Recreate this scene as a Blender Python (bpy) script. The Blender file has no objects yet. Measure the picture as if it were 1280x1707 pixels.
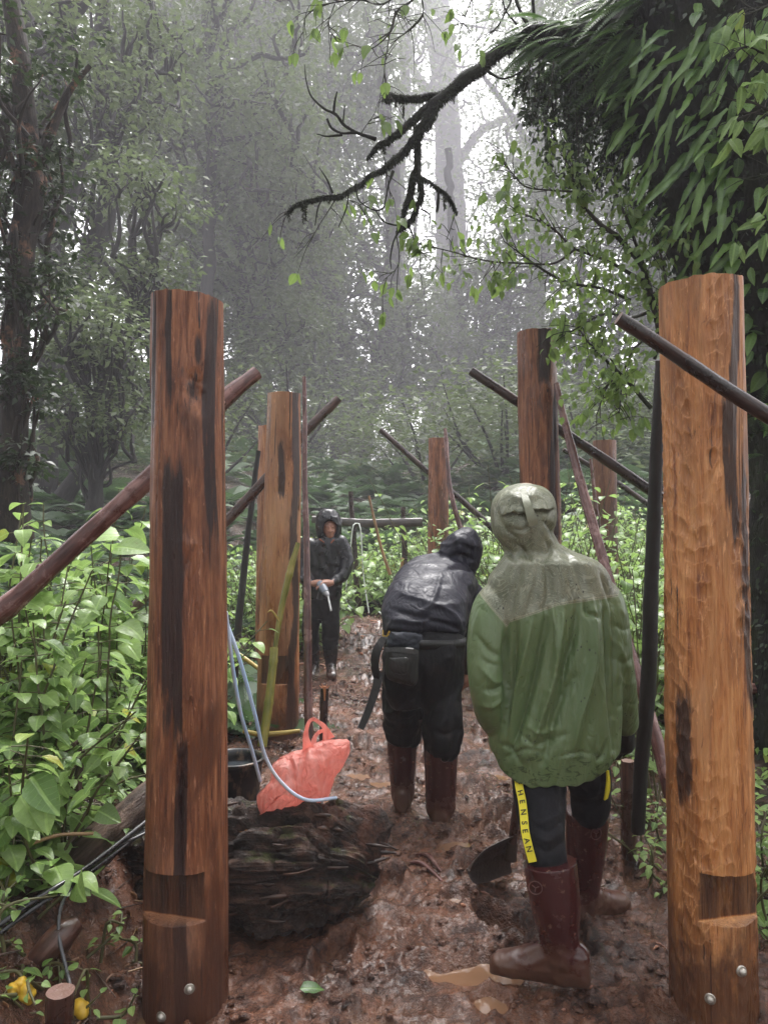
import bpy, math, random
import numpy as np
from mathutils import Vector, Matrix

# ------------------------------------------------------------------ camera, sky, light
SC = bpy.context.scene
COL = SC.collection
FPX, HZ, CXP, CH = 1280.0, 868.0, 640.0, 1.55
cam_data = bpy.data.cameras.new("camera")
cam = bpy.data.objects.new("camera", cam_data)
COL.objects.link(cam)
cam.location = (0, 0, CH)
cam.rotation_euler = (math.radians(90), 0, 0)
cam_data.sensor_width = 36
cam_data.lens = FPX / 1707 * 36
cam_data.shift_y = 14.5 / 1707
cam_data.clip_start = 0.05
cam_data.clip_end = 600
SC.camera = cam

world = bpy.data.worlds.new("World")
SC.world = world
world.use_nodes = True
wn, wl = world.node_tree.nodes, world.node_tree.links
wn.clear()
sky = wn.new("ShaderNodeTexSky")
sky.sky_type = 'NISHITA'
sky.sun_disc = False
SUN_EL, SUN_ROT = math.radians(62), math.radians(15)
sky.sun_elevation, sky.sun_rotation = SUN_EL, SUN_ROT
sky.dust_density = 4.0
hsv = wn.new("ShaderNodeHueSaturation")
hsv.inputs["Saturation"].default_value = 0.10
bg = wn.new("ShaderNodeBackground")
bg.inputs["Strength"].default_value = 0.15
wo = wn.new("ShaderNodeOutputWorld")
wl.new(sky.outputs[0], hsv.inputs["Color"])
wl.new(hsv.outputs[0], bg.inputs[0])
wl.new(bg.outputs[0], wo.inputs[0])

sun_d = bpy.data.lights.new("sun", 'SUN')
sun_d.energy = 1.5
sun_d.angle = math.radians(22)
sun_d.color = (1.0, 0.97, 0.95)
sun = bpy.data.objects.new("sun", sun_d)
COL.objects.link(sun)
_az = SUN_ROT
_sd = Vector((math.sin(_az) * math.cos(SUN_EL), math.cos(_az) * math.cos(SUN_EL), math.sin(SUN_EL)))
sun.rotation_euler = _sd.to_track_quat('Z', 'Y').to_euler()

SC.view_settings.view_transform = 'Standard'
SC.view_settings.look = 'None'
SC.view_settings.exposure = 2.2
SC.view_settings.gamma = 1
SC.view_settings.use_curve_mapping = False
SC.render.engine = 'CYCLES'
cy = SC.cycles
cy.use_denoising = True
cy.max_bounces = 6
cy.diffuse_bounces = 3
cy.glossy_bounces = 2
cy.transmission_bounces = 3
cy.volume_bounces = 1
cy.transparent_max_bounces = 8
cy.caustics_reflective = False
cy.caustics_refractive = False
cy.sample_clamp_indirect = 6
HAZE_DENSITY = 0.0033

# ------------------------------------------------------------------ helpers
def P(px, py, d):
    return np.array(((px - CXP) / FPX * d, d, CH + (HZ - py) / FPX * d))

def to_px(V):
    return np.stack([CXP + V[:, 0] / V[:, 1] * FPX, HZ - (V[:, 2] - CH) / V[:, 1] * FPX], 1)

def _h(ix, iy, iz, seed):
    n = (ix.astype(np.int64) * 374761393 + iy.astype(np.int64) * 668265263 + iz.astype(np.int64) * 2147483647 + seed * 1274126177) & 0xFFFFFFFF
    n = ((n ^ (n >> 13)) * 1274126177) & 0xFFFFFFFF
    n = ((n ^ (n >> 16)) * 2246822519) & 0xFFFFFFFF
    return ((n ^ (n >> 15)) & 0xFFFFFF) / float(0xFFFFFF)

def vnoise(p, seed=0):
    p = np.asarray(p, float)
    i = np.floor(p); f = p - i; u = f * f * f * (f * (f * 6 - 15) + 10)
    i = i.astype(np.int64); r = 0
    for a in (0, 1):
        wx = u[:, 0] if a else 1 - u[:, 0]
        for b in (0, 1):
            wy = u[:, 1] if b else 1 - u[:, 1]
            for c in (0, 1):
                wz = u[:, 2] if c else 1 - u[:, 2]
                r = r + wx * wy * wz * _h(i[:, 0] + a, i[:, 1] + b, i[:, 2] + c, seed)
    return r * 2 - 1

def fbm(p, oct=4, seed=0, gain=.5, ridged=False):
    r = 0; a = 1; t = 0
    p = np.asarray(p, float)
    for o in range(oct):
        n = vnoise(p * 2.03 ** o + o * 17.3, seed + o)
        if ridged: n = 1 - 2 * np.abs(n)
        r = r + a * n; t += a; a *= gain
    return r / t

def sstep(a, b, x):
    t = np.clip((x - a) / (b - a), 0, 1)
    return t * t * (3 - 2 * t)

def cell2(p, seed=0, jit=.8):
    """F1, F2 and cell id of a 2D cell pattern."""
    i = np.floor(p).astype(np.int64)
    F1 = np.full(len(p), 9.); F2 = np.full(len(p), 9.); idv = np.zeros(len(p))
    z = np.zeros(len(p), np.int64)
    for a in (-1, 0, 1):
        for b in (-1, 0, 1):
            cx, cy_ = i[:, 0] + a, i[:, 1] + b
            qx = cx + .5 + jit * (_h(cx, cy_, z, seed) - .5)
            qy = cy_ + .5 + jit * (_h(cx, cy_, z + 1, seed) - .5)
            d = np.hypot(p[:, 0] - qx, p[:, 1] - qy)
            cid = _h(cx, cy_, z + 2, seed)
            m = d < F1
            F2 = np.where(m, F1, np.minimum(F2, d))
            idv = np.where(m, cid, idv)
            F1 = np.where(m, d, F1)
    return F1, F2, idv

class Geo:
    """vertices, faces of any size, per-vertex attributes; joins into one mesh."""
    def __init__(s):
        s.V = []; s.F = []; s.A = {}; s.n = 0; s.flat = []
    def add(s, V, faces, flat=False, **attrs):
        V = np.asarray(V, float).reshape(-1, 3)
        for f in (faces if isinstance(faces, (list, tuple)) else [faces]):
            f = np.asarray(f, np.int64)
            if f.size:
                s.F.append(f + s.n); s.flat.append(flat)
        for k, a in attrs.items():
            s.A.setdefault(k, []).append((s.n, np.asarray(a, float)))
        s.V.append(V); s.n += len(V)
        return s
    def arrays(s):
        return np.concatenate(s.V) if s.V else np.zeros((0, 3))
    def mesh(s, name, offset=None, smooth=True):
        V = s.arrays()
        if offset is not None: V = V - np.asarray(offset)
        me = bpy.data.meshes.new(name)
        me.vertices.add(len(V)); me.vertices.foreach_set("co", V.astype(np.float32).ravel())
        loops = np.concatenate([f.ravel() for f in s.F])
        tot = np.concatenate([np.full(len(f), f.shape[1]) for f in s.F])
        st = np.concatenate([[0], np.cumsum(tot)[:-1]])
        me.loops.add(len(loops)); me.loops.foreach_set("vertex_index", loops.astype(np.int32))
        me.polygons.add(len(tot))
        me.polygons.foreach_set("loop_start", st.astype(np.int32))
        me.polygons.foreach_set("loop_total", tot.astype(np.int32))
        sm = np.concatenate([np.full(len(f), smooth and not fl) for f, fl in zip(s.F, s.flat)])
        me.polygons.foreach_set("use_smooth", sm)
        me.update(calc_edges=True)
        for k, lst in s.A.items():
            dim = lst[0][1].ndim
            arr = np.zeros((len(V), 3) if dim == 2 else len(V))
            for o, a in lst: arr[o:o + len(a)] = a
            at = me.attributes.new(k, 'FLOAT_VECTOR' if dim == 2 else 'FLOAT', 'POINT')
            at.data.foreach_set("vector" if dim == 2 else "value", arr.astype(np.float32).ravel())
        return me

def tag(o, label=None, cat=None, group=None, kind=None):
    for k, v in (("label", label), ("category", cat), ("group", group), ("kind", kind)):
        if v: o[k] = v
    return o

def obj(name, geo, mat, parent=None, **kw):
    off = np.array(parent.location) if parent is not None else None
    me = geo.mesh(name, off) if isinstance(geo, Geo) else geo
    if mat is not None and not me.materials:
        for m in (mat if isinstance(mat, (list, tuple)) else [mat]): me.materials.append(m)
    o = bpy.data.objects.new(name, me)
    COL.objects.link(o)
    if parent is not None: o.parent = parent
    return tag(o, **kw)

def thing(name, loc, label, cat, group=None):
    o = bpy.data.objects.new(name, None)
    COL.objects.link(o); o.location = [float(v) for v in loc]
    o.empty_display_size = .1
    return tag(o, label, cat, group)

def unit(v):
    v = np.asarray(v, float)
    return v / (np.linalg.norm(v, axis=-1, keepdims=True) + 1e-12)

def smooth_poly(pts, n):
    """Catmull-Rom resample of a polyline (any number of columns)."""
    p = np.asarray(pts, float)
    if len(p) == 2:
        t = np.linspace(0, 1, n)[:, None]
        return p[0] * (1 - t) + p[1] * t
    q = np.vstack([2 * p[0] - p[1], p, 2 * p[-1] - p[-2]])
    seg = np.r_[0, np.cumsum(np.linalg.norm(np.diff(p[:, :min(3, p.shape[1])], axis=0), axis=1))]
    ts = np.linspace(0, seg[-1], n)
    k = np.clip(np.searchsorted(seg, ts, side='right') - 1, 0, len(p) - 2)
    t = ((ts - seg[k]) / (seg[k + 1] - seg[k] + 1e-12))[:, None]
    a, b, c, d = q[k], q[k + 1], q[k + 2], q[k + 3]
    return .5 * ((2 * b) + (-a + c) * t + (2 * a - 5 * b + 4 * c - d) * t ** 2 + (-a + 3 * b - 3 * c + d) * t ** 3)

def frames_along(C):
    T = unit(np.gradient(C, axis=0))
    ref = np.array((0, 0, 1.)) if abs(T[0][2]) < .9 else np.array((0, -1., 0))
    N = [unit(np.cross(np.cross(T[0], ref), T[0]))]
    for i in range(1, len(C)):
        n = N[-1] - T[i] * np.dot(N[-1], T[i]); N.append(unit(n))
    N = np.array(N)
    return T, N, np.cross(T, N)

def tube(geo, pts, rad, n=8, steps=None, wob=0., seed=0, caps=True, squash=None, wfreq=6., rough=0.):
    """A tapered round bar along points. rad: number or one per point."""
    pts = np.asarray(pts, float)
    rad = np.full(len(pts), rad, float) if np.isscalar(rad) else np.asarray(rad, float)
    pr = np.hstack([pts, rad[:, None]])
    if steps: pr = smooth_poly(pr, steps)
    C, R = pr[:, :3], np.maximum(pr[:, 3], 1e-4)
    m = len(C)
    if wob: C = C + np.stack([vnoise(C * wfreq + 31 * k, seed + k) for k in range(3)], 1) * wob
    T, N, B = frames_along(C)
    th = np.linspace(0, 2 * np.pi, n, endpoint=False)
    L = np.r_[0, np.cumsum(np.linalg.norm(np.diff(C, axis=0), axis=1))]
    cs, sn = np.cos(th), np.sin(th)
    RR = np.repeat(R[:, None], n, 1)
    g = np.stack([RR * cs, RR * sn, np.repeat(L[:, None], n, 1)], 2)
    if rough:
        f = fbm((g * np.array((1 / max(R.mean(), .005), 1 / max(R.mean(), .005), .35 / max(R.mean(), .005)))).reshape(-1, 3), 3, seed + 9).reshape(m, n)
        RR = RR * (1 + rough * f)
    sx, sy = (1, 1) if squash is None else squash
    V = C[:, None] + N[:, None] * (RR * cs * sx)[..., None] + B[:, None] * (RR * sn * sy)[..., None]
    i = np.arange(m - 1)[:, None] * n; j = np.arange(n)[None]; j2 = (j + 1) % n
    F = np.stack([i + j, i + j2, i + n + j2, i + n + j], -1).reshape(-1, 4)
    g = g + seed * 3.17
    geo.add(V.reshape(-1, 3), F, grain=g.reshape(-1, 3))
    if caps:
        geo.add(V[0], np.arange(n)[::-1][None], flat=True, grain=g[0], cut=np.ones(n))
        geo.add(V[-1], np.arange(n)[None], flat=True, grain=g[-1], cut=np.ones(n))
    return C

def box(geo, c, size, rot=None, **attrs):
    s = np.asarray(size) / 2
    V = np.array([(x, y, z) for x in (-1, 1) for y in (-1, 1) for z in (-1, 1)]) * s
    if rot is not None: V = V @ np.array(rot).T
    V = V + np.asarray(c)
    F = np.array([(0, 1, 3, 2), (4, 6, 7, 5), (0, 4, 5, 1), (2, 3, 7, 6), (0, 2, 6, 4), (1, 5, 7, 3)])
    VV = V[F].reshape(-1, 3)
    geo.add(VV, np.arange(24).reshape(6, 4), flat=True, grain=VV, **attrs)

def remesh(geo, voxel, smooth=6, factor=.5):
    """Fuse overlapping closed shapes into one continuous surface; returns vertices, quads, normals."""
    me = geo.mesh("tmp")
    o = bpy.data.objects.new("tmp", me); COL.objects.link(o)
    m = o.modifiers.new("r", 'REMESH'); m.mode = 'VOXEL'; m.voxel_size = voxel
    if smooth:
        s = o.modifiers.new("s", 'SMOOTH'); s.iterations = smooth; s.factor = factor
    dg = bpy.context.evaluated_depsgraph_get()
    em = bpy.data.meshes.new_from_object(o.evaluated_get(dg))
    V = np.zeros(len(em.vertices) * 3, np.float32); em.vertices.foreach_get("co", V)
    N = np.zeros(len(em.vertices) * 3, np.float32); em.vertex_normals.foreach_get("vector", N)
    F = np.zeros(len(em.loops), np.int32); em.loops.foreach_get("vertex_index", F)
    tot = np.zeros(len(em.polygons), np.int32); em.polygons.foreach_get("loop_total", tot)
    st = np.r_[0, np.cumsum(tot)[:-1]]
    Fs = [F[(st[tot == k][:, None] + np.arange(k))] for k in np.unique(tot)]
    bpy.data.objects.remove(o); bpy.data.meshes.remove(em); bpy.data.meshes.remove(me)
    return V.reshape(-1, 3).astype(float), Fs, N.reshape(-1, 3).astype(float)

def face_normals_v(V, Fs):
    N = np.zeros_like(V)
    for F in Fs:
        n = np.cross(V[F[:, 2]] - V[F[:, 0]], V[F[:, (3 if F.shape[1] > 3 else 1)]] - V[F[:, 1]])
        if F.shape[1] == 3: n = np.cross(V[F[:, 1]] - V[F[:, 0]], V[F[:, 2]] - V[F[:, 0]])
        for k in range(F.shape[1]): np.add.at(N, F[:, k], n)
    return unit(N)

def beside(px):
    """what in the scene stands in the direction of this pixel column"""
    for lim, w in ((60, "by the fern-hung mossy trunk"), (130, "by the S-bent dark trunk"), (200, "by the small forked trunk"), (260, "just left of the large reddish post"), (380, "behind the large reddish post"),
                   (425, "beside the slim black pole"), (505, "behind the second left post"), (560, "behind the person with the drill"), (605, "at the white looped hose"), (668, "between the rail fence uprights"),
                   (712, "just left of the middle post"), (755, "right behind the middle post"), (820, "between the middle post and the green hood"), (935, "behind the post with the black-stained top"),
                   (985, "just left of the dark brown post"), (1035, "behind the dark brown post"), (1090, "just left of the thick black pole"), (1240, "behind the orange adzed post")):
        if px < lim: return w
    return "right of the orange adzed post"

# ------------------------------------------------------------------ materials
class NT:
    def __init__(s, name):
        s.m = bpy.data.materials.new(name); s.m.use_nodes = True
        s.t = s.m.node_tree; s.t.nodes.clear()
        s.out = s.t.nodes.new("ShaderNodeOutputMaterial")
    def n(s, typ, ins=None, **props):
        nd = s.t.nodes.new("ShaderNode" + typ)
        for k, v in props.items(): setattr(nd, k, v)
        for k, v in (ins or {}).items(): s.set(nd.inputs[k], v)
        return nd
    def set(s, sock, v):
        if isinstance(v, bpy.types.NodeSocket): s.t.links.new(v, sock)
        elif isinstance(v, (tuple, list)) and len(v) == 3 and sock.type == 'RGBA': sock.default_value = (*v, 1)
        else: sock.default_value = v
    def attr(s, name, out="Vector"): return s.n("Attribute", attribute_name=name).outputs[out]
    def objco(s): return s.n("TexCoord").outputs["Object"]
    def pos(s): return s.n("NewGeometry").outputs["Position"]
    def scale(s, vec, sc, loc=(0, 0, 0)):
        return s.n("Mapping", {"Vector": vec, "Scale": sc if isinstance(sc, tuple) else (sc,) * 3, "Location": loc}).outputs[0]
    def noise(s, vec, sc=5, det=4, rough=.55, dist=0, out="Fac"):
        return s.n("TexNoise", {"Vector": vec, "Scale": sc, "Detail": det, "Roughness": rough, "Distortion": dist}).outputs[out]
    def vor(s, vec, sc=5, feature='F1', out="Distance"):
        return s.n("TexVoronoi", {"Vector": vec, "Scale": sc}, feature=feature).outputs[out]
    def math(s, op, a, b=0., c=0.):
        nd = s.n("Math", operation=op)
        s.set(nd.inputs[0], a); s.set(nd.inputs[1], b); s.set(nd.inputs[2], c)
        return nd.outputs[0]
    def mr(s, v, a, b, c=0., d=1., smooth=False):
        return s.n("MapRange", {"Value": v, "From Min": a, "From Max": b, "To Min": c, "To Max": d}, interpolation_type='SMOOTHSTEP' if smooth else 'LINEAR').outputs[0]
    def mix(s, f, a, b, blend='MIX'):
        nd = s.n("Mix", data_type='RGBA', blend_type=blend)
        s.set(nd.inputs[0], f); s.set(nd.inputs[6], a); s.set(nd.inputs[7], b)
        return nd.outputs[2]
    def ramp(s, fac, stops):
        nd = s.n("ValToRGB", {"Fac": fac}); e = nd.color_ramp.elements
        while len(e) < len(stops): e.new(.5)
        for el, (p, c) in zip(e, stops): el.position = p; el.color = (*c, 1)
        return nd.outputs[0]
    def bump(s, h, strength=.5, dist=.01, normal=None):
        i = {"Height": h, "Strength": strength, "Distance": dist}
        if normal is not None: i["Normal"] = normal
        return s.n("Bump", i).outputs[0]
    def bsdf(s, col, rough=.5, normal=None, spec=.5, **kw):
        i = {"Base Color": col, "Roughness": rough, "Specular IOR Level": spec}
        if normal is not None: i["Normal"] = normal
        for k, v in kw.items(): i[k.replace("_", " ")] = v
        return s.n("BsdfPrincipled", i).outputs[0]
    def done(s, shader):
        s.t.links.new(shader, s.out.inputs["Surface"]); return s.m

def m_plain(name, col, rough=.5, spec=.5, var=.25, nsc=20, bump=.2, bdist=.004, **kw):
    t = NT(name); v = t.objco()
    n1 = t.noise(v, nsc, 5, .6)
    c = t.mix(n1, tuple(x * (1 - var) for x in col), tuple(min(1, x * (1 + var)) for x in col))
    return t.done(t.bsdf(c, t.mr(t.noise(v, nsc * .7, 3), .3, .7, max(.02, rough - .12), min(1, rough + .12)), t.bump(t.noise(v, nsc * 2.5, 5, .6), bump, bdist), spec, **kw))

def m_post(name, c_mid, c_light, c_dark, c_black, adze=False):
    """peeled wet log: long streaks, dark stain bands from the 'stain' attribute"""
    t = NT(name); g = t.attr("grain")
    s1 = t.noise(t.scale(g, (26, 26, 2.4)), 1, 7, .68, .7)
    s2 = t.noise(t.scale(g, (85, 85, 6.5)), 1, 5, .65, .6)
    big = t.noise(t.scale(g, (5, 5, 1.1)), 1, 4, .55, 1.2)
    c = t.ramp(t.math('ADD', t.math('MULTIPLY', s1, .6), t.math('MULTIPLY', s2, .4)),
               [(.38, c_dark), (.47, c_mid), (.55, tuple((a + b) / 2 for a, b in zip(c_mid, c_light))), (.64, c_light)])
    c = t.mix(t.mr(big, .50, .64), c, tuple(x * .55 for x in c_mid))
    c = t.mix(t.mr(t.noise(t.scale(g, (2.5, 2.5, .9), (7, 3, 1)), 1, 4), .55, .72), c, tuple(.75 * x + .06 for x in c_light))
    # fine dark checks running with the grain
    ck = t.noise(t.scale(g, (55, 55, 1.1), (3, 9, 2)), 1, 3, .5, .2)
    c = t.mix(t.mr(ck, .66, .70), c, c_black)
    pale = t.noise(t.scale(g, (70, 70, 11), (1, 5, 3)), 1, 4, .7, .5)
    c = t.mix(t.math('MULTIPLY', t.mr(pale, .60, .68), .6), c, tuple(min(1, x * 1.25 + .06) for x in c_light))
    # bark flecks
    fl = t.noise(t.scale(g, (38, 38, 9)), 1, 4, .7, .8)
    c = t.mix(t.math('MULTIPLY', t.mr(fl, .64, .70), .8), c, tuple(x * .6 for x in c_dark))
    if adze:
        cell = t.attr("cell", "Fac"); rid = t.attr("ridge", "Fac")
        c = t.mix(t.mr(cell, 0, 1, 0, .38), c, c_mid, 'MULTIPLY') if False else t.mix(t.mr(cell, .2, 1, 0, .5), c, tuple(x * .62 for x in c_mid))
        c = t.mix(t.math('MULTIPLY', rid, .55), c, tuple(min(1, x * 1.12 + .03) for x in c_light))
    st = t.attr("stain", "Fac")
    stn = t.math('ADD', st, t.math('MULTIPLY', t.math('SUBTRACT', s2, .5), 1.5))
    stn = t.math('ADD', stn, t.math('MULTIPLY', t.math('SUBTRACT', t.noise(t.scale(g, (22, 22, 3.2), (2, 2, 2)), 1, 5, .65), .5), 2.2))
    c = t.mix(t.mr(stn, .35, .75, 0, .93), c, c_black)
    mud = t.attr("mud", "Fac")
    mn = t.math('ADD', mud, t.math('MULTIPLY', t.math('SUBTRACT', t.noise(t.scale(g, (14, 14, 7)), 1, 5, .7), .5), 1.6))
    c = t.mix(t.mr(mn, .22, .75, 0, .85), c, (.070, .027, .015))
    nt = t.attr('notch', 'Fac'); c = t.mix(t.math('MULTIPLY', nt, t.mr(s1, .35, .6, .95, .6)), c, (.040, .017, .010))  # notch recess painted dark brown: mud plus its wet shadow, put into the colour
    drops = t.mr(t.vor(t.scale(g, (45, 45, 30)), 1), .10, .05)
    cut = t.attr("cut", "Fac")
    h = t.math('ADD', t.math('MULTIPLY', s2, .6), t.math('MULTIPLY', t.noise(t.scale(g, (150, 150, 9)), 1, 4), .5))
    h = t.math('ADD', h, t.math('MULTIPLY', drops, .25))
    nb = t.bump(h, 1., .010)
    rough = t.mr(t.noise(t.scale(g, (9, 9, 3)), 1, 3), .35, .65, .26, .60)
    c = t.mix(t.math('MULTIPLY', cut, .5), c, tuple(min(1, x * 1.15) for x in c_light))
    return t.done(t.bsdf(c, rough, nb, .5))

def m_pole(name, cols, rough=(.18, .42), bump=.5):
    t = NT(name); g = t.attr("grain")
    a = t.noise(t.scale(g, (40, 40, 4)), 1, 5, .65, .6)
    b = t.noise(t.scale(g, (12, 12, 9)), 1, 5, .6, .4)
    c = t.ramp(t.math('ADD', t.math('MULTIPLY', a, .55), t.math('MULTIPLY', b, .45)), [(.34, cols[0]), (.5, cols[1]), (.66, cols[2])])
    c = t.mix(t.math('MULTIPLY', t.attr("cut", "Fac"), .8), c, tuple(min(1, x * 1.6 + .05) for x in cols[2]))
    h = t.math('ADD', a, t.math('MULTIPLY', t.noise(t.scale(g, (130, 130, 60)), 1, 4), .4))
    return t.done(t.bsdf(c, t.mr(b, .35, .65, *rough), t.bump(h, bump, .006), .6))

def m_leaf(name, dark, light, rough=.32, trans=.28, vein=.5, yellow=0.):
    t = NT(name)
    rnd = t.math('FRACT', t.math('ADD', t.attr("rnd", "Fac"), t.n("ObjectInfo").outputs["Random"]))
    uv = t.attr("luv"); sp = t.n("SeparateXYZ", {0: uv})
    u, v = t.math('ABSOLUTE', sp.outputs[0]), sp.outputs[1]
    c = t.mix(rnd, dark, light)
    if yellow: c = t.mix(t.mr(rnd, 1 - yellow, 1 - yellow * .5), c, (.35, .33, .03))
    ve = t.math('ABSOLUTE', t.math('SINE', t.math('MULTIPLY', t.math('SUBTRACT', v, t.math('MULTIPLY', u, .55)), 24.)))
    side = t.mr(ve, .0, .22, 1, 0)
    mid = t.mr(u, .02, .045, 1, 0)
    vf = t.math('MAXIMUM', mid, t.math('MULTIPLY', side, .6))
    c = t.mix(t.math('MULTIPLY', vf, vein), c, tuple(min(1, x * 1.7 + .02) for x in light))
    n = t.noise(t.scale(uv, 6.), 1, 3)
    c = t.mix(t.mr(n, .3, .7, 0, .4), c, tuple(x * .6 for x in dark))
    if vein >= .3:
        bl = t.noise(t.pos(), 55, 4, .65); c = t.mix(t.mr(bl, .66, .70, 0, .85), c, (.13, .085, .03))
    nb = t.bump(t.math('ADD', t.math('MULTIPLY', vf, -1.), t.math('MULTIPLY', t.noise(t.scale(uv, 14.), 1, 2), .5)), .5 * min(1, vein * 2), .004)
    p = t.bsdf(c, t.mr(n, .3, .7, rough - .1, rough + .15), nb, .5)
    tr = t.n("BsdfTranslucent", {"Color": t.mix(.5, c, tuple(min(1, x * 1.8) for x in light))}).outputs[0]
    return t.done(t.n("MixShader", {0: trans, 1: p, 2: tr}).outputs[0])

def m_bark(name, a, b, c_, moss=None, scale=1., rough=.75, lo=.42):
    t = NT(name); g = t.attr("grain")
    n1 = t.noise(t.scale(g, (9 * scale, 9 * scale, 2.5 * scale)), 1, 6, .65, .5)
    n2 = t.noise(t.scale(g, (30 * scale, 30 * scale, 8 * scale)), 1, 5, .65)
    c = t.ramp(t.math('ADD', t.math('MULTIPLY', n1, .5), t.math('MULTIPLY', n2, .5)), [(.36, a), (.5, b), (.64, c_)])
    if moss:
        c = t.mix(t.mr(t.noise(t.pos(), 3 * scale, 5, .7), lo, lo + .16), c, moss)
    return t.done(t.bsdf(c, rough, t.bump(t.math('ADD', n1, n2), .9, .03 / scale), .35))

# ------------------------------------------------------------------ ground
PUDDLES = [(785, 1622, .17, .07), (812, 1664, .075, .05), (622, 1300, .13, .10), (757, 1408, .10, .07), (768, 1500, .07, .05),
           (250, 1700, .16, .05), (820, 1290, .10, .07), (590, 1292, .10, .07)]
def flat_pt(px, py, z=0.):
    d = FPX * (CH - z) / (py - HZ)
    return np.array(((px - CXP) / FPX * d, d))
PUD = [(*flat_pt(a, b), rx, ry) for a, b, rx, ry in PUDDLES]

def ground_macro(x, y):
    x = np.asarray(x, float); y = np.asarray(y, float)
    lb = sstep(-.95, -2.5, x + .05 * (y - 2.5)) * .62 * sstep(14, 5, y)
    lb = lb + sstep(-.74, -1.16, x) * .30 * sstep(4.8, 3.2, y) * sstep(1.2, 2.0, y)
    rb = sstep(1.55, 3.6, x - .03 * y) * .5 * sstep(0, 2.5, y)
    ramp = np.where(y > 10.2, (y - 10.2), 0) * .19
    ramp = np.minimum(ramp, 3.4 + np.maximum(y - 30, 0) * .05)
    ramp = ramp + .75 * sstep(-2.2, -4.2, x) * sstep(5.5, 9.5, y) + .35 * sstep(2.2, 4.0, x) * sstep(5.5, 9, y)
    mound = .32 * np.exp(-(((x + .35) / 1.2) ** 2 + ((y - 9.6) / .8) ** 2))
    side = .05 * np.maximum(np.abs(x) - 4, 0) * sstep(2, 10, y)
    far = np.abs(y) > 0
    return lb + rb + ramp + mound + np.minimum(side, 1.6)

def ground_fine(x, y):
    p = np.stack([x, y, x * 0], 1)
    pathm = sstep(-1.5, -.7, x + .03 * y) * sstep(2.4, 1.2, x - .05 * y) * sstep(11, 9, y)
    h = .034 * fbm(p * 1.7, 3, 11)
    r = fbm(p * 4.2 + .3 * fbm(p * 6, 2, 3)[:, None], 4, 21, .55, True)
    h = h + .040 * (r - .2) * (.55 + .45 * pathm)
    h = h + .016 * fbm(p * 11, 4, 31, .65, True) + .006 * fbm(p * 38, 3, 35, .6)
    # boot prints, pressed in with a squeezed-up rim
    rg = np.random.default_rng(5)
    for _ in range(130):
        cx = rg.uniform(-.7, 1.5); cy_ = rg.uniform(2.2, 9.3); cx += .02 * cy_ * rg.uniform(-2, 2)
        a = rg.normal(0, .6); w, l = .055, .14
        m = (np.abs(x - cx) < .3) & (np.abs(y - cy_) < .3)
        if not m.any(): continue
        dx, dy = x[m] - cx, y[m] - cy_
        u = dx * math.cos(a) + dy * math.sin(a); v = -dx * math.sin(a) + dy * math.cos(a)
        q = np.sqrt((u / w) ** 2 + (v / l) ** 2)
        h[m] += -.050 * sstep(1.15, .75, q) + .020 * np.exp(-((q - 1.3) / .22) ** 2)
    # loose crumbs
    f1, f2, cid = cell2(np.stack([x, y], 1) * 17, 7)
    h = h + np.where(cid > .62, .016 * np.sqrt(np.maximum(0, 1 - (f1 / .42) ** 2)) * cid, 0) * (1 - .4 * pathm)
    f1, f2, cid = cell2(np.stack([x, y], 1) * 45 + 3, 8)
    h = h + np.where(cid > .55, .006 * np.sqrt(np.maximum(0, 1 - (f1 / .42) ** 2)), 0)
    for cx, cy_, rx, ry in PUD:
        q = np.sqrt(((x - cx) / rx) ** 2 + ((y - cy_) / ry) ** 2) + .95 * fbm(p * 7 + cx, 4, 41, .6)
        w = sstep(1.35, .75, q)
        h = h * (1 - sstep(2.4, 1.3, q)) + np.maximum(h, -.006) * sstep(2.4, 1.3, q)
        h = h * (1 - .93 * w) - .022 * w
    return h

def _axis(parts):
    a = [np.arange(s, e, st) for s, e, st in parts]
    return np.concatenate(a + [[parts[-1][1]]])
gx = _axis([(-240, -60, 20), (-60, -20, 4), (-20, -6, .8), (-6, -2.4, .16), (-2.4, -1.2, .035), (-1.2, 1.7, .011), (1.7, 2.8, .035), (2.8, 7, .2), (7, 20, .9), (20, 60, 4), (60, 240, 20)])
gy = _axis([(-40, -6, 5), (-6, 1.2, .4), (1.2, 2.0, .06), (2.0, 3.5, .0105), (3.5, 4.5, .016), (4.5, 6.5, .026), (6.5, 10.5, .05), (10.5, 16, .25), (16, 30, .8), (30, 70, 3), (70, 310, 20)])
X, Y = np.meshgrid(gx, gy)
xr, yr = X.ravel(), Y.ravel()
Z0 = ground_macro(xr, yr)
nearm = (np.abs(xr) < 7) & (yr > .5) & (yr < 13)
fine = np.zeros_like(xr)
fine[nearm] = ground_fine(xr[nearm], yr[nearm])
Zg = Z0 + fine
nX, nY = len(gx), len(gy)
I = np.arange(nY - 1)[:, None] * nX + np.arange(nX - 1)[None]
Fg = np.stack([I, I + 1, I + nX + 1, I + nX], -1).reshape(-1, 4)
def GZ(x, y):
    """ground height at a point (nearest grid node)"""
    i = int(np.clip(np.searchsorted(gx, x), 0, nX - 1)); j = int(np.clip(np.searchsorted(gy, y), 0, nY - 1))
    return float(Zg[j * nX + i])

soil = sstep(-.9, -1.3, xr + .02 * yr) + sstep(1.25, 1.8, xr - .05 * yr) + sstep(10, 12, yr)
g = Geo().add(np.stack([xr, yr, Zg], 1), Fg, low=fine, litter=np.clip(soil, 0, 1))

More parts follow.
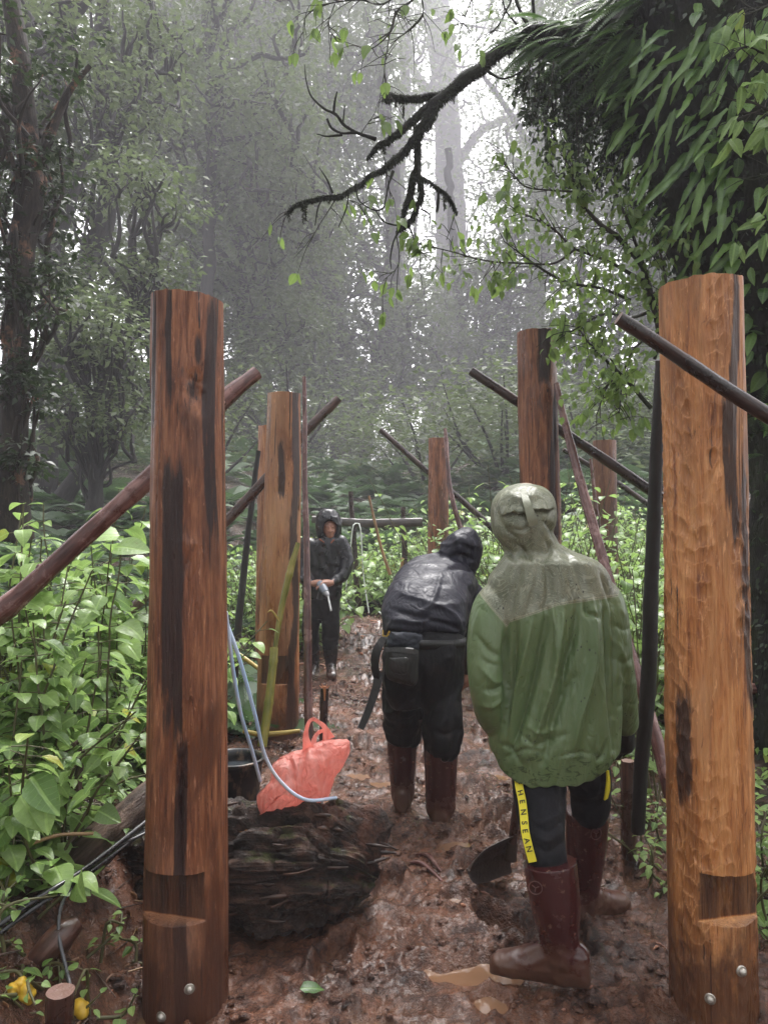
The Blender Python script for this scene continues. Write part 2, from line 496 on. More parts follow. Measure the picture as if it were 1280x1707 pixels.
def m_mud():
    t = NT("wet_mud"); p = t.pos()
    low = t.attr("low", "Fac"); lit = t.attr("litter", "Fac")
    n1 = t.noise(p, 2.2, 5, .6); n2 = t.noise(p, 14, 6, .65); n3 = t.noise(p, 70, 4, .65)
    c = t.ramp(t.math('ADD', t.math('MULTIPLY', n1, .45), t.math('MULTIPLY', n2, .55)),
               [(.36, (.015, .0055, .003)), (.46, (.058, .0205, .0095)), (.55, (.130, .050, .024)), (.68, (.235, .102, .055))])
    silt = t.mr(t.math('ADD', low, t.math('MULTIPLY', t.math('SUBTRACT', n2, .5), .03)), -.003, -.03)
    c = t.mix(t.math('MULTIPLY', silt, .5), c, (.19, .090, .048))
    c = t.mix(t.mr(n3, .60, .72, 0, .6), c, (.030, .016, .011))
    red = t.mr(t.noise(t.scale(p, (1, 1, 1), (4, 2, 0)), 26, 4, .7), .60, .68)
    c = t.mix(t.math('MULTIPLY', red, .5), c, (.20, .075, .042))
    c = t.mix(t.math('MULTIPLY', lit, .7), c, t.mix(n2, (.012, .008, .005), (.055, .030, .018)))
    rough = t.mr(t.math('ADD', n1, t.math('MULTIPLY', n2, .6)), .6, 1.0, .06, .34)
    rough = t.math('MULTIPLY', rough, t.mr(silt, 0, 1, 1, .55))
    nb = t.bump(t.math('ADD', n2, t.math('MULTIPLY', n3, .6)), 1., .03)
    nb = t.bump(t.noise(p, 150, 4, .65), .8, .006, nb)
    wn_ = t.bump(n2, .55, .014)
    wet = t.math('MULTIPLY', t.mr(t.noise(p, 3.5, 4, .6), .40, .60, .03, .30), t.mr(lit, 0, 1, 1, .3))
    sh_ = t.bsdf(c, rough, nb, .5, Coat_Roughness=.17, Coat_Weight=wet)
    t.t.links.new(wn_, sh_.node.inputs["Coat Normal"])
    return t.done(sh_)
obj("ground", g, m_mud(), kind="structure")

t = NT("puddle_water")
pn = t.noise(t.pos(), 9, 3)
M_puddle = t.done(t.bsdf(t.mix(pn, (.12, .062, .034), (.20, .112, .064)), .02, t.bump(t.noise(t.pos(), 30, 2), .03, .01), .5))
for k, (cx, cy_, rx, ry) in enumerate(PUD):
    th = np.linspace(0, 2 * np.pi, 28, endpoint=False)
    rr = 1.5 + 0 * th
    V = np.stack([cx + rx * rr * np.cos(th), cy_ + ry * rr * np.sin(th), np.full(28, float(ground_macro(cx, cy_)) - .0165 - .0004 * k)], 1)
    gg = Geo().add(V, np.arange(28)[None], flat=True)
    obj("puddle", gg, M_puddle, kind="structure")

# small clods of churned mud
def clods(name, n, x0, x1, y0, y1, smin, smax, seed):
    rg = np.random.default_rng(seed)
    ph = (1 + 5 ** .5) / 2
    b = unit(np.array([(-1, ph, 0), (1, ph, 0), (-1, -ph, 0), (1, -ph, 0), (0, -1, ph), (0, 1, ph), (0, -1, -ph), (0, 1, -ph), (ph, 0, -1), (ph, 0, 1), (-ph, 0, -1), (-ph, 0, 1)], float))
    f = np.array([(0, 11, 5), (0, 5, 1), (0, 1, 7), (0, 7, 10), (0, 10, 11), (1, 5, 9), (5, 11, 4), (11, 10, 2), (10, 7, 6), (7, 1, 8), (3, 9, 4), (3, 4, 2), (3, 2, 6), (3, 6, 8), (3, 8, 9), (4, 9, 5), (2, 4, 11), (6, 2, 10), (8, 6, 7), (9, 8, 1)])
    x = rg.uniform(x0, x1, n); y = y0 + (y1 - y0) * rg.uniform(0, 1, n) ** 1.4
    keep = fbm(np.stack([x, y, x * 0], 1) * 2.2, 3, seed) > -.15
    for cx, cy_, rx, ry in PUD: keep &= ((x - cx) / rx) ** 2 + ((y - cy_) / ry) ** 2 > 1.6
    x, y = x[keep], y[keep]; n = len(x)
    z = np.array([GZ(a, c) for a, c in zip(x, y)]); s = smin * (smax / smin) ** (rg.uniform(0, 1, n) ** 2.2)
    V = b[None] * (1 + rg.normal(0, .22, (n, 12, 1))) * s[:, None, None] * np.stack([rg.uniform(.7, 1.5, n), rg.uniform(.7, 1.5, n), rg.uniform(.4, .8, n)], 1)[:, None]
    V = V + np.stack([x, y, z + s * .15], 1)[:, None]
    g = Geo().add(V.reshape(-1, 3), (f[None] + (np.arange(n) * 12)[:, None, None]).reshape(-1, 3), low=np.zeros(n * 12))
    obj(name, g, bpy.data.materials["wet_mud"], kind="stuff")
clods("mud_clods", 9000, -.9, 1.7, 2.1, 7.5, .0035, .020, 3)
clods("mud_clods", 3000, -1.6, 1.8, 6.5, 10.6, .008, .03, 4)
clods("mud_clods", 1500, -1.6, -.6, 2.0, 4.5, .004, .022, 5)

# ------------------------------------------------------------------ wood materials
M_POST_L = m_post("wet_red_log", (.180, .060, .026), (.42, .175, .080), (.062, .019, .009), (.018, .008, .008))
M_POST_R = m_post("fresh_orange_log", (.50, .195, .062), (.72, .36, .145), (.20, .064, .022), (.028, .012, .009), adze=True)
M_POST_M = m_post("tan_brown_log", (.33, .120, .044), (.56, .27, .115), (.12, .040, .017), (.025, .011, .009))
M_POST_D = m_post("dark_wet_log", (.135, .050, .026), (.24, .105, .05), (.06, .024, .014), (.018, .010, .009))
M_POLE_PINK = m_pole("wet_pinkish_pole", [(.035, .013, .012), (.11, .045, .038), (.32, .18, .16)], (.12, .34))
M_POLE_DARK = m_pole("wet_dark_pole", [(.006, .003, .0025), (.020, .009, .007), (.070, .035, .026)], (.18, .42))
M_POLE_BROWN = m_pole("wet_brown_pole", [(.014, .006, .005), (.045, .018, .012), (.12, .055, .038)], (.2, .45))
M_BLACK_POLE = m_pole("black_pole", [(.0015, .001, .0008), (.004, .0022, .0016), (.012, .006, .0045)], (.45, .7))
t = NT("bolt_zinc"); M_BOLT = t.done(t.bsdf(t.mix(t.noise(t.objco(), 60), (.30, .27, .23), (.62, .58, .52)), .35, t.bump(t.noise(t.objco(), 90), .3, .002), .5, Metallic=.65))

def post(label, top, bot, d, r_top, r_bot, mat, seed, notch=None, top_slant=0., stain=None, knots=(), adze=0., res=(110, 330),
         mud_h=.35, bolts=(), lumps=.006, extra_notch=(), thing_name="timber_post"):
    """top, bot: pixel (x, y) of the axis ends at distance d. notch: (z0, z1, angle, depth). stain(a, z)->0..1"""
    A, B = P(*top, d), P(*bot, d)
    H = A[2] - B[2]
    nth, nz = res
    notches = ([notch] if notch else []) + list(extra_notch)
    zs = np.linspace(0, 1, nz) * H + B[2]
    ex = []
    for (z0, z1, an, dep) in notches: ex += [z0 - .0012, z0 + .0012, z1 - .0012, z1 + .0012]
    zs = np.unique(np.r_[zs, ex])
    th = np.linspace(0, 2 * np.pi, nth, endpoint=False)
    TH, ZZ = np.meshgrid(th, zs)
    f = (ZZ - B[2]) / H
    R = r_bot + (r_top - r_bot) * f
    th_, z_ = TH.ravel(), ZZ.ravel()
    px_, py_ = np.cos(th_), np.sin(th_)
    q = np.stack([px_ * 1.2, py_ * 1.2, z_ * 1.3], 1)
    R = R.ravel() + lumps * 1.6 * fbm(q + seed, 3, seed) + lumps * .30 * fbm(np.stack([px_ * 9, py_ * 9, z_ * 2.6], 1), 4, seed + 3, .6)
    R = R + lumps * .35 * -np.maximum(0, fbm(np.stack([px_ * 14, py_ * 14, z_ * 1.0], 1), 3, seed + 5) - .12) * 3
    at = {}
    if adze:
        u = th_ * .13; w = z_ + .035 * np.sin(th_ * 3 + seed) + .02 * fbm(q * 3, 2, seed)
        c2 = np.stack([u / (2 * np.pi * .13) * round(2 * np.pi * .13 / .031), w / .056], 1)
        c2[:, 0] += .35 * vnoise(np.stack([th_ * 0, w * 7, u * 0], 1), seed)
        f1, f2, cid = cell2(c2, seed, .75)
        sc = np.clip(f1 / .62, 0, 1)
        amp = adze * (.4 + .9 * cid) * sstep(-.35, .25, fbm(q * 1.7 + 5, 3, seed + 8))
        R = R - amp * (1 - sc ** 2)
        at = dict(cell=cid * sstep(-.3, .2, fbm(q * 1.7 + 5, 3, seed + 8)), ridge=sstep(.10, .0, f2 - f1) * sstep(-.3, .25, fbm(q * 1.7 + 5, 3, seed + 8)))
    S = np.zeros(len(R))
    for (ka, kz, kw, kh, kd) in knots:  # angle, z, width(m), height(m), depth (+out / -in)
        da = (th_ - ka + np.pi) % (2 * np.pi) - np.pi
        qq = (da * r_bot / kw) ** 2 + ((z_ - kz) / kh) ** 2
        R = R + kd * np.exp(-qq) + .4 * kd * np.exp(-qq * .8) * fbm(np.stack([da * 9, z_ * 30, z_ * 0], 1), 3, seed + 2)
        if kd < 0: S = np.maximum(S, .85 * np.exp(-qq * 1.6))
        else: S = np.maximum(S, .35 * np.exp(-((qq - .7) / .5) ** 2))
    if stain: S = np.maximum(S, stain(th_, z_))
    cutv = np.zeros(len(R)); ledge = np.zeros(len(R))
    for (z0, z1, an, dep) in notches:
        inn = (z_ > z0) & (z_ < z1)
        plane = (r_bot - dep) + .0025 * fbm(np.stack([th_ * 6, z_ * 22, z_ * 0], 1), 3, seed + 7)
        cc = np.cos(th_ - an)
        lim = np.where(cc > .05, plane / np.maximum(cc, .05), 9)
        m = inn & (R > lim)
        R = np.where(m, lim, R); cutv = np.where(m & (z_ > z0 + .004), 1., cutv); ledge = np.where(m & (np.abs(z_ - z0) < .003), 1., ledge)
    ax = (A - B)[None] * ((z_ - B[2]) / H)[:, None] + B
    V = ax + np.stack([R * px_, R * py_, 0 * R], 1)
    V[:, 2] = z_ + (np.maximum(0, f.ravel() - .9) / .1) * top_slant * px_ * r_top + .003 * (f.ravel() > .999) * vnoise(q * 8, seed)
    m, n = len(zs), nth
    i = np.arange(m - 1)[:, None] * n; j = np.arange(n)[None]; j2 = (j + 1) % n
    F = np.stack([i + j, i + j2, i + n + j2, i + n + j], -1).reshape(-1, 4)
    mud = sstep(mud_h, 0.0, z_ - B[2]) * .9
    grain = np.stack([R * px_ + seed, R * py_, z_ + .02 * fbm(q * 2, 2, seed + 1)], 1)
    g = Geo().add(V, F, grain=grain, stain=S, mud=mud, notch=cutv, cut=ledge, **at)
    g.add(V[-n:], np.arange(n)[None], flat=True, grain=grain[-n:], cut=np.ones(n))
    g.add(V[:n], np.arange(n)[::-1][None], flat=True, grain=grain[:n], mud=np.ones(n))
    root = thing(thing_name, (B[0], B[1], B[2]), label, "timber post", "upright timber posts of the unfinished walkway frame")
    obj("log", g, mat, root)
    for (bx, by) in bolts:
        dd = d - r_bot
        for _ in range(4):
            c = P(bx, by, dd); an = math.atan2(c[1] - B[1], c[0] - B[0])
            off = c[0] - B[0]; dd = B[1] - math.sqrt(max(1e-4, r_bot ** 2 - off ** 2))
        c = P(bx, by, dd); nrm = unit(np.array((c[0] - B[0], c[1] - B[1], 0)))
        gb = Geo(); tube(gb, [c - nrm * .02, c + nrm * .004, c + nrm * .0042], [.0165, .0165, .015], 16)
        tube(gb, [c, c + nrm * .008, c + nrm * .013, c + nrm * .0155], [.012, .012, .009, .004], 12)
        obj("bolt", gb, M_BOLT, root)
    return root

def zpx(py, d): return CH + (HZ - py) / FPX * d
def band(a0, w, z0, z1, wob=.12, seed=0, soft=.25):
    def f(th, z):
        c = a0 + wob * vnoise(np.stack([z * 2.2, z * 0, z * 0], 1), seed)
        da = np.abs((th - c + np.pi) % (2 * np.pi) - np.pi)
        return sstep(w * (1 + soft), w * (1 - soft), da) * sstep(z0 - .08, z0 + .08, z) * sstep(z1 + .1, z1 - .1, z)
    return f
def bands(*bs): return lambda th, z: np.max([b(th, z) for b in bs], axis=0)
FR = -math.pi / 2  # the side that faces the path's near end
d1 = 2.50
P1 = post("large reddish timber post with a dark knot and a black stain, beside the rotten log",
     (315, 500), (311, 1697), d1, .1145, .141, M_POST_L, 3, notch=(zpx(1545, 2.36), zpx(1462, 2.36), FR - .26, .060), top_slant=-.09,
     stain=bands(band(FR - .12, .27, zpx(1220, d1), zpx(770, d1), .10, 3), band(FR + .10, .15, zpx(1690, d1), zpx(1200, d1), .05, 5),
                 band(FR - .95, .12, zpx(720, d1), zpx(480, d1), .1, 6), band(FR - .35, .10, zpx(700, d1), zpx(480, d1), .1, 7), band(FR + .9, .2, zpx(900, d1), zpx(520, d1), .2, 8)),
     knots=[(FR + .42, zpx(655, d1), .040, .062, -.022), (FR + .50, zpx(590, d1), .022, .07, -.008), (FR + .1, zpx(670, d1), .03, .09, .010),
            (FR + .25, zpx(905, d1), .025, .03, .005), (FR + .10, zpx(1330, d1), .006, .16, -.020), (FR-.5, zpx(560, d1), .03, .03, .004)],
     bolts=[(316, 1648), (270, 1694)], res=(150, 520), mud_h=.80, lumps=.007)
d2 = 2.47
P2 = post("bright orange timber post covered in adze marks, nearest post on the right",
     (1168, 476), (1189, 1692), d2, .1255, .134, M_POST_R, 8, notch=(zpx(1545, 2.34), zpx(1462, 2.34), FR + .22, .055), top_slant=.03,
     stain=bands(band(FR + .42, .13, zpx(900, d2), zpx(480, d2), .14, 1, .6), band(FR + .15, .10, zpx(860, d2), zpx(640, d2), .1, 4, .6), band(FR - 1.0, .22, zpx(1330, d2), zpx(1130, d2), .1, 9, .5),
                 band(FR + .75, .2, zpx(1180, d2), zpx(780, d2), .3, 12, .9)),
     bolts=[(1235, 1619), (1183, 1665)], res=(220, 620), adze=.0062, lumps=.005, mud_h=.66)
d3 = 5.55
post("second timber post on the left with a green bamboo leaning against it", (474, 657), (463, 1226), d3, .122, .155, M_POST_M, 15,
     stain=bands(band(FR + .9, .3, 0, 2.6, .2, 2, .5), band(FR - .1, .2, zpx(830, d3), zpx(740, d3), .2, 6, .6)),
     notch=(zpx(1135, d3), zpx(1088, d3), FR - .15, .035), knots=[(FR, zpx(820, d3), .03, .03, -.008)], res=(80, 260), lumps=.008, mud_h=.5)
post("timber post mostly hidden behind the second one on the left", (452, 711), (447, 1118), 7.9, .125, .14, M_POST_M, 21, res=(60, 160), mud_h=.4)
d4 = 4.75
post("timber post with a black stain and a knot just under its cut top", (895, 555), (905, 1280), d4, .118, .125, M_POST_L, 27,
     stain=bands(band(FR + .12, .33, zpx(645, d4), zpx(540, d4), .05, 2, .3), band(FR + .7, .25, zpx(900, d4), zpx(650, d4), .2, 5, .7)),
     knots=[(FR + .25, zpx(657, d4), .035, .05, .020), (FR + .25, zpx(657, d4), .012, .02, -.012)], res=(90, 260), lumps=.008)
post("reddish timber post in the middle, between the two thin crossing poles", (731, 731), (729, 1095), 8.9, .115, .125, M_POST_L, 33, res=(60, 180), mud_h=.3)
post("dark brown timber post standing among the bushes, beyond the hooded man in green", (1007, 735), (1010, 1015), 8.2, .125, .13, M_POST_D, 39, res=(60, 160))

# stub under the first post
g = Geo(); tube(g, [P(314, 1690, 2.53) - (0, 0, .12), P(314, 1690, 2.53) + (0, 0, .04)], .125, 24); obj("tenon", g, M_POST_D, P1)
g = Geo(); tube(g, [P(1192, 1690, 2.5) - (0, 0, .12), P(1192, 1690, 2.5) + (0, 0, .04)], .12, 24); obj("tenon", g, M_POST_D, P2)

# ------------------------------------------------------------------ braces, poles, stakes
def pole(name, label, cat, pts, widths, mat, seed=0, n=14, wob=.006, group=None, rough=.10, knots=0):
    """pts: (px, py, d); widths in pixels at those points"""
    W = np.array([P(*p) for p in pts]); r = np.array([w * p[2] / FPX / 2 for w, p in zip(widths, pts)])
    L = np.linalg.norm(W[-1] - W[0]); steps = int(np.clip(L / .03, 10, 110))
    root = thing(name, W[-1] if W[-1][2] < W[0][2] else W[0], label, cat, group)
    pr = smooth_poly(np.hstack([W, r[:, None]]), steps)
    rg = np.random.default_rng(seed + 50)
    for _ in range(knots):
        k = rg.integers(2, steps - 2)
        pr[:, 3] *= 1 + rg.uniform(.05, .13) * np.exp(-((np.arange(steps) - k) / 1.3) ** 2)
    g = Geo(); C = tube(g, pr[:, :3], pr[:, 3], n, wob=wob, seed=seed, rough=rough, wfreq=2.2)
    obj("shaft", g, mat, root)
    for _ in range(knots):
        k = rg.integers(3, steps - 3); T = unit(C[k + 1] - C[k]); s = unit(np.cross(T, rg.normal(size=3)))
        g = Geo(); rr = pr[k, 3]
        tube(g, [C[k], C[k] + s * rr * 1.08, C[k] + s * rr * 1.22], [rr * .42, rr * .36, rr * .2], 8, seed=seed, rough=.2); obj("branch_stub", g, mat, root)
    return root
BR = "diagonal braces nailed to the posts"
pole("brace_pole", "thick pinkish brace pole rising behind the large left post from the leafy bank", "brace pole", [(-330, 1275, 2.45), (0, 1020, 2.60), (248, 800, 2.72), (372, 668, 2.80), (430, 620, 2.85)], [38, 34, 31, 28, 24], M_POLE_PINK, 1, 20, group=BR, knots=5)
pole("brace_pole", "thin brown brace pole slanting behind the second post on the left", "brace pole", [(215, 1020, 5.6), (372, 874, 5.75), (443, 800, 5.8), (508, 722, 5.85), (565, 664, 5.9)], [18, 17, 16, 16, 14], M_POLE_BROWN, 2, 12, group=BR, knots=3)
pole("brace_pole", "dark brace pole crossing in front of the orange adzed post", "brace pole", [(1029, 532, 2.20), (1130, 594, 2.22), (1280, 694, 2.26), (1560, 880, 2.3)], [22, 24, 26, 28], M_POLE_DARK, 3, 18, group=BR, knots=2)
pole("brace_pole", "dark brace pole behind the post that has a black stain under its cut top", "brace pole", [(783, 619, 4.9), (863, 670, 4.9), (940, 722, 4.9), (1090, 822, 4.9), (1250, 925, 4.9), (1330, 975, 4.9)], [15, 16, 16, 18, 19, 20], M_POLE_DARK, 4, 12, group=BR, knots=3)
pole("brace_pole", "thin dark brace pole crossing behind the middle post, running down to the green hood", "brace pole", [(633, 716, 9.1), (712, 785, 9.1), (765, 830, 9.1), (880, 935, 9.1)], [9, 10, 10, 12], M_POLE_DARK, 5, 10, group=BR, knots=3)
pole("brace_pole", "thinnest dark brace pole, behind the dark post in the bushes", "brace pole", [(938, 750, 8.4), (1010, 793, 8.4), (1095, 852, 8.4)], [8, 9, 10], M_POLE_DARK, 6, 10, group=BR)
ST = "loose poles standing upright around the frame"
pole("prop_pole", "slender wet pole with a pale pinkish shine in front of the second left post", "pole", [(507, 629, 5.15), (510, 850, 4.95), (513, 1050, 4.75), (518, 1290, 4.52)], [7, 10, 13, 16], M_POLE_PINK, 7, 12, group=ST)
pole("prop_pole", "black slim pole standing beside the hidden rear post on the left", "pole", [(431, 752, 6.3), (410, 930, 6.25), (394, 1078, 6.2), (390, 1140, 6.2)], [8, 11, 13, 13], M_BLACK_POLE, 8, 10, group=ST)
pole("prop_pole", "thick black pole standing against the orange adzed post", "pole", [(1101, 600, 2.95), (1088, 880, 3.05), (1076, 1120, 3.12), (1062, 1385, 3.22)], [19, 23, 25, 22], M_BLACK_POLE, 9, 16, group=ST, wob=.012)
pole("prop_pole", "long shiny pinkish pole slanting down behind the shoulder of the man in green", "pole", [(928, 640, 4.6), (955, 760, 4.4), (1003, 925, 4.1), (1062, 1130, 3.75), (1092, 1230, 3.6), (1116, 1330, 3.5)], [10, 14, 17, 19, 22, 22], M_POLE_PINK, 10, 14, group=ST, knots=2)
pole("prop_pole", "thin grey-pink stick leaning on the middle post", "pole", [(741, 714, 8.7), (750, 810, 8.6), (772, 900, 8.5), (778, 930, 8.5)], [6, 8, 9, 9], M_POLE_PINK, 11, 10, group=ST)
pole("prop_pole", "thin pale stick leaning on the dark post in the bushes", "pole", [(984, 765, 8.0), (992, 840, 8.0), (1002, 910, 8.0)], [5, 7, 8], M_POLE_PINK, 12, 8, group=ST)
pole("fallen_pole", "pinkish pole lying on the ground just beyond the orange adzed post", "pole", [(1175, 1146, 4.7), (1290, 1151, 4.7), (1420, 1162, 4.7)], [20, 20, 22], M_POLE_PINK, 13, 10)
pole("stake", "square brown stake driven into the mud beside the black pole", "stake", [(1046, 1268, 3.45), (1048, 1430, 3.45)], [24, 27], M_POLE_BROWN, 14, 6, wob=.0)
pole("stake", "short dark stake with an orange split head, beyond the red plastic bag", "stake", [(541, 1147, 5.3), (538, 1262, 5.3)], [14, 14], M_POLE_DARK, 15, 8, wob=0)
pole("stake", "little round stump stake in the bottom corner of the soil bank", "stake", [(102, 1652, 2.08), (98, 1760, 2.08)], [46, 46], M_POLE_BROWN, 16, 18, wob=0)
g = Geo()
for k in range(5):
    c = P(541 + (k - 2) * 2.2, 1147, 5.3); tube(g, [c, c + np.array(((k - 2) * .008, -.006, .02 + .01 * (k % 2)))], [.006, .002], 5, seed=k, rough=.4)
tube(g, [P(541, 1144, 5.27), P(541, 1168, 5.265)], [.012, .005], 5)
obj("split_head", g, m_plain("fresh_split_wood", (.45, .18, .08), .6), bpy.data.objects["stake.001"])

# post-and-rail fence beyond the clearing
fr = thing("rail_fence", (*P(630, 1010, 9.6)[:2], .2), "rough grey rail on two thin uprights at the far edge of the clearing", "fence")
for (pts, w) in (([(585, 820, 9.8), (590, 900, 9.8), (597, 1022, 9.8)], [8, 9, 10]), ([(672, 846, 9.8), (675, 930, 9.8), (676, 990, 9.8)], [8, 10, 10])):
    g = Geo(); W = [P(*p) for p in pts]; tube(g, W, [x * 9.8 / FPX / 2 for x in w], 8, 14, wob=.01, rough=.12, seed=int(w[0])); obj("upright", g, M_POLE_DARK, fr)
g = Geo()
Wp = [P(x, y, 9.72) for x, y in ((520, 866), (610, 872), (704, 871))]
tube(g, Wp, [.045, .055, .058], 8, 20, squash=(1.0, .4), rough=.12, seed=4); obj("rail", g, m_pole("grey_rail", [(.03, .024, .022), (.065, .055, .05), (.12, .105, .10)], (.4, .6)), fr)

def small_pole(name, label, cat, pts, widths, mat, seed, **k): return pole(name, label, cat, pts, widths, mat, seed, 8, wob=.004, **k)
M_STICK = m_pole("yellow_brown_stick", [(.12, .06, .025), (.26, .15, .07), (.45, .27, .12)], (.3, .5))
small_pole("thin_stick", "tan stick with an orange tip leaning over the grey rail", "stick", [(615, 826, 9.5), (633, 905, 9.5), (650, 958, 9.5)], [4, 5, 6], M_STICK, 41)
small_pole("thin_stick", "short yellow-green cane standing beside the right upright of the rail fence", "stick", [(671, 930, 9.3), (666, 990, 9.3)], [5, 5], M_STICK, 42)

# hoses
t = NT("blue_white_hose"); v = t.objco(); M_HOSE = t.done(t.bsdf(t.mix(t.mr(t.noise(v, 3, 2), .4, .6), (.42, .58, .80), (.68, .72, .80)), .35, None, .5))
M_CABLE = m_plain("black_cable", (.012, .012, .013), .25, .6, bump=.05)
def hose(name, label, cat, lines, r, mat, group=None, n=8):
    W0 = P(*lines[0][-1]); root = thing(name, W0, label, cat, group)
    for ln in lines:
        g = Geo(); W = [P(*p) for p in ln]; tube(g, W, r, n, steps=60); obj("strand", g, mat, root)
    return root
hose("hose", "pale blue plastic hose hanging beside the large left post and looping over the red bag", "hose",
     [[(377, 1020, 2.62), (388, 1110, 2.65), (402, 1190, 2.7), (420, 1250, 2.8), (434, 1302, 2.9)],
      [(379, 1040, 2.64), (400, 1100, 2.66), (425, 1190, 2.72), (442, 1260, 2.80), (470, 1305, 2.84), (510, 1333, 2.88), (560, 1330, 3.0)]], .0068, M_HOSE)
M_WHOSE = m_plain("white_hose", (.70, .74, .70), .4, bump=.0)
hose("hose", "thin white hose looped over the grey rail of the fence", "hose",
     [[(600, 1022, 9.5), (577, 1000, 9.6), (583, 930, 9.62), (588, 880, 9.62), (594, 873, 9.66), (601, 882, 9.62), (606, 960, 9.62), (615, 1022, 9.5)]], .008, M_WHOSE, n=6)
hose("hose", "short white hose end lying on the soil mound", "hose", [[(632, 1020, 9.2), (640, 1028, 9.0), (650, 1034, 8.8)], [(634, 1022, 9.1), (646, 1026, 8.9), (652, 1030, 8.8)]], .008, M_WHOSE, n=6)
cb = "black cables lying over the bank"
hose("cable", "upper black cable of the bundle running down the leafy bank to the large left post", "cable", [[(-60, 1585, 2.12), (60, 1500, 2.25), (140, 1450, 2.4), (250, 1365, 2.75), (300, 1330, 2.85)]], .0085, M_CABLE, cb)
hose("cable", "lower black cable of the bundle running down the leafy bank to the large left post", "cable", [[(-60, 1600, 2.12), (60, 1512, 2.25), (140, 1462, 2.4), (250, 1378, 2.75), (300, 1345, 2.85)]], .0085, M_CABLE, cb)
hose("cable", "grey-black cable that leaves the bundle and hangs down to the little stump stake", "cable", [[(300, 1360, 2.8), (240, 1390, 2.68), (180, 1420, 2.55), (128, 1470, 2.42), (103, 1510, 2.36), (99, 1560, 2.3), (110, 1610, 2.25), (118, 1650, 2.18), (122, 1730, 2.1)]], .0055, m_plain("grey_cable", (.06, .06, .065), .3, .6, bump=0), cb)

# bamboo
t = NT("green_bamboo"); gr_ = t.attr("grain"); rr_ = t.noise(t.scale(gr_, (30, 30, 5)), 1, 5, .65)
M_BAMBOO = t.done(t.bsdf(t.ramp(rr_, [(.3, (.06, .065, .012)), (.5, (.17, .16, .022)), (.7, (.32, .24, .05))]), .35, t.bump(rr_, .3, .004)))
M_BAMBOO_Y = m_pole("yellow_bamboo", [(.16, .11, .02), (.38, .27, .05), (.52, .40, .12)], (.3, .5))
bb = thing("bamboo_pole", P(437, 1240, 4.9), "broken green bamboo pole leaning against the second left post", "bamboo")
g = Geo(); pts = [P(457, 1080, 5.15), P(455, 1110, 5.1), P(447, 1180, 5.0), P(437, 1245, 4.9)]
pr = smooth_poly(np.hstack([pts, [[.028], [.027], [.029], [.030]]]), 40)
for k in (6, 22): pr[:, 3] *= 1 + .16 * np.exp(-((np.arange(40) - k) / .8) ** 2)
tube(g, pr[:, :3], pr[:, 3], 14, seed=2); obj("lower_stem", g, M_BAMBOO, bb)
g = Geo(); pts = [P(497, 905, 5.35), P(483, 955, 5.3), P(470, 1010, 5.25), P(458, 1085, 5.16)]
pr = smooth_poly(np.hstack([pts, [[.017], [.024], [.021], [.014]]]), 40)
for k in (12, 28): pr[:, 3] *= 1 + .2 * np.exp(-((np.arange(40) - k) / .8) ** 2)
tube(g, pr[:, :3], pr[:, 3], 12, seed=3, rough=.12); obj("upper_stem", g, M_BAMBOO, bb)
g = Geo(); tube(g, [P(465, 1035, 5.2), P(459, 1025, 5.18), P(452, 1018, 5.16), P(446, 1021, 5.14)], [.006, .008, .007, .002], 6, steps=16, squash=(1, .3)); obj("peeled_strip", g, M_BAMBOO_Y, bb)
small_pole("bamboo_cane", "yellow cane tied low across the foot of the second left post", "bamboo", [(405, 1220, 5.3), (440, 1225, 5.28), (500, 1219, 5.3)], [7, 10, 7], M_BAMBOO_Y, 51)
small_pole("bamboo_cane", "yellow cane lying on the mud left of the second left post", "bamboo", [(378, 1078, 6.2), (400, 1092, 6.15), (436, 1118, 6.1)], [5, 8, 7], M_BAMBOO_Y, 52)

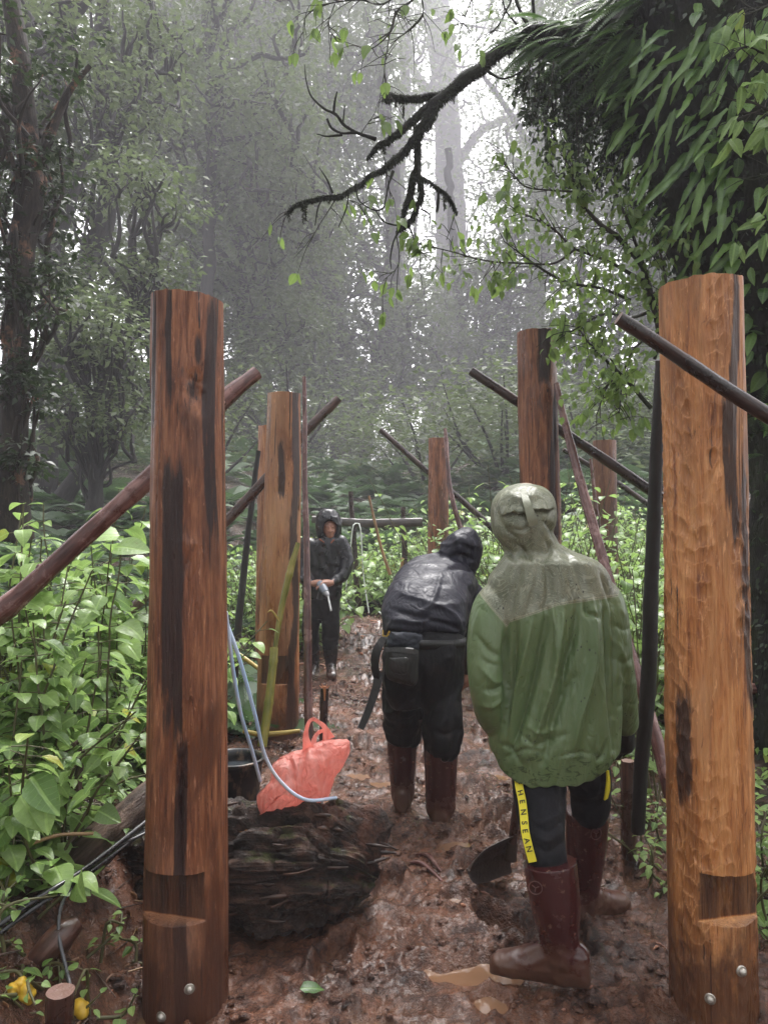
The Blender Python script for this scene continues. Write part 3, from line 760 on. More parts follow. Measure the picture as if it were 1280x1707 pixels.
# ------------------------------------------------------------------ rotten stump log
def rotten_log():
    m, n = 230, 190
    C = smooth_poly([P(60, 1480, 3.15), P(250, 1462, 3.12), P(420, 1440, 3.02), P(560, 1440, 3.0), P(622, 1462, 3.0)], m)
    T, N, B = frames_along(C)
    th = np.linspace(0, 2 * np.pi, n, endpoint=False)
    f = np.linspace(0, 1, m)
    R0 = .222 * (1 - .12 * f) * np.sqrt(np.clip(1 - np.maximum(0, (f - .72) / .28) ** 2.2, .01, 1))
    FF, TH = np.meshgrid(f, th, indexing='ij')
    R = np.repeat(R0[:, None], n, 1)
    Lz = FF * 1.35
    c, s = np.cos(TH), np.sin(TH)
    q = np.stack([Lz, c * .3, s * .3], -1).reshape(-1, 3)
    R = R.ravel()
    lay = fbm(np.stack([q[:, 0] * 2.2, q[:, 1] * 26, q[:, 2] * 26], 1), 4, 3, .6, True)
    R = R + .085 * fbm(q * np.array((3, 7, 7)), 4, 5) + .020 * lay + .017 * fbm(np.stack([q[:, 0] * 7, q[:, 1] * 80, q[:, 2] * 80], 1), 4, 9, .65, True)
    f1, f2, cid = cell2(np.stack([Lz.ravel() * 5.5 + .8 * fbm(q * 5, 2, 21), TH.ravel() * 4.2 + 1.2 * fbm(q * 3, 2, 22)], 1), 5, .9)
    R = R - .032 * sstep(.13, .0, f2 - f1) + .030 * (cid - .5)
    ledge = np.sin(TH.ravel() * 5 + 2.2 * fbm(q * 4, 2, 8) * 2); R = R + .030 * np.sign(ledge) * np.abs(ledge) ** .3 * sstep(.05, .2, FF.ravel())
    end = sstep(.66, 1, FF.ravel()); R = R + end * .07 * fbm(q * np.array((12, 16, 16)), 4, 12, .6)
    V = np.repeat(C, n, 0) + np.repeat(N, n, 0) * (R * c.ravel())[:, None] + np.repeat(B, n, 0) * (R * s.ravel())[:, None]
    V[:, 0] += end * .05 * fbm(q * np.array((4, 22, 22)), 3, 15)
    i = np.arange(m - 1)[:, None] * n; j = np.arange(n)[None]; j2 = (j + 1) % n
    F = np.stack([i + j, i + j2, i + n + j2, i + n + j], -1).reshape(-1, 4)
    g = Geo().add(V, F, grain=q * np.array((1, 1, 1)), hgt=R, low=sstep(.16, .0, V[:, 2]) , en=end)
    g.add(V[-n:], np.arange(n)[None], grain=q[-n:], en=np.ones(n))
    g.add(V[:n], np.arange(n)[::-1][None], grain=q[:n])
    t = NT("rotten_wood"); gr = t.attr("grain")
    a = t.noise(t.scale(gr, (5, 60, 60)), 1, 6, .65, .3); b = t.noise(t.pos(), 9, 5, .6)
    c = t.ramp(t.math('ADD', t.math('MULTIPLY', a, .6), t.math('MULTIPLY', b, .4)), [(.36, (.008, .005, .004)), (.48, (.034, .020, .015)), (.57, (.10, .058, .042)), (.68, (.25, .145, .10))])
    up = t.n("SeparateXYZ", {0: t.n("NewGeometry").outputs["Normal"]}).outputs[2]
    ms = t.math('MULTIPLY', t.mr(t.math('ADD', t.noise(t.pos(), 7, 5, .7), t.math('MULTIPLY', up, .12)), .62, .70), t.mr(up, .3, .8))
    c = t.mix(t.math('MULTIPLY', ms, .8), c, (.055, .065, .012))
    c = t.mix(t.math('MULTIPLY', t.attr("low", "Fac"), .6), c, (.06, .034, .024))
    c = t.mix(t.math('MULTIPLY', t.math('MULTIPLY', t.attr("en", "Fac"), t.mr(b, .5, .62)), .7), c, (.20, .085, .055))
    nb = t.bump(t.math('ADD', a, t.noise(t.pos(), 60, 4, .7)), 1., .025)
    r = t.done(t.bsdf(c, t.mr(b, .3, .7, .28, .7), nb, .5))
    rg = np.random.default_rng(4); sp = Geo()
    nrm = face_normals_v(V, [F]); cand = np.flatnonzero((nrm[:, 1] < .3) & (V[:, 2] > .05) & (V[:, 0] > -1.1))
    for k in rg.choice(cand, 46):
        L = rg.uniform(.03, .15); D = unit(np.array((1., rg.normal(0, .12), rg.normal(0, .16)))); a = V[k] + nrm[k] * .004
        tube(sp, [a - D * L / 2, a + nrm[k] * rg.uniform(0, .008), a + D * L / 2], [.0025, rg.uniform(.005, .011), .003], 5, seed=int(k), squash=(1, .5), rough=.3, steps=7)
    o = obj("rotten_log", g, r); obj("splinters", sp, m_pole("rotten_splinters", [(.008, .005, .004), (.04, .022, .016), (.20, .11, .075)], (.3, .6)), o, kind="stuff"); tag(o, "thick black rotten log lying in the mud under the red plastic bag", "log")
rotten_log()
g = Geo(); pts = [P(118, 1460, 2.72), P(150, 1425, 2.72), P(190, 1385, 2.78), P(250, 1325, 2.9), P(330, 1275, 3.1)]
tube(g, pts, [.062, .07, .062, .055, .05], 28, 70, rough=.22, seed=6)
M_OLDWOOD = m_bark("old_grey_wood", (.022, .015, .012), (.07, .045, .034), (.19, .125, .095), scale=1.3, rough=.6)
tag(obj("dead_log", g, M_OLDWOOD), "grey-brown dead log slanting down the bank left of the large left post", "log")
for (pts, r, lb) in (([(130, 1255, 2.9), (150, 1235, 2.92), (135, 1232, 2.9), (60, 1290, 2.8)], .009, "thin crooked dark twig arching above the mossy stem on the bank"),
                     ([(130, 1262, 2.9), (134, 1300, 2.9), (128, 1370, 2.85), (115, 1430, 2.75), (104, 1480, 2.6)], .016, "upright dead stem with a patch of yellow-green moss on the bank"),
                     ([(-20, 1462, 2.5), (40, 1415, 2.5), (100, 1392, 2.55), (160, 1388, 2.6)], .006, "long pale yellow runner creeping over the leaves of the bank")):
    g = Geo(); W = [P(*p) for p in pts]; tube(g, W, r, 8, 40, wob=.01, rough=.2, seed=int(r * 1000), wfreq=9)
    tag(obj("dead_twig", g, M_STICK if r < .008 else M_OLDWOOD), lb, "twig", "dead twigs on the leafy bank")
pole("root", "muddy brown root sticking out of the soil bank under the cables", "root", [(55, 1612, 2.3), (95, 1570, 2.32), (125, 1545, 2.36)], [40, 46, 26], M_POLE_BROWN, 61, 16, wob=.02, rough=.3)

# ------------------------------------------------------------------ leaves
def leaf_tpl(kind, rows=6, droop=.25, cup=.15, wave=0., seed=0, cols=3):
    t = np.linspace(0, 1, rows + 1)
    if kind == 'heart': w = .40 * np.power(np.clip(np.sin(np.pi * np.power(t, .66)), 0, 1), .62) * (1 - .30 * t ** 2)
    elif kind == 'lance': w = .17 * np.sin(np.pi * np.power(t, .8)) ** .8
    elif kind == 'ovate': w = .29 * np.sin(np.pi * np.power(t, .72)) ** .85
    elif kind == 'strap': w = .068 * np.minimum(1, 3.2 * t + .25) * np.power(np.clip(1 - t ** 4, 0, 1), .8)
    w = np.maximum(w, .004)
    if kind == 'strap': w = w * (1 + .18 * np.sin(t * 19 + seed))
    u = np.linspace(-1, 1, cols)
    U, T = np.meshgrid(u, t)
    W = w[:, None]
    x = U * W + .03 * np.sin(T * 3 + seed) * T
    z = -droop * T ** 2 + cup * np.abs(U) * W * 1.2 + wave * np.sin(T * 14 + U * 2 + seed) * np.abs(U) * W
    y = T * (1 - .25 * droop * T)
    V = np.stack([x, y, z], -1).reshape(-1, 3)
    m, n = rows + 1, cols
    i = np.arange(rows)[:, None] * n; j = np.arange(n - 1)[None]
    F = np.stack([i + j, i + j + 1, i + n + j + 1, i + n + j], -1).reshape(-1, 4)
    luv = np.stack([U * W * 1.0, T, U * 0], -1).reshape(-1, 3)
    return V, F, luv
QUAD = (np.array([(0, 0, 0), (-.26, .45, .06), (0, 1, -.12), (.26, .45, .06)]), np.array([(0, 3, 2, 1)]), np.array([(0, 0, 0), (-.26, .45, 0), (0, 1, 0), (.26, .45, 0)]))
TRI = (np.array([(-.2, 0, 0), (.2, 0, 0), (0, 1, -.1)]), np.array([(0, 1, 2)]), np.array([(-.2, 0, 0), (.2, 0, 0), (0, 1, 0)]))

def frame_mats(D, U):
    Y_ = unit(D); Xa = unit(np.cross(Y_, U)); Za = np.cross(Xa, Y_)
    return np.stack([Xa, Y_, Za], -1)  # columns

def scatter(geo, tpl, pos, D, U, S, rng, rnd=None):
    V, F, luv = tpl; N = len(pos)
    if N == 0: return
    M = frame_mats(D, U)
    W = np.einsum('nij,kj->nki', M, V) * np.asarray(S).reshape(-1, 1, 1) + pos[:, None]
    k = len(V)
    FF = (F[None] + (np.arange(N) * k)[:, None, None]).reshape(-1, F.shape[1])
    r = rng.uniform(0, 1, N) if rnd is None else rnd
    geo.add(W.reshape(-1, 3), FF, luv=np.tile(luv, (N, 1)), rnd=np.repeat(r, k))

def rdir(rng, n, z=(-.6, .2)):
    a = rng.uniform(0, 2 * np.pi, n); zz = rng.uniform(*z, n); s = np.sqrt(1 - np.clip(zz, -1, 1) ** 2)
    return np.stack([np.cos(a) * s, np.sin(a) * s, zz], 1)

M_LEAF_FAR = m_leaf("forest_leaves", (.034, .050, .022), (.125, .165, .068), .62, .34, .0)
M_LEAF_DARK = m_leaf("dark_leaves", (.006, .014, .005), (.036, .062, .018), .35, .22, .3)
M_LEAF_LITE = m_leaf("pale_hanging_leaves", (.065, .12, .026), (.19, .28, .07), .36, .36, .25)
M_LEAF_SHRUB = m_leaf("shrub_leaves", (.080, .160, .034), (.30, .44, .13), .32, .34, .4, yellow=.03)
M_LEAF_FERN = m_leaf("fern_green", (.030, .065, .024), (.085, .15, .055), .45, .25, .0)
M_LEAF_EPI = m_leaf("strap_fern_leaves", (.030, .085, .018), (.17, .29, .07), .30, .28, .35)
M_BARK = m_bark("dark_mossy_bark", (.012, .010, .008), (.030, .024, .018), (.060, .048, .036), (.020, .026, .009))
M_BARK_FAR = m_bark("forest_bark", (.006, .005, .005), (.014, .012, .011), (.030, .026, .024))

def deep(d): return d if d < 7 else 7 + (d - 7) * 4.6
def tree(name, label, stems, d, crown, seed, n_cl=60, leaf=.075, per=70, clr=.42, group="forest trees beyond the clearing", mat=None, bark=None, spread=1., twig=True, trough=.18, bn=12):
    """stems: list of [(px, py, width px[, depth offset])]; crown: list of (px, py, rx, ry, rz metres[, weight]) blobs of leaf clumps"""
    rng = np.random.default_rng(seed)
    d0 = d; d = deep(d); k_ = d / d0; leaf *= k_ * (1.35 if d0 > 7 else 1); clr *= k_ * 1.15; per = int(per * (.62 if d0 > 7 else 1)); crown = [(c[0], c[1], c[2], c[3], c[4] * k_, *c[5:]) for c in crown]; n_cl = int(n_cl * (2.0 if d0 > 7 else 1.2))
    base = P(*stems[0][0][:2], d)
    root = thing(name, base, label, "tree", group)
    g = Geo(); sk = []
    for k, st in enumerate(stems):
        W = np.array([P(s[0], s[1], d + (s[3] if len(s) > 3 else 0)) for s in st]); r = np.array([s[2] * d / FPX / 2 for s in st])
        steps = int(np.clip(np.linalg.norm(np.diff(W, axis=0), axis=1).sum() / .14, 10, 90))
        pr = smooth_poly(np.hstack([W, r[:, None]]), steps)
        if k == 0: pr[:, 3] *= 1 + .55 * np.exp(-np.arange(steps) / 3.2)
        C = tube(g, pr[:, :3], pr[:, 3], bn, wob=.05 * k_ * min(1, r.mean() * 8), seed=seed + k, rough=trough, wfreq=1.6)
        sk.append(C)
    SK = np.concatenate(sk)
    cl = Geo(); ws = np.array([c[5] if len(c) > 5 else 1. for c in crown]); ws = ws / ws.sum()
    for c, w in zip(crown, ws):
        ctr = P(c[0], c[1], d); rx, ry = c[2] * d / FPX, c[3] * d / FPX; rz = c[4]
        K = max(1, int(n_cl * w))
        q = rng.normal(size=(K, 3)); q = unit(q) * np.power(rng.uniform(0, 1, (K, 1)), .42)
        cc = ctr + q * np.array((rx, rz, ry)) * spread
        for c0 in cc:
            if twig:
                k = np.argmin(np.linalg.norm(SK - c0 + np.array((0, 0, .8)), axis=1)); a = SK[k]
                L = np.linalg.norm(c0 - a)
                if L > .15:
                    m1 = a * .6 + c0 * .4 + rng.normal(0, .09 * L, 3); m2 = a * .25 + c0 * .75 + rng.normal(0, .09 * L, 3) + np.array((0, 0, .06 * L))
                    tube(g, [a, m1, m2, c0], k_ * np.array([min(.05, .014 + .012 * L), .014 + .006 * L, .011, .004]), 5, steps=12, wob=.05, seed=int(rng.integers(1e6)), caps=False, wfreq=2.5)
                    SK = np.vstack([SK, m2[None]])
            n = int(per * rng.uniform(.5, 1.5)); R = clr * rng.uniform(.6, 1.35)
            nb = 4
            for b in range(nb):
                cb = c0 + rng.normal(0, R * .55, 3) * np.array((1, 1, .6))
                nn = n // nb
                p = cb + rng.normal(0, R * .36, (nn, 3)) * np.array((1, 1, .45))
                dd = unit(rdir(rng, nn, (-.7, .15)) + .6 * unit(p - c0))
                up = unit(np.array((0, 0, 1.)) + rng.normal(0, .45, (nn, 3)))
                scatter(cl, QUAD, p, dd, up, leaf * rng.uniform(.6, 1.35, nn), rng, rnd=np.clip(rng.normal(.5, .22, nn) + .25 * rng.normal(), 0, .99))
    obj("trunk", g, bark or M_BARK_FAR, root)
    if cl.n: obj("crown", cl, mat or M_LEAF_FAR, root, kind="stuff")
    return root

tree("mossy_tree", "fern-hung trunk with bare orange bark patches at the left border of the photo",
     [[(20, 900, 44), (22, 760, 42), (20, 640, 40), (24, 540, 40), (32, 430, 42), (45, 300, 40), (35, 150, 34), (8, -40, 30)],
      [(42, 300, 20), (80, 240, 14), (110, 160, 12), (150, 110, 8)], [(30, 200, 16), (0, 150, 14), (-40, 60, 10)]], 6.6,
     [(30, 330, 60, 90, .5, 1.1), (60, 470, 50, 70, .4, .8), (50, 620, 34, 90, .35, .9), (70, 150, 90, 110, .7, .9), (48, 760, 22, 50, .3, .4)], 101, n_cl=62, leaf=.075, per=50, clr=.16, mat=M_LEAF_DARK, bark=m_bark('peeling_bark', (.008, .006, .005), (.022, .016, .012), (.05, .035, .025), (.30, .15, .09), 1.2, lo=.56))
tree("forest_tree", "broad dark trunk that leans and loops a limb left at the top left corner",
     [[(70, 850, 36), (80, 720, 34), (88, 560, 32), (88, 430, 32), (68, 300, 34), (76, 200, 34), (92, 95, 36), (116, 0, 32), (130, -80, 28)],
      [(90, 85, 22), (60, 55, 20), (22, 58, 18), (-12, 95, 16)], [(78, 165, 12), (50, 172, 10), (15, 168, 9)], [(100, 50, 18), (135, 10, 14), (160, -40, 10)],
      [(88, 430, 16), (120, 340, 14), (140, 260, 10), (180, 210, 8)]], 9.0,
     [(60, 240, 80, 120, 1.0), (150, 120, 90, 110, 1.2), (20, 60, 60, 60, .8, .4), (90, 480, 60, 110, .9, .6)], 102, n_cl=58, leaf=.07, per=60, clr=.30)
tree("forest_tree", "tall S-bent dark trunk that splits in two parallel stems, left of the large reddish post",
     [[(82, 840, 34), (96, 700, 34), (108, 600, 34), (125, 500, 36), (160, 410, 34), (183, 310, 30), (176, 230, 24), (168, 110, 20), (172, 0, 18), (176, -80, 14)],
      [(184, 300, 14), (193, 220, 11), (191, 110, 9), (176, 30, 8)], [(183, 245, 8), (200, 122, 7), (235, 108, 6), (262, 120, 6), (285, 122, 5)],
      [(125, 500, 16), (100, 400, 13), (110, 300, 12), (125, 220, 8)], [(160, 400, 10), (155, 320, 8), (178, 270, 6)], [(108, 265, 12), (135, 245, 9), (150, 238, 6)],
      [(168, 110, 8), (150, 90, 6), (120, 105, 5)]], 9.6,
     [(200, 180, 100, 110, 1.2), (130, 300, 70, 90, 1.0), (240, 60, 90, 80, 1.2), (180, 460, 50, 80, .8, .6), (100, 60, 80, 70, 1.)], 103, n_cl=80, leaf=.07, per=60, clr=.30)
tree("forest_tree", "thin dark tree leaning right between the bent trunk and the large reddish post",
     [[(112, 830, 22), (150, 735, 20), (190, 655, 20), (213, 570, 18), (222, 490, 16), (224, 400, 14)], [(205, 600, 9), (190, 560, 8), (150, 540, 6), (135, 560, 5)],
      [(222, 500, 9), (245, 540, 9), (252, 620, 8), (262, 700, 7)], [(222, 500, 8), (200, 470, 8), (175, 438, 6)]], 8.6,
     [(230, 470, 60, 70, .9), (170, 560, 60, 60, .9), (215, 650, 50, 70, .8), (240, 330, 70, 80, .9)], 104, n_cl=60, leaf=.065, per=60, clr=.26)
tree("forest_tree", "small forked dark trunk low in front of the leaning thin tree",
     [[(158, 850, 20), (160, 770, 18), (150, 690, 16), (138, 610, 14), (132, 540, 10)], [(152, 700, 13), (168, 650, 11), (192, 590, 9), (205, 540, 6)], [(158, 760, 9), (185, 720, 7), (205, 700, 5)]], 8.0,
     [(140, 560, 50, 50, .6), (195, 560, 40, 50, .6), (185, 690, 50, 60, .7), (120, 700, 30, 70, .6)], 105, n_cl=46, leaf=.06, per=50, clr=.22)
tree("forest_tree", "dark trunk standing straight just right of the large reddish post",
     [[(403, 840, 20), (404, 700, 17), (406, 560, 16), (400, 420, 14), (380, 300, 12)], [(404, 600, 9), (440, 550, 8), (470, 600, 6), (480, 650, 5)], [(400, 460, 9), (350, 400, 8), (310, 370, 6)]], 13.5,
     [(400, 400, 110, 110, 2.0), (300, 480, 100, 100, 1.8), (450, 560, 80, 70, 1.5), (300, 650, 90, 90, 1.5, .7)], 106, n_cl=150, leaf=.085, per=80, clr=.42)
tree("forest_tree", "tree with twisting forked limbs high above the large reddish post",
     [[(330, 850, 26), (335, 600, 24), (350, 400, 20), (352, 250, 18), (352, 130, 17), (349, 80, 16), (372, 20, 12), (400, -40, 10)],
      [(352, 240, 10), (372, 130, 12), (400, 108, 11), (430, 92, 9), (465, 97, 7), (505, 88, 5)], [(350, 95, 10), (340, 40, 9), (345, -30, 8)],
      [(300, 330, 8), (302, 250, 8), (318, 170, 7), (300, 80, 7), (292, 20, 6)], [(352, 300, 8), (300, 180, 8), (290, 120, 7), (300, 60, 5)], [(372, 130, 8), (374, 60, 7), (410, 30, 6), (430, -20, 6)]], 12.5,
     [(380, 60, 170, 110, 2.2), (300, 230, 130, 110, 2.0), (450, 210, 110, 120, 2.0), (250, 80, 90, 90, 1.5, .6), (470, 340, 100, 80, 1.6)], 107, n_cl=150, leaf=.08, per=75, clr=.42)
tree("forest_tree", "leaning hazy trunk above the rail fence, behind the slender pink pole",
     [[(586, 850, 46), (605, 700, 38), (636, 600, 34), (652, 480, 30), (655, 330, 26), (640, 180, 22), (630, 40, 18)], [(652, 480, 14), (600, 400, 12), (560, 340, 9)], [(640, 590, 10), (680, 560, 8), (740, 600, 6)]], 18,
     [(560, 420, 130, 150, 3), (620, 620, 90, 90, 2.4, .8), (520, 250, 110, 110, 2.5), (680, 540, 70, 60, 2, .4), (600, 130, 70, 90, 2.5, .5)], 108, n_cl=210, leaf=.11, per=80, clr=.60)
tree("forest_tree", "pair of straight hazy trunks behind the man in the black raincoat",
     [[(526, 850, 26), (528, 700, 24), (530, 500, 22), (535, 330, 18)], [(561, 850, 32), (562, 700, 28), (556, 520, 24), (540, 350, 20)], [(556, 600, 9), (590, 560, 7), (620, 580, 6)]], 17,
     [(500, 560, 90, 90, 2.4), (480, 430, 110, 100, 2.5), (560, 640, 70, 50, 2, .6), (440, 680, 60, 50, 1.6, .5)], 109, n_cl=150, leaf=.10, per=80, clr=.55)
tree("forest_tree", "huge faint trunk in the bright fog at the top centre",
     [[(715, 840, 70), (738, 640, 56), (750, 420, 50), (745, 200, 46), (728, 0, 42), (720, -120, 38)], [(748, 300, 18), (800, 220, 14), (870, 190, 10)], [(745, 200, 18), (690, 120, 14), (650, 60, 10)]], 34,
     [(700, 120, 130, 130, 4, .7), (860, 230, 100, 110, 3, .8), (780, 360, 110, 80, 3, .7), (700, 500, 80, 100, 3, .5), (860, 40, 110, 70, 3, .5)], 110, n_cl=88, leaf=.15, per=60, clr=.8)
tree("forest_tree", "slim hazy trunk with a twin stem just right of the middle post",
     [[(771, 850, 22), (775, 700, 17), (772, 560, 16), (758, 420, 14), (745, 250, 12)], [(785, 850, 11), (788, 720, 9), (800, 600, 8), (800, 480, 6)], [(772, 600, 8), (740, 560, 6), (700, 545, 4)]], 20,
     [(780, 500, 90, 70, 2.5), (720, 620, 80, 70, 2.2), (800, 650, 60, 60, 2, .7)], 111, n_cl=75, leaf=.11, per=70, clr=.55)
tree("forest_tree", "slim hazy trunk halfway between the middle post and the black-stained post",
     [[(806, 850, 14), (804, 700, 12), (808, 560, 11), (815, 430, 9)], [(804, 680, 6), (830, 640, 5), (850, 600, 4)]], 20.5, [(830, 540, 70, 60, 2), (800, 640, 40, 60, 1.5, .6)], 112, n_cl=46, leaf=.11, per=60, clr=.5)
tree("forest_tree", "hazy branching trunk touching the left edge of the black-stained post",
     [[(846, 850, 26), (842, 720, 20), (838, 620, 18), (845, 500, 15), (850, 380, 12)], [(838, 640, 9), (815, 590, 7), (800, 560, 5)], [(856, 850, 12), (860, 700, 11), (868, 600, 9)]], 19.5,
     [(870, 460, 80, 80, 2.5), (830, 600, 60, 60, 2.), (900, 620, 60, 80, 2.)], 113, n_cl=90, leaf=.11, per=70, clr=.52)
tree("forest_tree", "dark hazy tree filling the gap between the black-stained post and the leafy sapling",
     [[(962, 850, 22), (960, 700, 20), (972, 560, 17), (965, 430, 14)], [(1010, 850, 16), (1012, 700, 14), (1030, 560, 11)], [(965, 650, 8), (930, 600, 6)]], 15,
     [(980, 560, 90, 90, 2.), (1030, 680, 70, 70, 1.8), (950, 690, 60, 60, 1.6), (1060, 480, 60, 60, 1.5, .6)], 114, n_cl=130, leaf=.09, per=75, clr=.48)
tree("forest_tree", "faint broad tree veiled by fog above the black-stained post", [[(880, 850, 44), (885, 600, 36), (900, 350, 30), (890, 120, 24), (900, -60, 20)], [(895, 360, 14), (960, 260, 10), (990, 200, 7)], [(888, 250, 12), (830, 160, 9), (800, 120, 6)]], 27,
     [(930, 170, 110, 120, 4), (860, 350, 90, 90, 4), (960, 380, 90, 90, 4), (820, 480, 80, 60, 3, .6)], 116, n_cl=62, leaf=.13, per=70, clr=.75)
tree("forest_tree", "faint tree silhouette in the fog just left of the huge faint trunk", [[(668, 850, 30), (672, 600, 26), (662, 350, 22), (676, 120, 18), (670, -60, 14)], [(664, 360, 10), (620, 280, 8), (600, 200, 5)], [(672, 200, 9), (720, 140, 7), (760, 60, 5)]], 29,
     [(640, 200, 90, 120, 4), (690, 60, 90, 80, 4), (650, 400, 80, 90, 4), (780, 120, 70, 70, 3, .5)], 117, n_cl=48, leaf=.13, per=70, clr=.75)
tree("forest_bush", "dark bushy tree top rising just beyond the rail fence",
     [[(612, 900, 8), (614, 840, 7), (618, 790, 5)], [(614, 850, 5), (590, 810, 4)], [(614, 850, 5), (650, 810, 4)]], 11.2,
     [(620, 800, 42, 26, .6), (590, 830, 30, 24, .5), (655, 828, 24, 20, .5)], 115, n_cl=60, leaf=.06, per=60, clr=.22, mat=M_LEAF_FAR)
# trees of the deep forest: a few kinds, copied with their parts
def proto_tree(seed, H, r, n_cl, leaf):
    rng = np.random.default_rng(seed)
    bend = rng.normal(0, .5, (5, 2)).cumsum(0)
    root = thing("forest_tree", (0, 0, 0), "hazy dark tree deep in the fog", "tree", "dim trees deep in the foggy forest")
    g = Geo(); cl = Geo()
    W = np.array([(b[0], b[1], z) for b, z in zip(np.vstack([[0, 0], bend]), np.linspace(-.5, H, 6))])
    C = tube(g, W, np.linspace(r * 1.25, r * .4, 6), 10, steps=40, rough=.15, seed=seed)
    for _ in range(16):
        k = rng.integers(12, 39); a = C[k]; dr = rdir(rng, 1, (.0, .7))[0]; L = rng.uniform(1.5, 4.5)
        pts = [a, a + dr * L * .4 + rng.normal(0, .3, 3), a + dr * L * .8 + rng.normal(0, .5, 3), a + dr * L + np.array((0, 0, .4))]
        B = tube(g, pts, [r * .4, r * .25, r * .14, .03], 6, steps=16, wob=.15, seed=int(rng.integers(1e6)), caps=False)
        for _ in range(n_cl // 16):
            c0 = B[rng.integers(5, 16)] + rng.normal(0, .8, 3)
            n = 60; p = c0 + rng.normal(0, .5, (n, 3)) * np.array((1, 1, .5))
            scatter(cl, QUAD, p, rdir(rng, n, (-.7, .2)), unit(np.array((0, 0, 1.)) + rng.normal(0, .5, (n, 3))), leaf * rng.uniform(.6, 1.4, n), rng)
    obj("trunk", g, M_BARK_FAR, root); obj("crown", cl, M_LEAF_FAR, root, kind="stuff")
    return root
protos = [proto_tree(201, 15, .20, 260, .15), proto_tree(202, 16, .18, 280, .15), proto_tree(203, 15, .15, 240, .14)]
far_spots = [(a, 18 + (b - 11) * 2.7) for a, b in [(-8.5, 17), (-12, 22), (-6.5, 24), (-15, 15), (-3.8, 27), (-10, 31), (-17, 28), (1.2, 29.5), (4.8, 25), (7.5, 21), (10.5, 27), (8.5, 15.5), (12.5, 18.5), (6.2, 33), (-1.8, 37), (-6, 40), (11.5, 38), (15.5, 32), (-21, 36), (2.8, 44), (7.5, 47), (-13, 46), (18, 24), (-3.5, 21.5), (15, 44), (-24, 24), (-1, 33), (3.5, 36), (-9, 36), (0, 42), (6, 30), (-5, 33), (9, 41), (-16, 40), (20, 38)]]
rg = np.random.default_rng(77)
used = [False] * 3
far_spots = [(a * b / (11 + (b - 18) / 2.7), b) for a, b in far_spots]
far_spots = [(a, b) for a, b in far_spots if not (-.04 < a / b < .22)]
for i, (x, y) in enumerate(far_spots):
    pr_ = protos[i % 3]
    if not used[i % 3]: r = pr_; used[i % 3] = True
    else:
        r = pr_.copy(); COL.objects.link(r)
        for ch in pr_.children:
            c = ch.copy(); COL.objects.link(c); c.parent = r
    pxx = CXP + x / y * FPX; r["label"] = ("tall" if y < 55 else "dimmer" if y < 85 else "faintest") + " hazy tree deep in the fog, " + beside(pxx)
    r.location = (x, y, float(ground_macro(x, y))); r.rotation_euler = (0, 0, rg.uniform(0, 6.28)); s = y / 21 * rg.uniform(.75, 1.1); r.scale = (s, s, s * rg.uniform(.95, 1.15))

bp = None
for i in range(46):
    y = rg.uniform(17, 75); x = rg.uniform(-.52, .50) * y
    if bp is None:
        rb_ = np.random.default_rng(205); bp = thing("forest_bush", (0, 0, 0), "hazy low bush between the trunks of the foggy forest", "bush", "low bushes between the forest trunks")
        g = Geo(); cl = Geo()
        for _ in range(9):
            a = rb_.uniform(0, 6.28); tip = np.array((math.cos(a) * 1.1, math.sin(a) * 1.1, rb_.uniform(1.0, 2.2))); tube(g, [(0, 0, -.2), tip * .5 + rb_.normal(0, .1, 3), tip], [.04, .025, .01], 5, steps=10)
            for _ in range(4):
                n = 60; c0 = tip + rb_.normal(0, .5, 3) - (0, 0, .35); scatter(cl, QUAD, c0 + rb_.normal(0, .32, (n, 3)), rdir(rb_, n, (-.6, .3)), unit(np.array((0, 0, 1.)) + rb_.normal(0, .5, (n, 3))), rb_.uniform(.08, .17, n), rb_)
        obj("stem", g, M_BARK_FAR, bp); obj("crown", cl, M_LEAF_FAR, bp, kind="stuff"); r = bp
    else:
        r = bp.copy(); COL.objects.link(r)
        for ch in bp.children: c = ch.copy(); COL.objects.link(c); c.parent = r
    r["label"] = ("nearer" if y < 35 else "farther" if y < 55 else "farthest") + " hazy low bush of the foggy forest, " + beside(CXP + x / y * FPX)
    r.location = (x, y, float(ground_macro(x, y)) - .1); s = rg.uniform(.7, 1.3) * (1 + y / 90); r.scale = (s * 1.3, s * 1.3, s); r.rotation_euler = (0, 0, rg.uniform(0, 6.28))

# ------------------------------------------------------------------ the huge tree on the right, hung with strap ferns
rng = np.random.default_rng(301)
giant = thing("epiphyte_tree", P(1370, 1230, 4.6), "huge black trunk on the right buried under long hanging strap-shaped leaves and ferns", "tree")
core = Geo()
tp = [(1390, 1290, 4.75), (1372, 1000, 4.65), (1362, 760, 4.6), (1335, 560, 4.55), (1295, 330, 4.5), (1260, 120, 4.5), (1240, -120, 4.5)]
tube(core, [P(*p) for p in tp], [.50, .42, .40, .50, .64, .74, .78], 20, steps=40)
lp = [(1200, 60, 4.5), (1090, 70, 4.55), (1000, 85, 4.6), (930, 78, 4.6), (868, 62, 4.6)]
tube(core, [P(*p) for p in lp], [.40, .31, .20, .11, .05], 14, steps=30)
rs = [(1150, 260, 4.4, .30), (1110, 180, 4.45, .24), (1180, 380, 4.35, .26), (1165, 330, 4.3, .22), (1060, 110, 4.5, .20), (960, 110, 4.6, .10)]
for (a, b, c, r) in rs:
    ctr = P(a, b, c); tube(core, [ctr - (0, 0, r), ctr - (0, 0, r * .6), ctr, ctr + (0, 0, r * .6), ctr + (0, 0, r)], [.02, r * .8, r, r * .8, .02], 14)
V, Fs, N = remesh(core, .035, 4)
V = V + N * (.05 * fbm(V * 4, 4, 5)[:, None] + .02 * fbm(V * 14, 3, 6)[:, None])
g = Geo(); g.add(V, Fs, grain=V * 1.0)
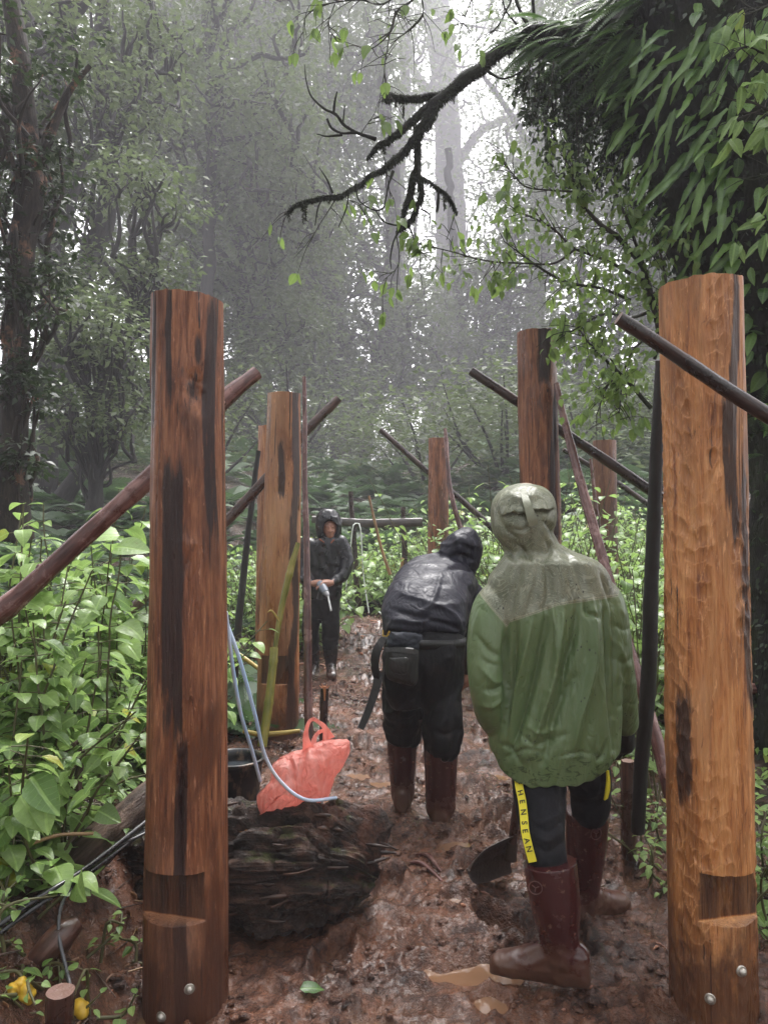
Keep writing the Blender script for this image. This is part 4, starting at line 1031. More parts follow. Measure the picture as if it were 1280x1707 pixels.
M_TRUNK_BLACK = m_bark("black_mossy_trunk", (.0012, .0012, .001), (.004, .0035, .0025), (.012, .010, .007), (.014, .017, .005))
obj("trunk", g, M_TRUNK_BLACK, giant)
# mossy limb and its forks
g = Geo()
limb = [([(900, 66, 4.6, 34), (868, 66, 4.58, 30), (830, 88, 4.55, 26), (790, 120, 4.5, 24), (755, 150, 4.5, 22), (728, 172, 4.48, 24), (708, 205, 4.45, 22), (694, 235, 4.45, 18)], 1),
        ([(735, 158, 4.5, 16), (710, 158, 4.48, 13), (680, 163, 4.45, 13), (655, 160, 4.42, 14), (643, 162, 4.4, 12)], 1),
        ([(725, 175, 4.48, 16), (705, 185, 4.45, 14), (688, 200, 4.42, 13), (668, 212, 4.4, 12), (650, 228, 4.38, 10), (628, 242, 4.35, 8), (612, 262, 4.34, 3)], 1),
        ([(628, 232, 4.37, 8), (600, 222, 4.35, 5), (575, 210, 4.33, 5), (560, 192, 4.3, 5), (540, 180, 4.3, 4), (520, 160, 4.28, 3), (512, 135, 4.28, 2), (507, 108, 4.26, 1.5)], 0),
        ([(592, 222, 4.35, 5), (570, 224, 4.33, 4), (552, 215, 4.32, 4), (545, 200, 4.3, 4)], 0), ([(570, 224, 4.33, 4), (545, 228, 4.3, 3), (528, 224, 4.3, 1.5)], 0),
        ([(556, 190, 4.3, 4), (558, 170, 4.28, 4), (562, 152, 4.27, 2)], 0), ([(573, 204, 4.33, 3), (574, 178, 4.3, 1.5)], 0),
        ([(700, 215, 4.45, 14), (682, 240, 4.42, 13), (660, 262, 4.4, 14), (640, 280, 4.38, 9), (615, 292, 4.35, 5), (598, 305, 4.34, 5), (575, 320, 4.32, 5), (555, 326, 4.3, 5), (525, 330, 4.28, 4), (500, 338, 4.26, 3), (478, 352, 4.25, 1.5)], 1),
        ([(555, 322, 4.3, 4), (545, 300, 4.28, 3), (531, 278, 4.28, 1.5)], 0), ([(540, 328, 4.3, 3), (530, 350, 4.28, 2.5), (525, 375, 4.27, 1.5)], 0), ([(582, 318, 4.32, 3), (576, 350, 4.3, 2.5), (565, 378, 4.3, 1.5)], 0),
        ([(592, 308, 4.33, 3), (598, 335, 4.32, 2.5), (620, 350, 4.32, 2.5), (640, 345, 4.33, 2.5), (646, 310, 4.35, 3), (655, 285, 4.38, 6)], 0),
        ([(695, 230, 4.45, 14), (697, 260, 4.45, 12), (694, 290, 4.45, 12), (700, 320, 4.45, 10), (696, 345, 4.44, 8), (685, 368, 4.43, 7), (668, 378, 4.42, 5)], 1),
        ([(694, 280, 4.45, 8), (684, 310, 4.44, 14), (678, 335, 4.43, 12), (674, 355, 4.42, 6), (670, 372, 4.42, 3)], 1),
        ([(700, 300, 4.45, 6), (716, 308, 4.46, 5), (735, 318, 4.47, 5), (752, 334, 4.48, 4), (761, 352, 4.49, 2)], 1), ([(731, 318, 4.47, 4), (730, 345, 4.47, 6), (728, 352, 4.47, 2)], 0),
        ([(668, 378, 4.42, 4), (656, 400, 4.41, 3), (650, 430, 4.4, 2.5), (652, 450, 4.4, 1.5)], 0), ([(680, 374, 4.43, 3), (690, 395, 4.43, 2.5), (692, 425, 4.43, 1.5)], 0),
        ([(668, 378, 4.42, 3), (640, 370, 4.4, 2.5), (620, 345, 4.39, 1.5)], 0), ([(700, 350, 4.44, 3), (715, 360, 4.45, 2.5), (716, 380, 4.45, 1.5)], 0), ([(800, 110, 4.5, 6), (830, 130, 4.5, 4), (850, 128, 4.5, 3), (880, 110, 4.55, 3)], 0),
        ([(905, 75, 4.6, 8), (880, 40, 4.6, 7), (862, 10, 4.6, 6), (850, -30, 4.6, 5)], 0), ([(905, 75, 4.6, 8), (890, 30, 4.62, 6), (884, -20, 4.6, 5)], 0),
        ([(860, 40, 4.58, 4), (845, 20, 4.55, 3), (838, 0, 4.55, 3)], 0)]
mossg = Geo(); limb_pts = []
for k, (ln, mossy) in enumerate(limb):
    W = np.array([P(a, b, c) for a, b, c, w in ln]); r = np.array([w * (.78 if mossy else 1) * 4.4 / FPX / 2 for a, b, c, w in ln])
    steps = int(np.clip(np.linalg.norm(np.diff(W, axis=0), axis=1).sum() / .015, 10, 100))
    pr = smooth_poly(np.hstack([W, r[:, None]]), steps)
    C = tube(g, pr[:, :3], pr[:, 3], 9, wob=.016 if mossy else .008, seed=400 + k, rough=.6 if mossy else .2, wfreq=9)
    limb_pts.append(C)
    if mossy:
        n = steps * 110; i = rng.integers(0, steps, n); R = pr[i, 3]
        o = unit(rng.normal(size=(n, 3))); p = C[i] + o * R[:, None] * rng.uniform(.6, 1.15, (n, 1))
        D = unit(o * .8 + np.array((0, 0, -.9)) + rng.normal(0, .3, (n, 3)))
        L = rng.uniform(.007, .018, n) * np.where(o[:, 2] < -.3, 1.7, 1)
        scatter(mossg, TRI, p, D, rng.normal(size=(n, 3)), L, rng)
        for _ in range(steps // 9):   # hanging beards
            a = C[rng.integers(0, steps)]; Lb = rng.uniform(.03, .12); nn = int(Lb * 700)
            tt = rng.uniform(0, 1, nn); p = a + np.array((0, 0, -1.)) * (tt * Lb)[:, None] + rng.normal(0, .007, (nn, 3)) * (1.1 - tt)[:, None]
            scatter(mossg, TRI, p, unit(np.array((0, 0, -1.)) + rng.normal(0, .5, (nn, 3))), rng.normal(size=(nn, 3)), rng.uniform(.010, .026, nn), rng)
obj("branch", g, m_bark("moss_branch_bark", (.002, .0018, .0012), (.006, .005, .003), (.016, .013, .008), (.012, .016, .004), 2), giant)
M_MOSS = m_leaf("dark_moss", (.003, .0045, .0015), (.028, .035, .008), .7, .2, 0)
obj("moss", mossg, M_MOSS, giant, kind="stuff")

# leaves on the huge tree: the largest as single leaves, finer greenery joined
T_STRAP = [leaf_tpl('strap', 10, .35, .25, .35, s) for s in range(5)]
T_LANCE = [leaf_tpl('lance', 6, .30, .25, .15, s) for s in range(4)]
T_OVATE = [leaf_tpl('ovate', 6, .28, .22, .12, s) for s in range(4)]
T_HEART = [leaf_tpl('heart', 9, .20 + .07 * s, .12, .0, s, 5) for s in range(5)]
def tpl_mesh(name, tpl, mat):
    g = Geo().add(tpl[0], tpl[1], luv=tpl[2]); me = g.mesh(name); me.materials.append(mat); return me
def leaf_obj(me, root, pos, D, U, s, name="leaf"):
    M = frame_mats(np.asarray(D)[None], np.asarray(U)[None])[0] * (s if np.ndim(s) == 0 else np.asarray(s)[None])
    m4 = Matrix([[*M[0], pos[0] - root.location[0]], [*M[1], pos[1] - root.location[1]], [*M[2], pos[2] - root.location[2]], [0, 0, 0, 1]])
    o = bpy.data.objects.new(name, me); COL.objects.link(o); o.parent = root; o.matrix_local = m4
    return o
ME_STRAP = [tpl_mesh("strap_leaf", t_, M_LEAF_EPI) for t_ in T_STRAP]
ME_EPI_O = [tpl_mesh("epiphyte_leaf", t_, M_LEAF_EPI) for t_ in T_LANCE + T_OVATE]
ME_LITE = [tpl_mesh("hanging_leaf", t_, M_LEAF_LITE) for t_ in T_LANCE + T_OVATE]
ME_HEART = [tpl_mesh("broad_leaf", t_, M_LEAF_SHRUB) for t_ in T_HEART]
ME_OV = [tpl_mesh("oval_leaf", t_, M_LEAF_SHRUB) for t_ in T_OVATE]

px_ = to_px(V)
front = (N[:, 1] < .25)
view_in = front & (px_[:, 0] > 820) & (px_[:, 0] < 1300) & (px_[:, 1] > -30) & (px_[:, 1] < 1150)
def surf_pick(mask, n, mind):
    idx = np.flatnonzero(mask); rng.shuffle(idx); keep = []
    for i in idx:
        if all(np.hypot(*(px_[i] - px_[j])) > mind for j in keep): keep.append(i)
        if len(keep) >= n: break
    return keep
reg = view_in & (px_[:, 0] > 1030) & (px_[:, 0] < 1230) & (px_[:, 1] < 470) & (px_[:, 1] > 40)
for i in surf_pick(reg, 115, 15):
    D = unit(np.array((-.50, -.22, -.80)) + rng.normal(0, .24, 3) + .3 * N[i]); U = unit(np.array((-.2, -1., .55)) + rng.normal(0, .4, 3))
    leaf_obj(ME_STRAP[rng.integers(5)], giant, V[i] + N[i] * rng.uniform(.03, .12) - D * .02, D, U, rng.uniform(.10, .34))
reg2 = view_in & (px_[:, 0] > 1150) & (px_[:, 1] < 700)
for i in surf_pick(reg2, 80, 24):
    D = unit(np.array((-.25, -.35, -.85)) + rng.normal(0, .25, 3) + .4 * N[i]); U = unit(np.array((-.1, -1., .6)) + rng.normal(0, .3, 3))
    leaf_obj(ME_EPI_O[rng.integers(8)], giant, V[i] + N[i] * rng.uniform(.02, .12) - D * .02, D, U, rng.uniform(.08, .17))
# a bright twig of pointed leaves at the right border
epi = Geo()
idx = np.flatnonzero(front & (px_[:, 1] < 520)); idx = rng.choice(idx, 2600)
D = unit(np.array((-.3, -.2, -.7)) + rng.normal(0, .5, (len(idx), 3)) + .5 * N[idx]); U = unit(np.array((0, -1., .7)) + rng.normal(0, .5, (len(idx), 3)))
scatter(epi, QUAD, V[idx] + N[idx] * rng.uniform(0, .07, (len(idx), 1)), D, U, rng.uniform(.02, .06, len(idx)), rng)
idx = np.flatnonzero(front & (px_[:, 1] >= 520)); idx = rng.choice(idx, 1400)
D = unit(np.array((-.2, -.2, -.9)) + rng.normal(0, .5, (len(idx), 3)) + .5 * N[idx])
scatter(epi, QUAD, V[idx] + N[idx] * .01, D, unit(np.array((0, -1., .7)) + rng.normal(0, .5, (len(idx), 3))), rng.uniform(.02, .05, len(idx)), rng)
def frond(geo, a, D, U, L, n=22, pw=.22, droop=.5, tpl=TRI):
    """feathery fern frond"""
    Y_ = unit(D); Xa = unit(np.cross(Y_, U)); Za = np.cross(Xa, Y_)
    t_ = np.linspace(.06, 1, n)
    C = a + Y_ * (t_ * L)[:, None] - np.array((0, 0, 1.)) * (droop * L * t_ ** 2)[:, None]
    T_ = unit(np.gradient(C, axis=0))
    w = L * pw * np.sin(np.pi * np.power(t_, .6)) ** .8 + .004
    for s in (-1, 1):
        dd = unit(Xa * s + T_ * .45 - np.array((0, 0, .15)))
        scatter(geo, tpl, C, dd, np.repeat(Za[None], n, 0), w, rng, rnd=np.full(n, rng.uniform()))
    pts = np.vstack([a[None], C]); k = len(pts)
ferns = Geo()
idx = surf_pick(view_in & (px_[:, 0] < 1080) & (px_[:, 1] < 190), 120, 7)
for i in idx:
    for _ in range(2):
        D = unit(np.array((-.85, -.15, -.25)) + rng.normal(0, .28, 3) + .3 * N[i])
        frond(ferns, V[i] + N[i] * .01, D, unit(np.array((0, -.6, 1.)) + rng.normal(0, .3, 3)), rng.uniform(.16, .38), 26, .13, .55)
idx = surf_pick(view_in & (px_[:, 0] > 1200) & (px_[:, 1] > 440) & (px_[:, 1] < 760), 26, 14)
for i in idx:
    frond(ferns, V[i], unit(np.array((-.3, -.7, -.1)) + rng.normal(0, .4, 3)), np.array((0, -.3, 1.)), rng.uniform(.15, .28), 20, .16, .5)
obj("foliage", epi, M_LEAF_DARK, giant, kind="stuff")
obj("fern_fronds", ferns, m_leaf("fresh_fern", (.045, .095, .028), (.13, .22, .065), .4, .3, .0), giant, kind="stuff")
# roots and mossy strings hanging under the big limb
hr = Geo(); hl = Geo()
for _ in range(80):
    a = P(rng.uniform(880, 1120), 0, 4.5); x = rng.uniform(870, 1115); y0 = 110 + max(0, (x - 1000)) * 1.1 + rng.uniform(-10, 30); L = rng.uniform(60, 200) * (1 if x > 900 else .5)
    d_ = rng.uniform(4.35, 4.75); pts = [P(x, y0, d_), P(x + rng.normal(0, 8), y0 + L * .4, d_), P(x + rng.normal(-4, 14), y0 + L, d_)]
    C = tube(hr, pts, [.006, .0045, .002], 4, steps=14, wob=.03, seed=int(rng.integers(1e6)), caps=False, wfreq=6)
    n = int(L / 2.2); i = rng.integers(0, 14, n); p = C[i] + rng.normal(0, .02, (n, 3))
    scatter(hl, QUAD, p, unit(np.array((-.2, -.1, -.8)) + rng.normal(0, .5, (n, 3))), rng.normal(size=(n, 3)), rng.uniform(.02, .06, n), rng)
    if rng.uniform() < .3:
        m = 130; i = rng.integers(0, 14, m); p = C[i] + rng.normal(0, .012, (m, 3)); scatter(hl, TRI, p, unit(np.array((0, 0, -1.)) + rng.normal(0, .5, (m, 3))), rng.normal(size=(m, 3)), rng.uniform(.015, .03, m), rng)
obj("aerial_roots", hr, M_BARK, giant, kind="stuff"); obj("hanging_greenery", hl, M_LEAF_DARK, giant, kind="stuff")

# ------------------------------------------------------------------ leafy twigs: stems with single hanging leaves
def twiggy(name, label, cat, stems, meshes, n_leaf, size, seed, parent=None, group=None, bark=None, side=26, per=3, sub=.0, leaf_name="leaf", keep=None):
    rng = np.random.default_rng(seed)
    root = parent or thing(name, P(*stems[0][0][:3]), label, cat, group)
    g = Geo(); ends = []
    for k, st in enumerate(stems):
        W = np.array([P(s[0], s[1], s[2]) for s in st]); r = np.array([s[3] * s[2] / FPX / 2 for s in st])
        C = tube(g, W, r, 6, steps=max(8, 7 * len(st)), wob=.008, seed=seed + k, wfreq=6)
        m = len(C)
        for q in range(int(side * m / 60) + 1):   # side twigs
            i = rng.integers(int(m * .25), m); a = C[i]; T_ = unit(C[min(i + 1, m - 1)] - C[max(i - 1, 0)])
            dr = unit(T_ * .6 + rng.normal(0, .6, 3) * np.array((1, .5, 1))); L = rng.uniform(.06, .22)
            B = tube(g, [a, a + dr * L * .5 + rng.normal(0, .01, 3), a + dr * L - np.array((0, 0, .02))], [.003, .0022, .0012], 4, steps=7, seed=q, caps=False)
            ends.append((B[-1], dr)); ends.append((B[4], dr))
        ends.append((C[-1], unit(C[-1] - C[-2])))
    obj("twigs" if parent else "stem", g, bark or M_BARK, root, **({"kind": "stuff"} if parent else {}))
    cnt = 0; rng.shuffle(ends)
    while cnt < n_leaf and ends:
        for (a, dr) in ends:
            for _ in range(per):
                if cnt >= n_leaf: break
                D = unit(dr * .35 + np.array((0, -.1, -.75)) + rng.normal(0, .38, 3)); U = unit(np.array((0, -.8, .6)) + rng.normal(0, .4, 3))
                leaf_obj(meshes[rng.integers(len(meshes))], root, a + rng.normal(0, .012, 3), D, U, size * rng.uniform(.6, 1.3), leaf_name); cnt += 1
            if cnt >= n_leaf: break
    return root
D_ = 4.3
sap = [[(1124, 760, 4.5, 12), (1116, 680, 4.45, 12), (1106, 600, 4.4, 12), (1092, 520, 4.35, 12), (1072, 450, 4.3, 10), (1028, 395, D_, 8), (998, 371, D_, 7), (970, 340, D_, 5), (956, 320, D_, 4), (953, 268, D_, 3)],
       [(1074, 470, 4.3, 7), (1013, 436, D_, 5), (959, 415, D_, 4), (930, 388, D_, 4), (900, 368, D_, 3), (862, 352, D_, 2)],
       [(960, 415, D_, 4), (925, 440, D_, 4), (880, 440, D_, 3), (805, 435, D_, 3), (750, 420, D_, 2), (700, 408, D_, 1.5)],
       [(1050, 500, 4.4, 6), (1000, 480, D_, 5), (953, 472, D_, 5), (920, 458, D_, 5), (880, 430, D_, 3), (840, 400, D_, 2)],
       [(956, 320, D_, 4), (920, 318, D_, 3), (876, 312, D_, 3), (852, 285, D_, 2), (838, 270, D_, 2)],
       [(1084, 680, 4.45, 8), (1062, 655, 4.4, 7), (1030, 622, D_, 6), (990, 580, D_, 4), (960, 540, D_, 3)],
       [(1040, 632, D_, 4), (1015, 640, D_, 3), (995, 690, D_, 2)], [(1082, 520, 4.35, 7), (1050, 530, 4.3, 5), (1010, 525, 4.2, 4), (965, 545, 4.2, 3), (935, 560, 4.2, 2)],
       [(1085, 560, 4.4, 6), (1055, 580, 4.3, 4), (1040, 620, 4.3, 3), (1030, 700, 4.25, 2)], [(1072, 450, 4.3, 6), (1050, 380, 4.3, 5), (1030, 330, 4.3, 4), (1010, 280, 4.3, 3)],
       [(1090, 600, 4.4, 6), (1108, 540, 4.3, 5), (1110, 470, 4.2, 4), (1095, 400, 4.2, 3)]]
sp = twiggy("sapling", "slender sapling with drooping pale green leaves between the black-stained post and the orange adzed post", "sapling", sap, ME_LITE, 300, .074, 501, side=40, per=3)
rng = np.random.default_rng(512); sl = Geo()
for st in sap[1:] + sap[:1]:
    C = smooth_poly(np.array([P(q[0], q[1], q[2]) for q in st]), 40)[8:]
    for _ in range(13):
        c0 = C[rng.integers(len(C))] + rng.normal(0, .10, 3); n = 9
        scatter(sl, T_LANCE[1] if rng.uniform() < .5 else T_OVATE[0], c0 + rng.normal(0, .045, (n, 3)), unit(np.array((0, -.1, -.8)) + rng.normal(0, .5, (n, 3))), unit(np.array((0, -.8, .6)) + rng.normal(0, .5, (n, 3))), rng.uniform(.03, .065, n), rng)
obj("foliage", sl, M_LEAF_LITE, sp, kind="stuff")
twiggy("", "", "", [[(640, 262, 4.4, 2), (650, 330, 4.4, 1.5)], [(560, 330, 4.3, 2), (520, 400, 4.3, 1.5)], [(490, 345, 4.3, 2), (470, 370, 4.3, 1)], [(660, 385, 4.4, 2), (665, 440, 4.4, 1.5), (640, 470, 4.4, 1)], [(690, 380, 4.4, 2), (700, 430, 4.4, 1)],
                    [(600, 225, 4.35, 2), (620, 200, 4.3, 1), (640, 190, 4.3, 1)], [(575, 330, 4.3, 1), (600, 345, 4.3, 1)], [(760, 350, 4.45, 2), (745, 400, 4.4, 1.5)]], ME_LITE, 60, .075, 502, parent=giant, side=14, per=2, bark=M_BARK)
twiggy("hanging_twigs", "bare drooping twigs with a few leaves at the top edge, left of the bright fog", "branch",
       [[(720, -60, 4.4, 6), (690, 0, 4.4, 5), (660, 20, 4.35, 4), (650, 50, 4.3, 3), (625, 75, 4.3, 2), (600, 86, 4.3, 1.5)], [(700, -40, 4.4, 4), (640, 5, 4.35, 3), (600, 0, 4.3, 3), (540, 8, 4.3, 2), (510, 30, 4.3, 1.5), (505, 75, 4.3, 1)],
        [(660, 20, 4.35, 3), (645, 80, 4.3, 2), (640, 130, 4.3, 1.5), (655, 170, 4.3, 1)], [(700, -20, 4.4, 3), (705, 20, 4.4, 3), (690, 45, 4.4, 4), (672, 60, 4.4, 2)], [(560, 5, 4.3, 2), (548, 40, 4.3, 1), (560, 60, 4.3, 1)],
        [(860, -20, 4.6, 4), (838, 30, 4.6, 3), (818, 60, 4.6, 2)], [(800, -30, 4.5, 3), (780, 10, 4.5, 2), (770, 40, 4.5, 1)]], ME_LITE, 60, .075, 503, side=26, per=2)
twiggy("hanging_twigs", "drooping bright green leafy spray over the strap leaves", "branch",
       [[(1420, 60, 3.4, 8), (1340, 90, 3.4, 7), (1280, 95, 3.4, 6), (1240, 80, 3.4, 4), (1215, 100, 3.4, 2)], [(1400, 200, 3.4, 6), (1300, 190, 3.4, 5), (1250, 170, 3.4, 4), (1215, 165, 3.4, 2)], [(1400, 240, 3.5, 5), (1290, 195, 3.5, 4), (1235, 185, 3.5, 3)],
        [(1380, -20, 3.4, 7), (1300, 0, 3.4, 5), (1250, 20, 3.4, 3)], [(1400, 320, 3.5, 5), (1300, 290, 3.5, 4), (1255, 300, 3.5, 2)], [(1400, 400, 3.6, 4), (1310, 400, 3.6, 3), (1250, 380, 3.6, 2)]], [tpl_mesh("spray_leaf", t_, M_LEAF_SHRUB) for t_ in T_LANCE + T_OVATE[:1]], 95, .12, 504, side=40, per=3)

# ------------------------------------------------------------------ undergrowth
def shrub(label, x, y, h, seed, n_stem=4, pairs=6, size=.10, meshes=None, as_parts=True, group="broad-leaved plants on the banks", mat=None, lean=.25, name="broad_leaf_plant", tpls=None, width=.3):
    rng = np.random.default_rng(seed)
    z = GZ(x, y); root = thing(name, (x, y, z - .02), label, "plant", group)
    g = Geo(); lf = Geo(); M_ = meshes or ME_HEART; n = 0
    for s in range(n_stem):
        a = rng.uniform(0, 6.28); hh = h * rng.uniform(.6, 1.1)
        b = np.array((x, y, z)) + np.array((math.cos(a), math.sin(a), 0)) * .04
        tip = b + np.array((math.cos(a) * lean * hh + rng.normal(0, .05), math.sin(a) * lean * hh, hh)) + np.array((rng.normal(0, width * .3), rng.normal(0, width * .3), 0))
        mid = (b + tip) / 2 + rng.normal(0, .04, 3); C = tube(g, [b, mid, tip], [.006, .005, .003], 5, steps=14, seed=s, caps=False, wob=.01)
        for k in range(pairs):
            f = .18 + .82 * (k + .5) / pairs; i = int(f * 13); base = C[i]; T_ = unit(C[min(i + 1, 13)] - C[i - 1]); aa = rng.uniform(0, 6.28)
            for q in (0, 1):
                an = aa + q * np.pi + rng.normal(0, .3); out = np.array((math.cos(an), math.sin(an), rng.uniform(-.25, .25)))
                pet = base + out * size * rng.uniform(.3, .7); tube(g, [base, pet], [.0022, .0016], 4, caps=False)
                D = unit(out + np.array((0, 0, -.22))); U = unit(np.array((0, 0, 1.)) + rng.normal(0, .28, 3)); sz = size * rng.uniform(.65, 1.25) * (1.1 - .3 * (f - .2))
                if as_parts: leaf_obj(M_[rng.integers(len(M_))], root, pet, D, U, sz)
                else: scatter(lf, (tpls or T_HEART)[rng.integers(4)], pet[None], D[None], U[None], np.array([sz]), rng)
        if as_parts: leaf_obj(M_[rng.integers(len(M_))], root, C[-1], unit(np.array((rng.normal(), rng.normal(), .1))), np.array((0, 0, 1.)), size * .8)
    obj("stem", g, M_STEM, root)
    if lf.n: obj("leaves", lf, mat or M_LEAF_SHRUB, root, kind="stuff")
    return root
M_STEM = m_plain("green_brown_stem", (.075, .070, .025), .6)
rg = np.random.default_rng(900)
# large-leaved plants of the left bank (pixel x of the plant top, pixel y of the top, distance)
LB = [(60, 815, 3.35, 1), (150, 812, 3.5, 1), (20, 840, 3.2, 1), (105, 850, 3.1, 1), (195, 885, 3.3, 1), (215, 900, 3.7, 0), (130, 905, 3.0, 1), (40, 900, 2.9, 1), (170, 955, 3.3, 0), (225, 975, 3.4, 0), (80, 960, 2.9, 0),
      (-30, 880, 3.1, 1), (0, 980, 2.8, 0), (60, 1050, 2.75, 0), (130, 1030, 2.9, 0), (190, 1060, 3.0, 0), (230, 1080, 3.1, 0), (30, 1120, 2.65, 0), (100, 1120, 2.7, 0), (165, 1140, 2.8, 0), (215, 1160, 2.85, 0), (60, 1190, 2.6, 0),
      (140, 1200, 2.65, 0), (10, 1220, 2.5, 0), (200, 1215, 2.75, 0), (95, 1250, 2.6, 0), (-5, 1420, 2.3, 0), (-15, 1600, 2.2, 0)]
LBL = ["broad-leaved glossy plant on the left bank, between the thick brace pole and the mud", "tall broad-leaved plant at the top of the left bank, beside the thick brace pole"]
def lb_label(px, py):
    dy = py - (1020 - .887 * px)
    v = ("rising above the thick brace pole" if dy < -20 else "just under the thick brace pole" if dy < 60 else "below the thick brace pole" if dy < 130 else "midway down the left bank" if dy < 230 else "low on the left bank" if dy < 330 else "down near the black cables")
    w = "at the photo's left border" if px < 15 else "near the left border" if px < 75 else "halfway to the large reddish post" if px < 135 else "near the large reddish post" if px < 195 else "against the large reddish post"
    return "broad-leaved plant " + v + ", " + w
for k, (px, py, d, big) in enumerate(LB):
    sc_ = 1.
    if px > 110: sc_ = (d + .85) / d; d += .85
    top = P(px, py, d); z = GZ(top[0], d); h = max(.18, top[2] - z)
    shrub(lb_label(px, py), top[0], d, h, 910 + k, n_stem=4 if h > .5 else 4, pairs=10 if h > .5 else 3, size=(.112 if big else .084) * (.62 if py > 1290 else 1) * sc_ * rg.uniform(.85, 1.1),
          meshes=ME_HEART if k % 3 else ME_HEART + ME_OV, lean=.12 if h > .6 else .35, group="broad-leaved plants of the left bank")
sh = shrub("single upright plant with one big pale heart-shaped leaf, left of the large reddish post", P(197, 0, 3.2)[0], 3.2, P(0, 900, 3.2)[2] - GZ(P(197, 0, 3.2)[0], 3.2), 890, n_stem=1, pairs=5, size=.12, lean=0, group=None, width=.02)
leaf_obj(ME_HEART[0], sh, P(192, 912, 3.1), unit(np.array((.9, -.3, .05))), unit(np.array((-.1, -.55, .9))), .165)
leaf_obj(ME_HEART[2], sh, P(200, 893, 3.15), unit(np.array((-.6, -.3, .1))), unit(np.array((.1, -.5, .9))), .15)
big = shrub("plant with the largest pale veined leaves, low on the bank above the black cables", P(60, 0, 2.45)[0], 2.45, .22, 891, n_stem=2, pairs=2, size=.12, group=None)
for (a, b, s, dx) in ((52, 1295, .17, (.6, -.5, -.3)), (80, 1310, .15, (.2, -.6, -.6)), (35, 1325, .15, (.7, -.5, -.5)), (20, 1370, .12, (-.3, -.6, -.5))):
    leaf_obj(ME_OV[0], big, P(a, b, 2.35), unit(np.array(dx)), unit(np.array((0, -.7, .8))), s)
for k, (px, py, d) in enumerate([(25, 1560, 2.25), (95, 1590, 2.3), (150, 1555, 2.45), (12, 1655, 2.15), (60, 1625, 2.2), (205, 1560, 2.6), (140, 1640, 2.25), (175, 1330, 2.9), (215, 1290, 3.1), (165, 1265, 3.0)]):
    top = P(px, py, d); z = GZ(top[0], d)
    shrub("small seedling on the bare soil " + ("by the yellow fruit" if py > 1600 else "under the black cables" if py > 1500 else "beside the dead log") + (", nearest the photo's border" if px < 30 else ", nearest the large post" if px > 190 else ""), top[0], d, max(.06, min(.2, top[2] - z)), 1300 + k, n_stem=3, pairs=2, size=.042, meshes=ME_OV + ME_HEART[:2], group="seedlings on the bare soil", name="seedling")
# right-hand plants behind the black pole and right of the adzed post
RB = [(1045, 920, 4.6, .08), (1075, 900, 5.0, .08), (1020, 940, 5.2, .08), (1090, 980, 4.6, .07), (1060, 1030, 4.3, .08), (1095, 1080, 4.2, .07), (1085, 1150, 4.0, .07), (1100, 1220, 3.9, .06), (1045, 985, 4.4, .1),
      (1262, 1250, 3.2, .07), (1275, 1330, 3.0, .08), (1300, 1210, 3.3, .08), (1268, 1400, 2.9, .055), (1285, 1450, 2.8, .055), (1100, 1330, 3.4, .045), (1095, 1400, 3.2, .04), (1110, 1300, 3.6, .05)]
for k, (px, py, d, s) in enumerate(RB):
    top = P(px, py, d); z = GZ(top[0], d); h = max(.10, top[2] - z)
    v = ("level with the green hood" if py < 930 else "level with the jacket's yoke" if py < 990 else "level with the jacket's back" if py < 1060 else "level with the jacket's cuff" if py < 1170 else "level with the jacket's hem" if py < 1260 else "level with the lettered trousers" if py < 1350 else "low by the square stake")
    shrub("leafy plant " + ("left of" if px < 1068 else "behind" if px < 1097 else "right of") + " the thick black pole, " + v if px < 1150 else "leafy plant at the mossy trunk's foot, " + ("topmost" if py < 1230 else "second from the top" if py < 1300 else "third from the top" if py < 1370 else "fourth from the top" if py < 1430 else "lowest") + " of five", top[0], d, h, 960 + k, n_stem=3, pairs=4, size=s,
          meshes=ME_HEART[:3] + ME_OV, group="plants by the thick black pole" if px < 1150 else "plants at the foot of the mossy trunk")
# bushy greens around the far half of the clearing: leaves about ten pixels and less, joined per plant
spots = []
for k in range(46): spots.append((rg.uniform(760, 1110), rg.uniform(800, 905), rg.uniform(6.6, 11.5)))
for k in range(26): spots.append((rg.uniform(560, 800), rg.uniform(880, 930), rg.uniform(10.3, 13)))
for k in range(16): spots.append((rg.uniform(375, 520), rg.uniform(885, 950), rg.uniform(8.2, 11)))
for k in range(16): spots.append((rg.uniform(1020, 1110), rg.uniform(860, 980), rg.uniform(5.2, 7)))
for k in range(10): spots.append((rg.uniform(180, 250), rg.uniform(960, 1100), rg.uniform(4., 5.5)))
for k, (px, py, d) in enumerate(spots):
    if 450 < px < 800 and d < 10.2 and not px < 520: d = 10.6
    top = P(px, py, d); z = GZ(top[0], d); h = max(.3, top[2] - z)
    where = "beside the dark post" if px > 900 else "behind the middle post" if px > 700 else "behind the rail fence" if px > 540 else "behind the left posts"
    shrub(("low" if h < .75 else "mid-height" if h < 1.15 else "tall") + " light green plant, " + ("front" if d < 8.2 else "middle" if d < 10.6 else "back") + " of the undergrowth, " + beside(px), top[0], d, h, 1000 + k, n_stem=9, pairs=9, size=.10 * rg.uniform(.8, 1.3), as_parts=False, group="light green undergrowth plants around the clearing", width=1.3, name="undergrowth_plant", lean=.3)
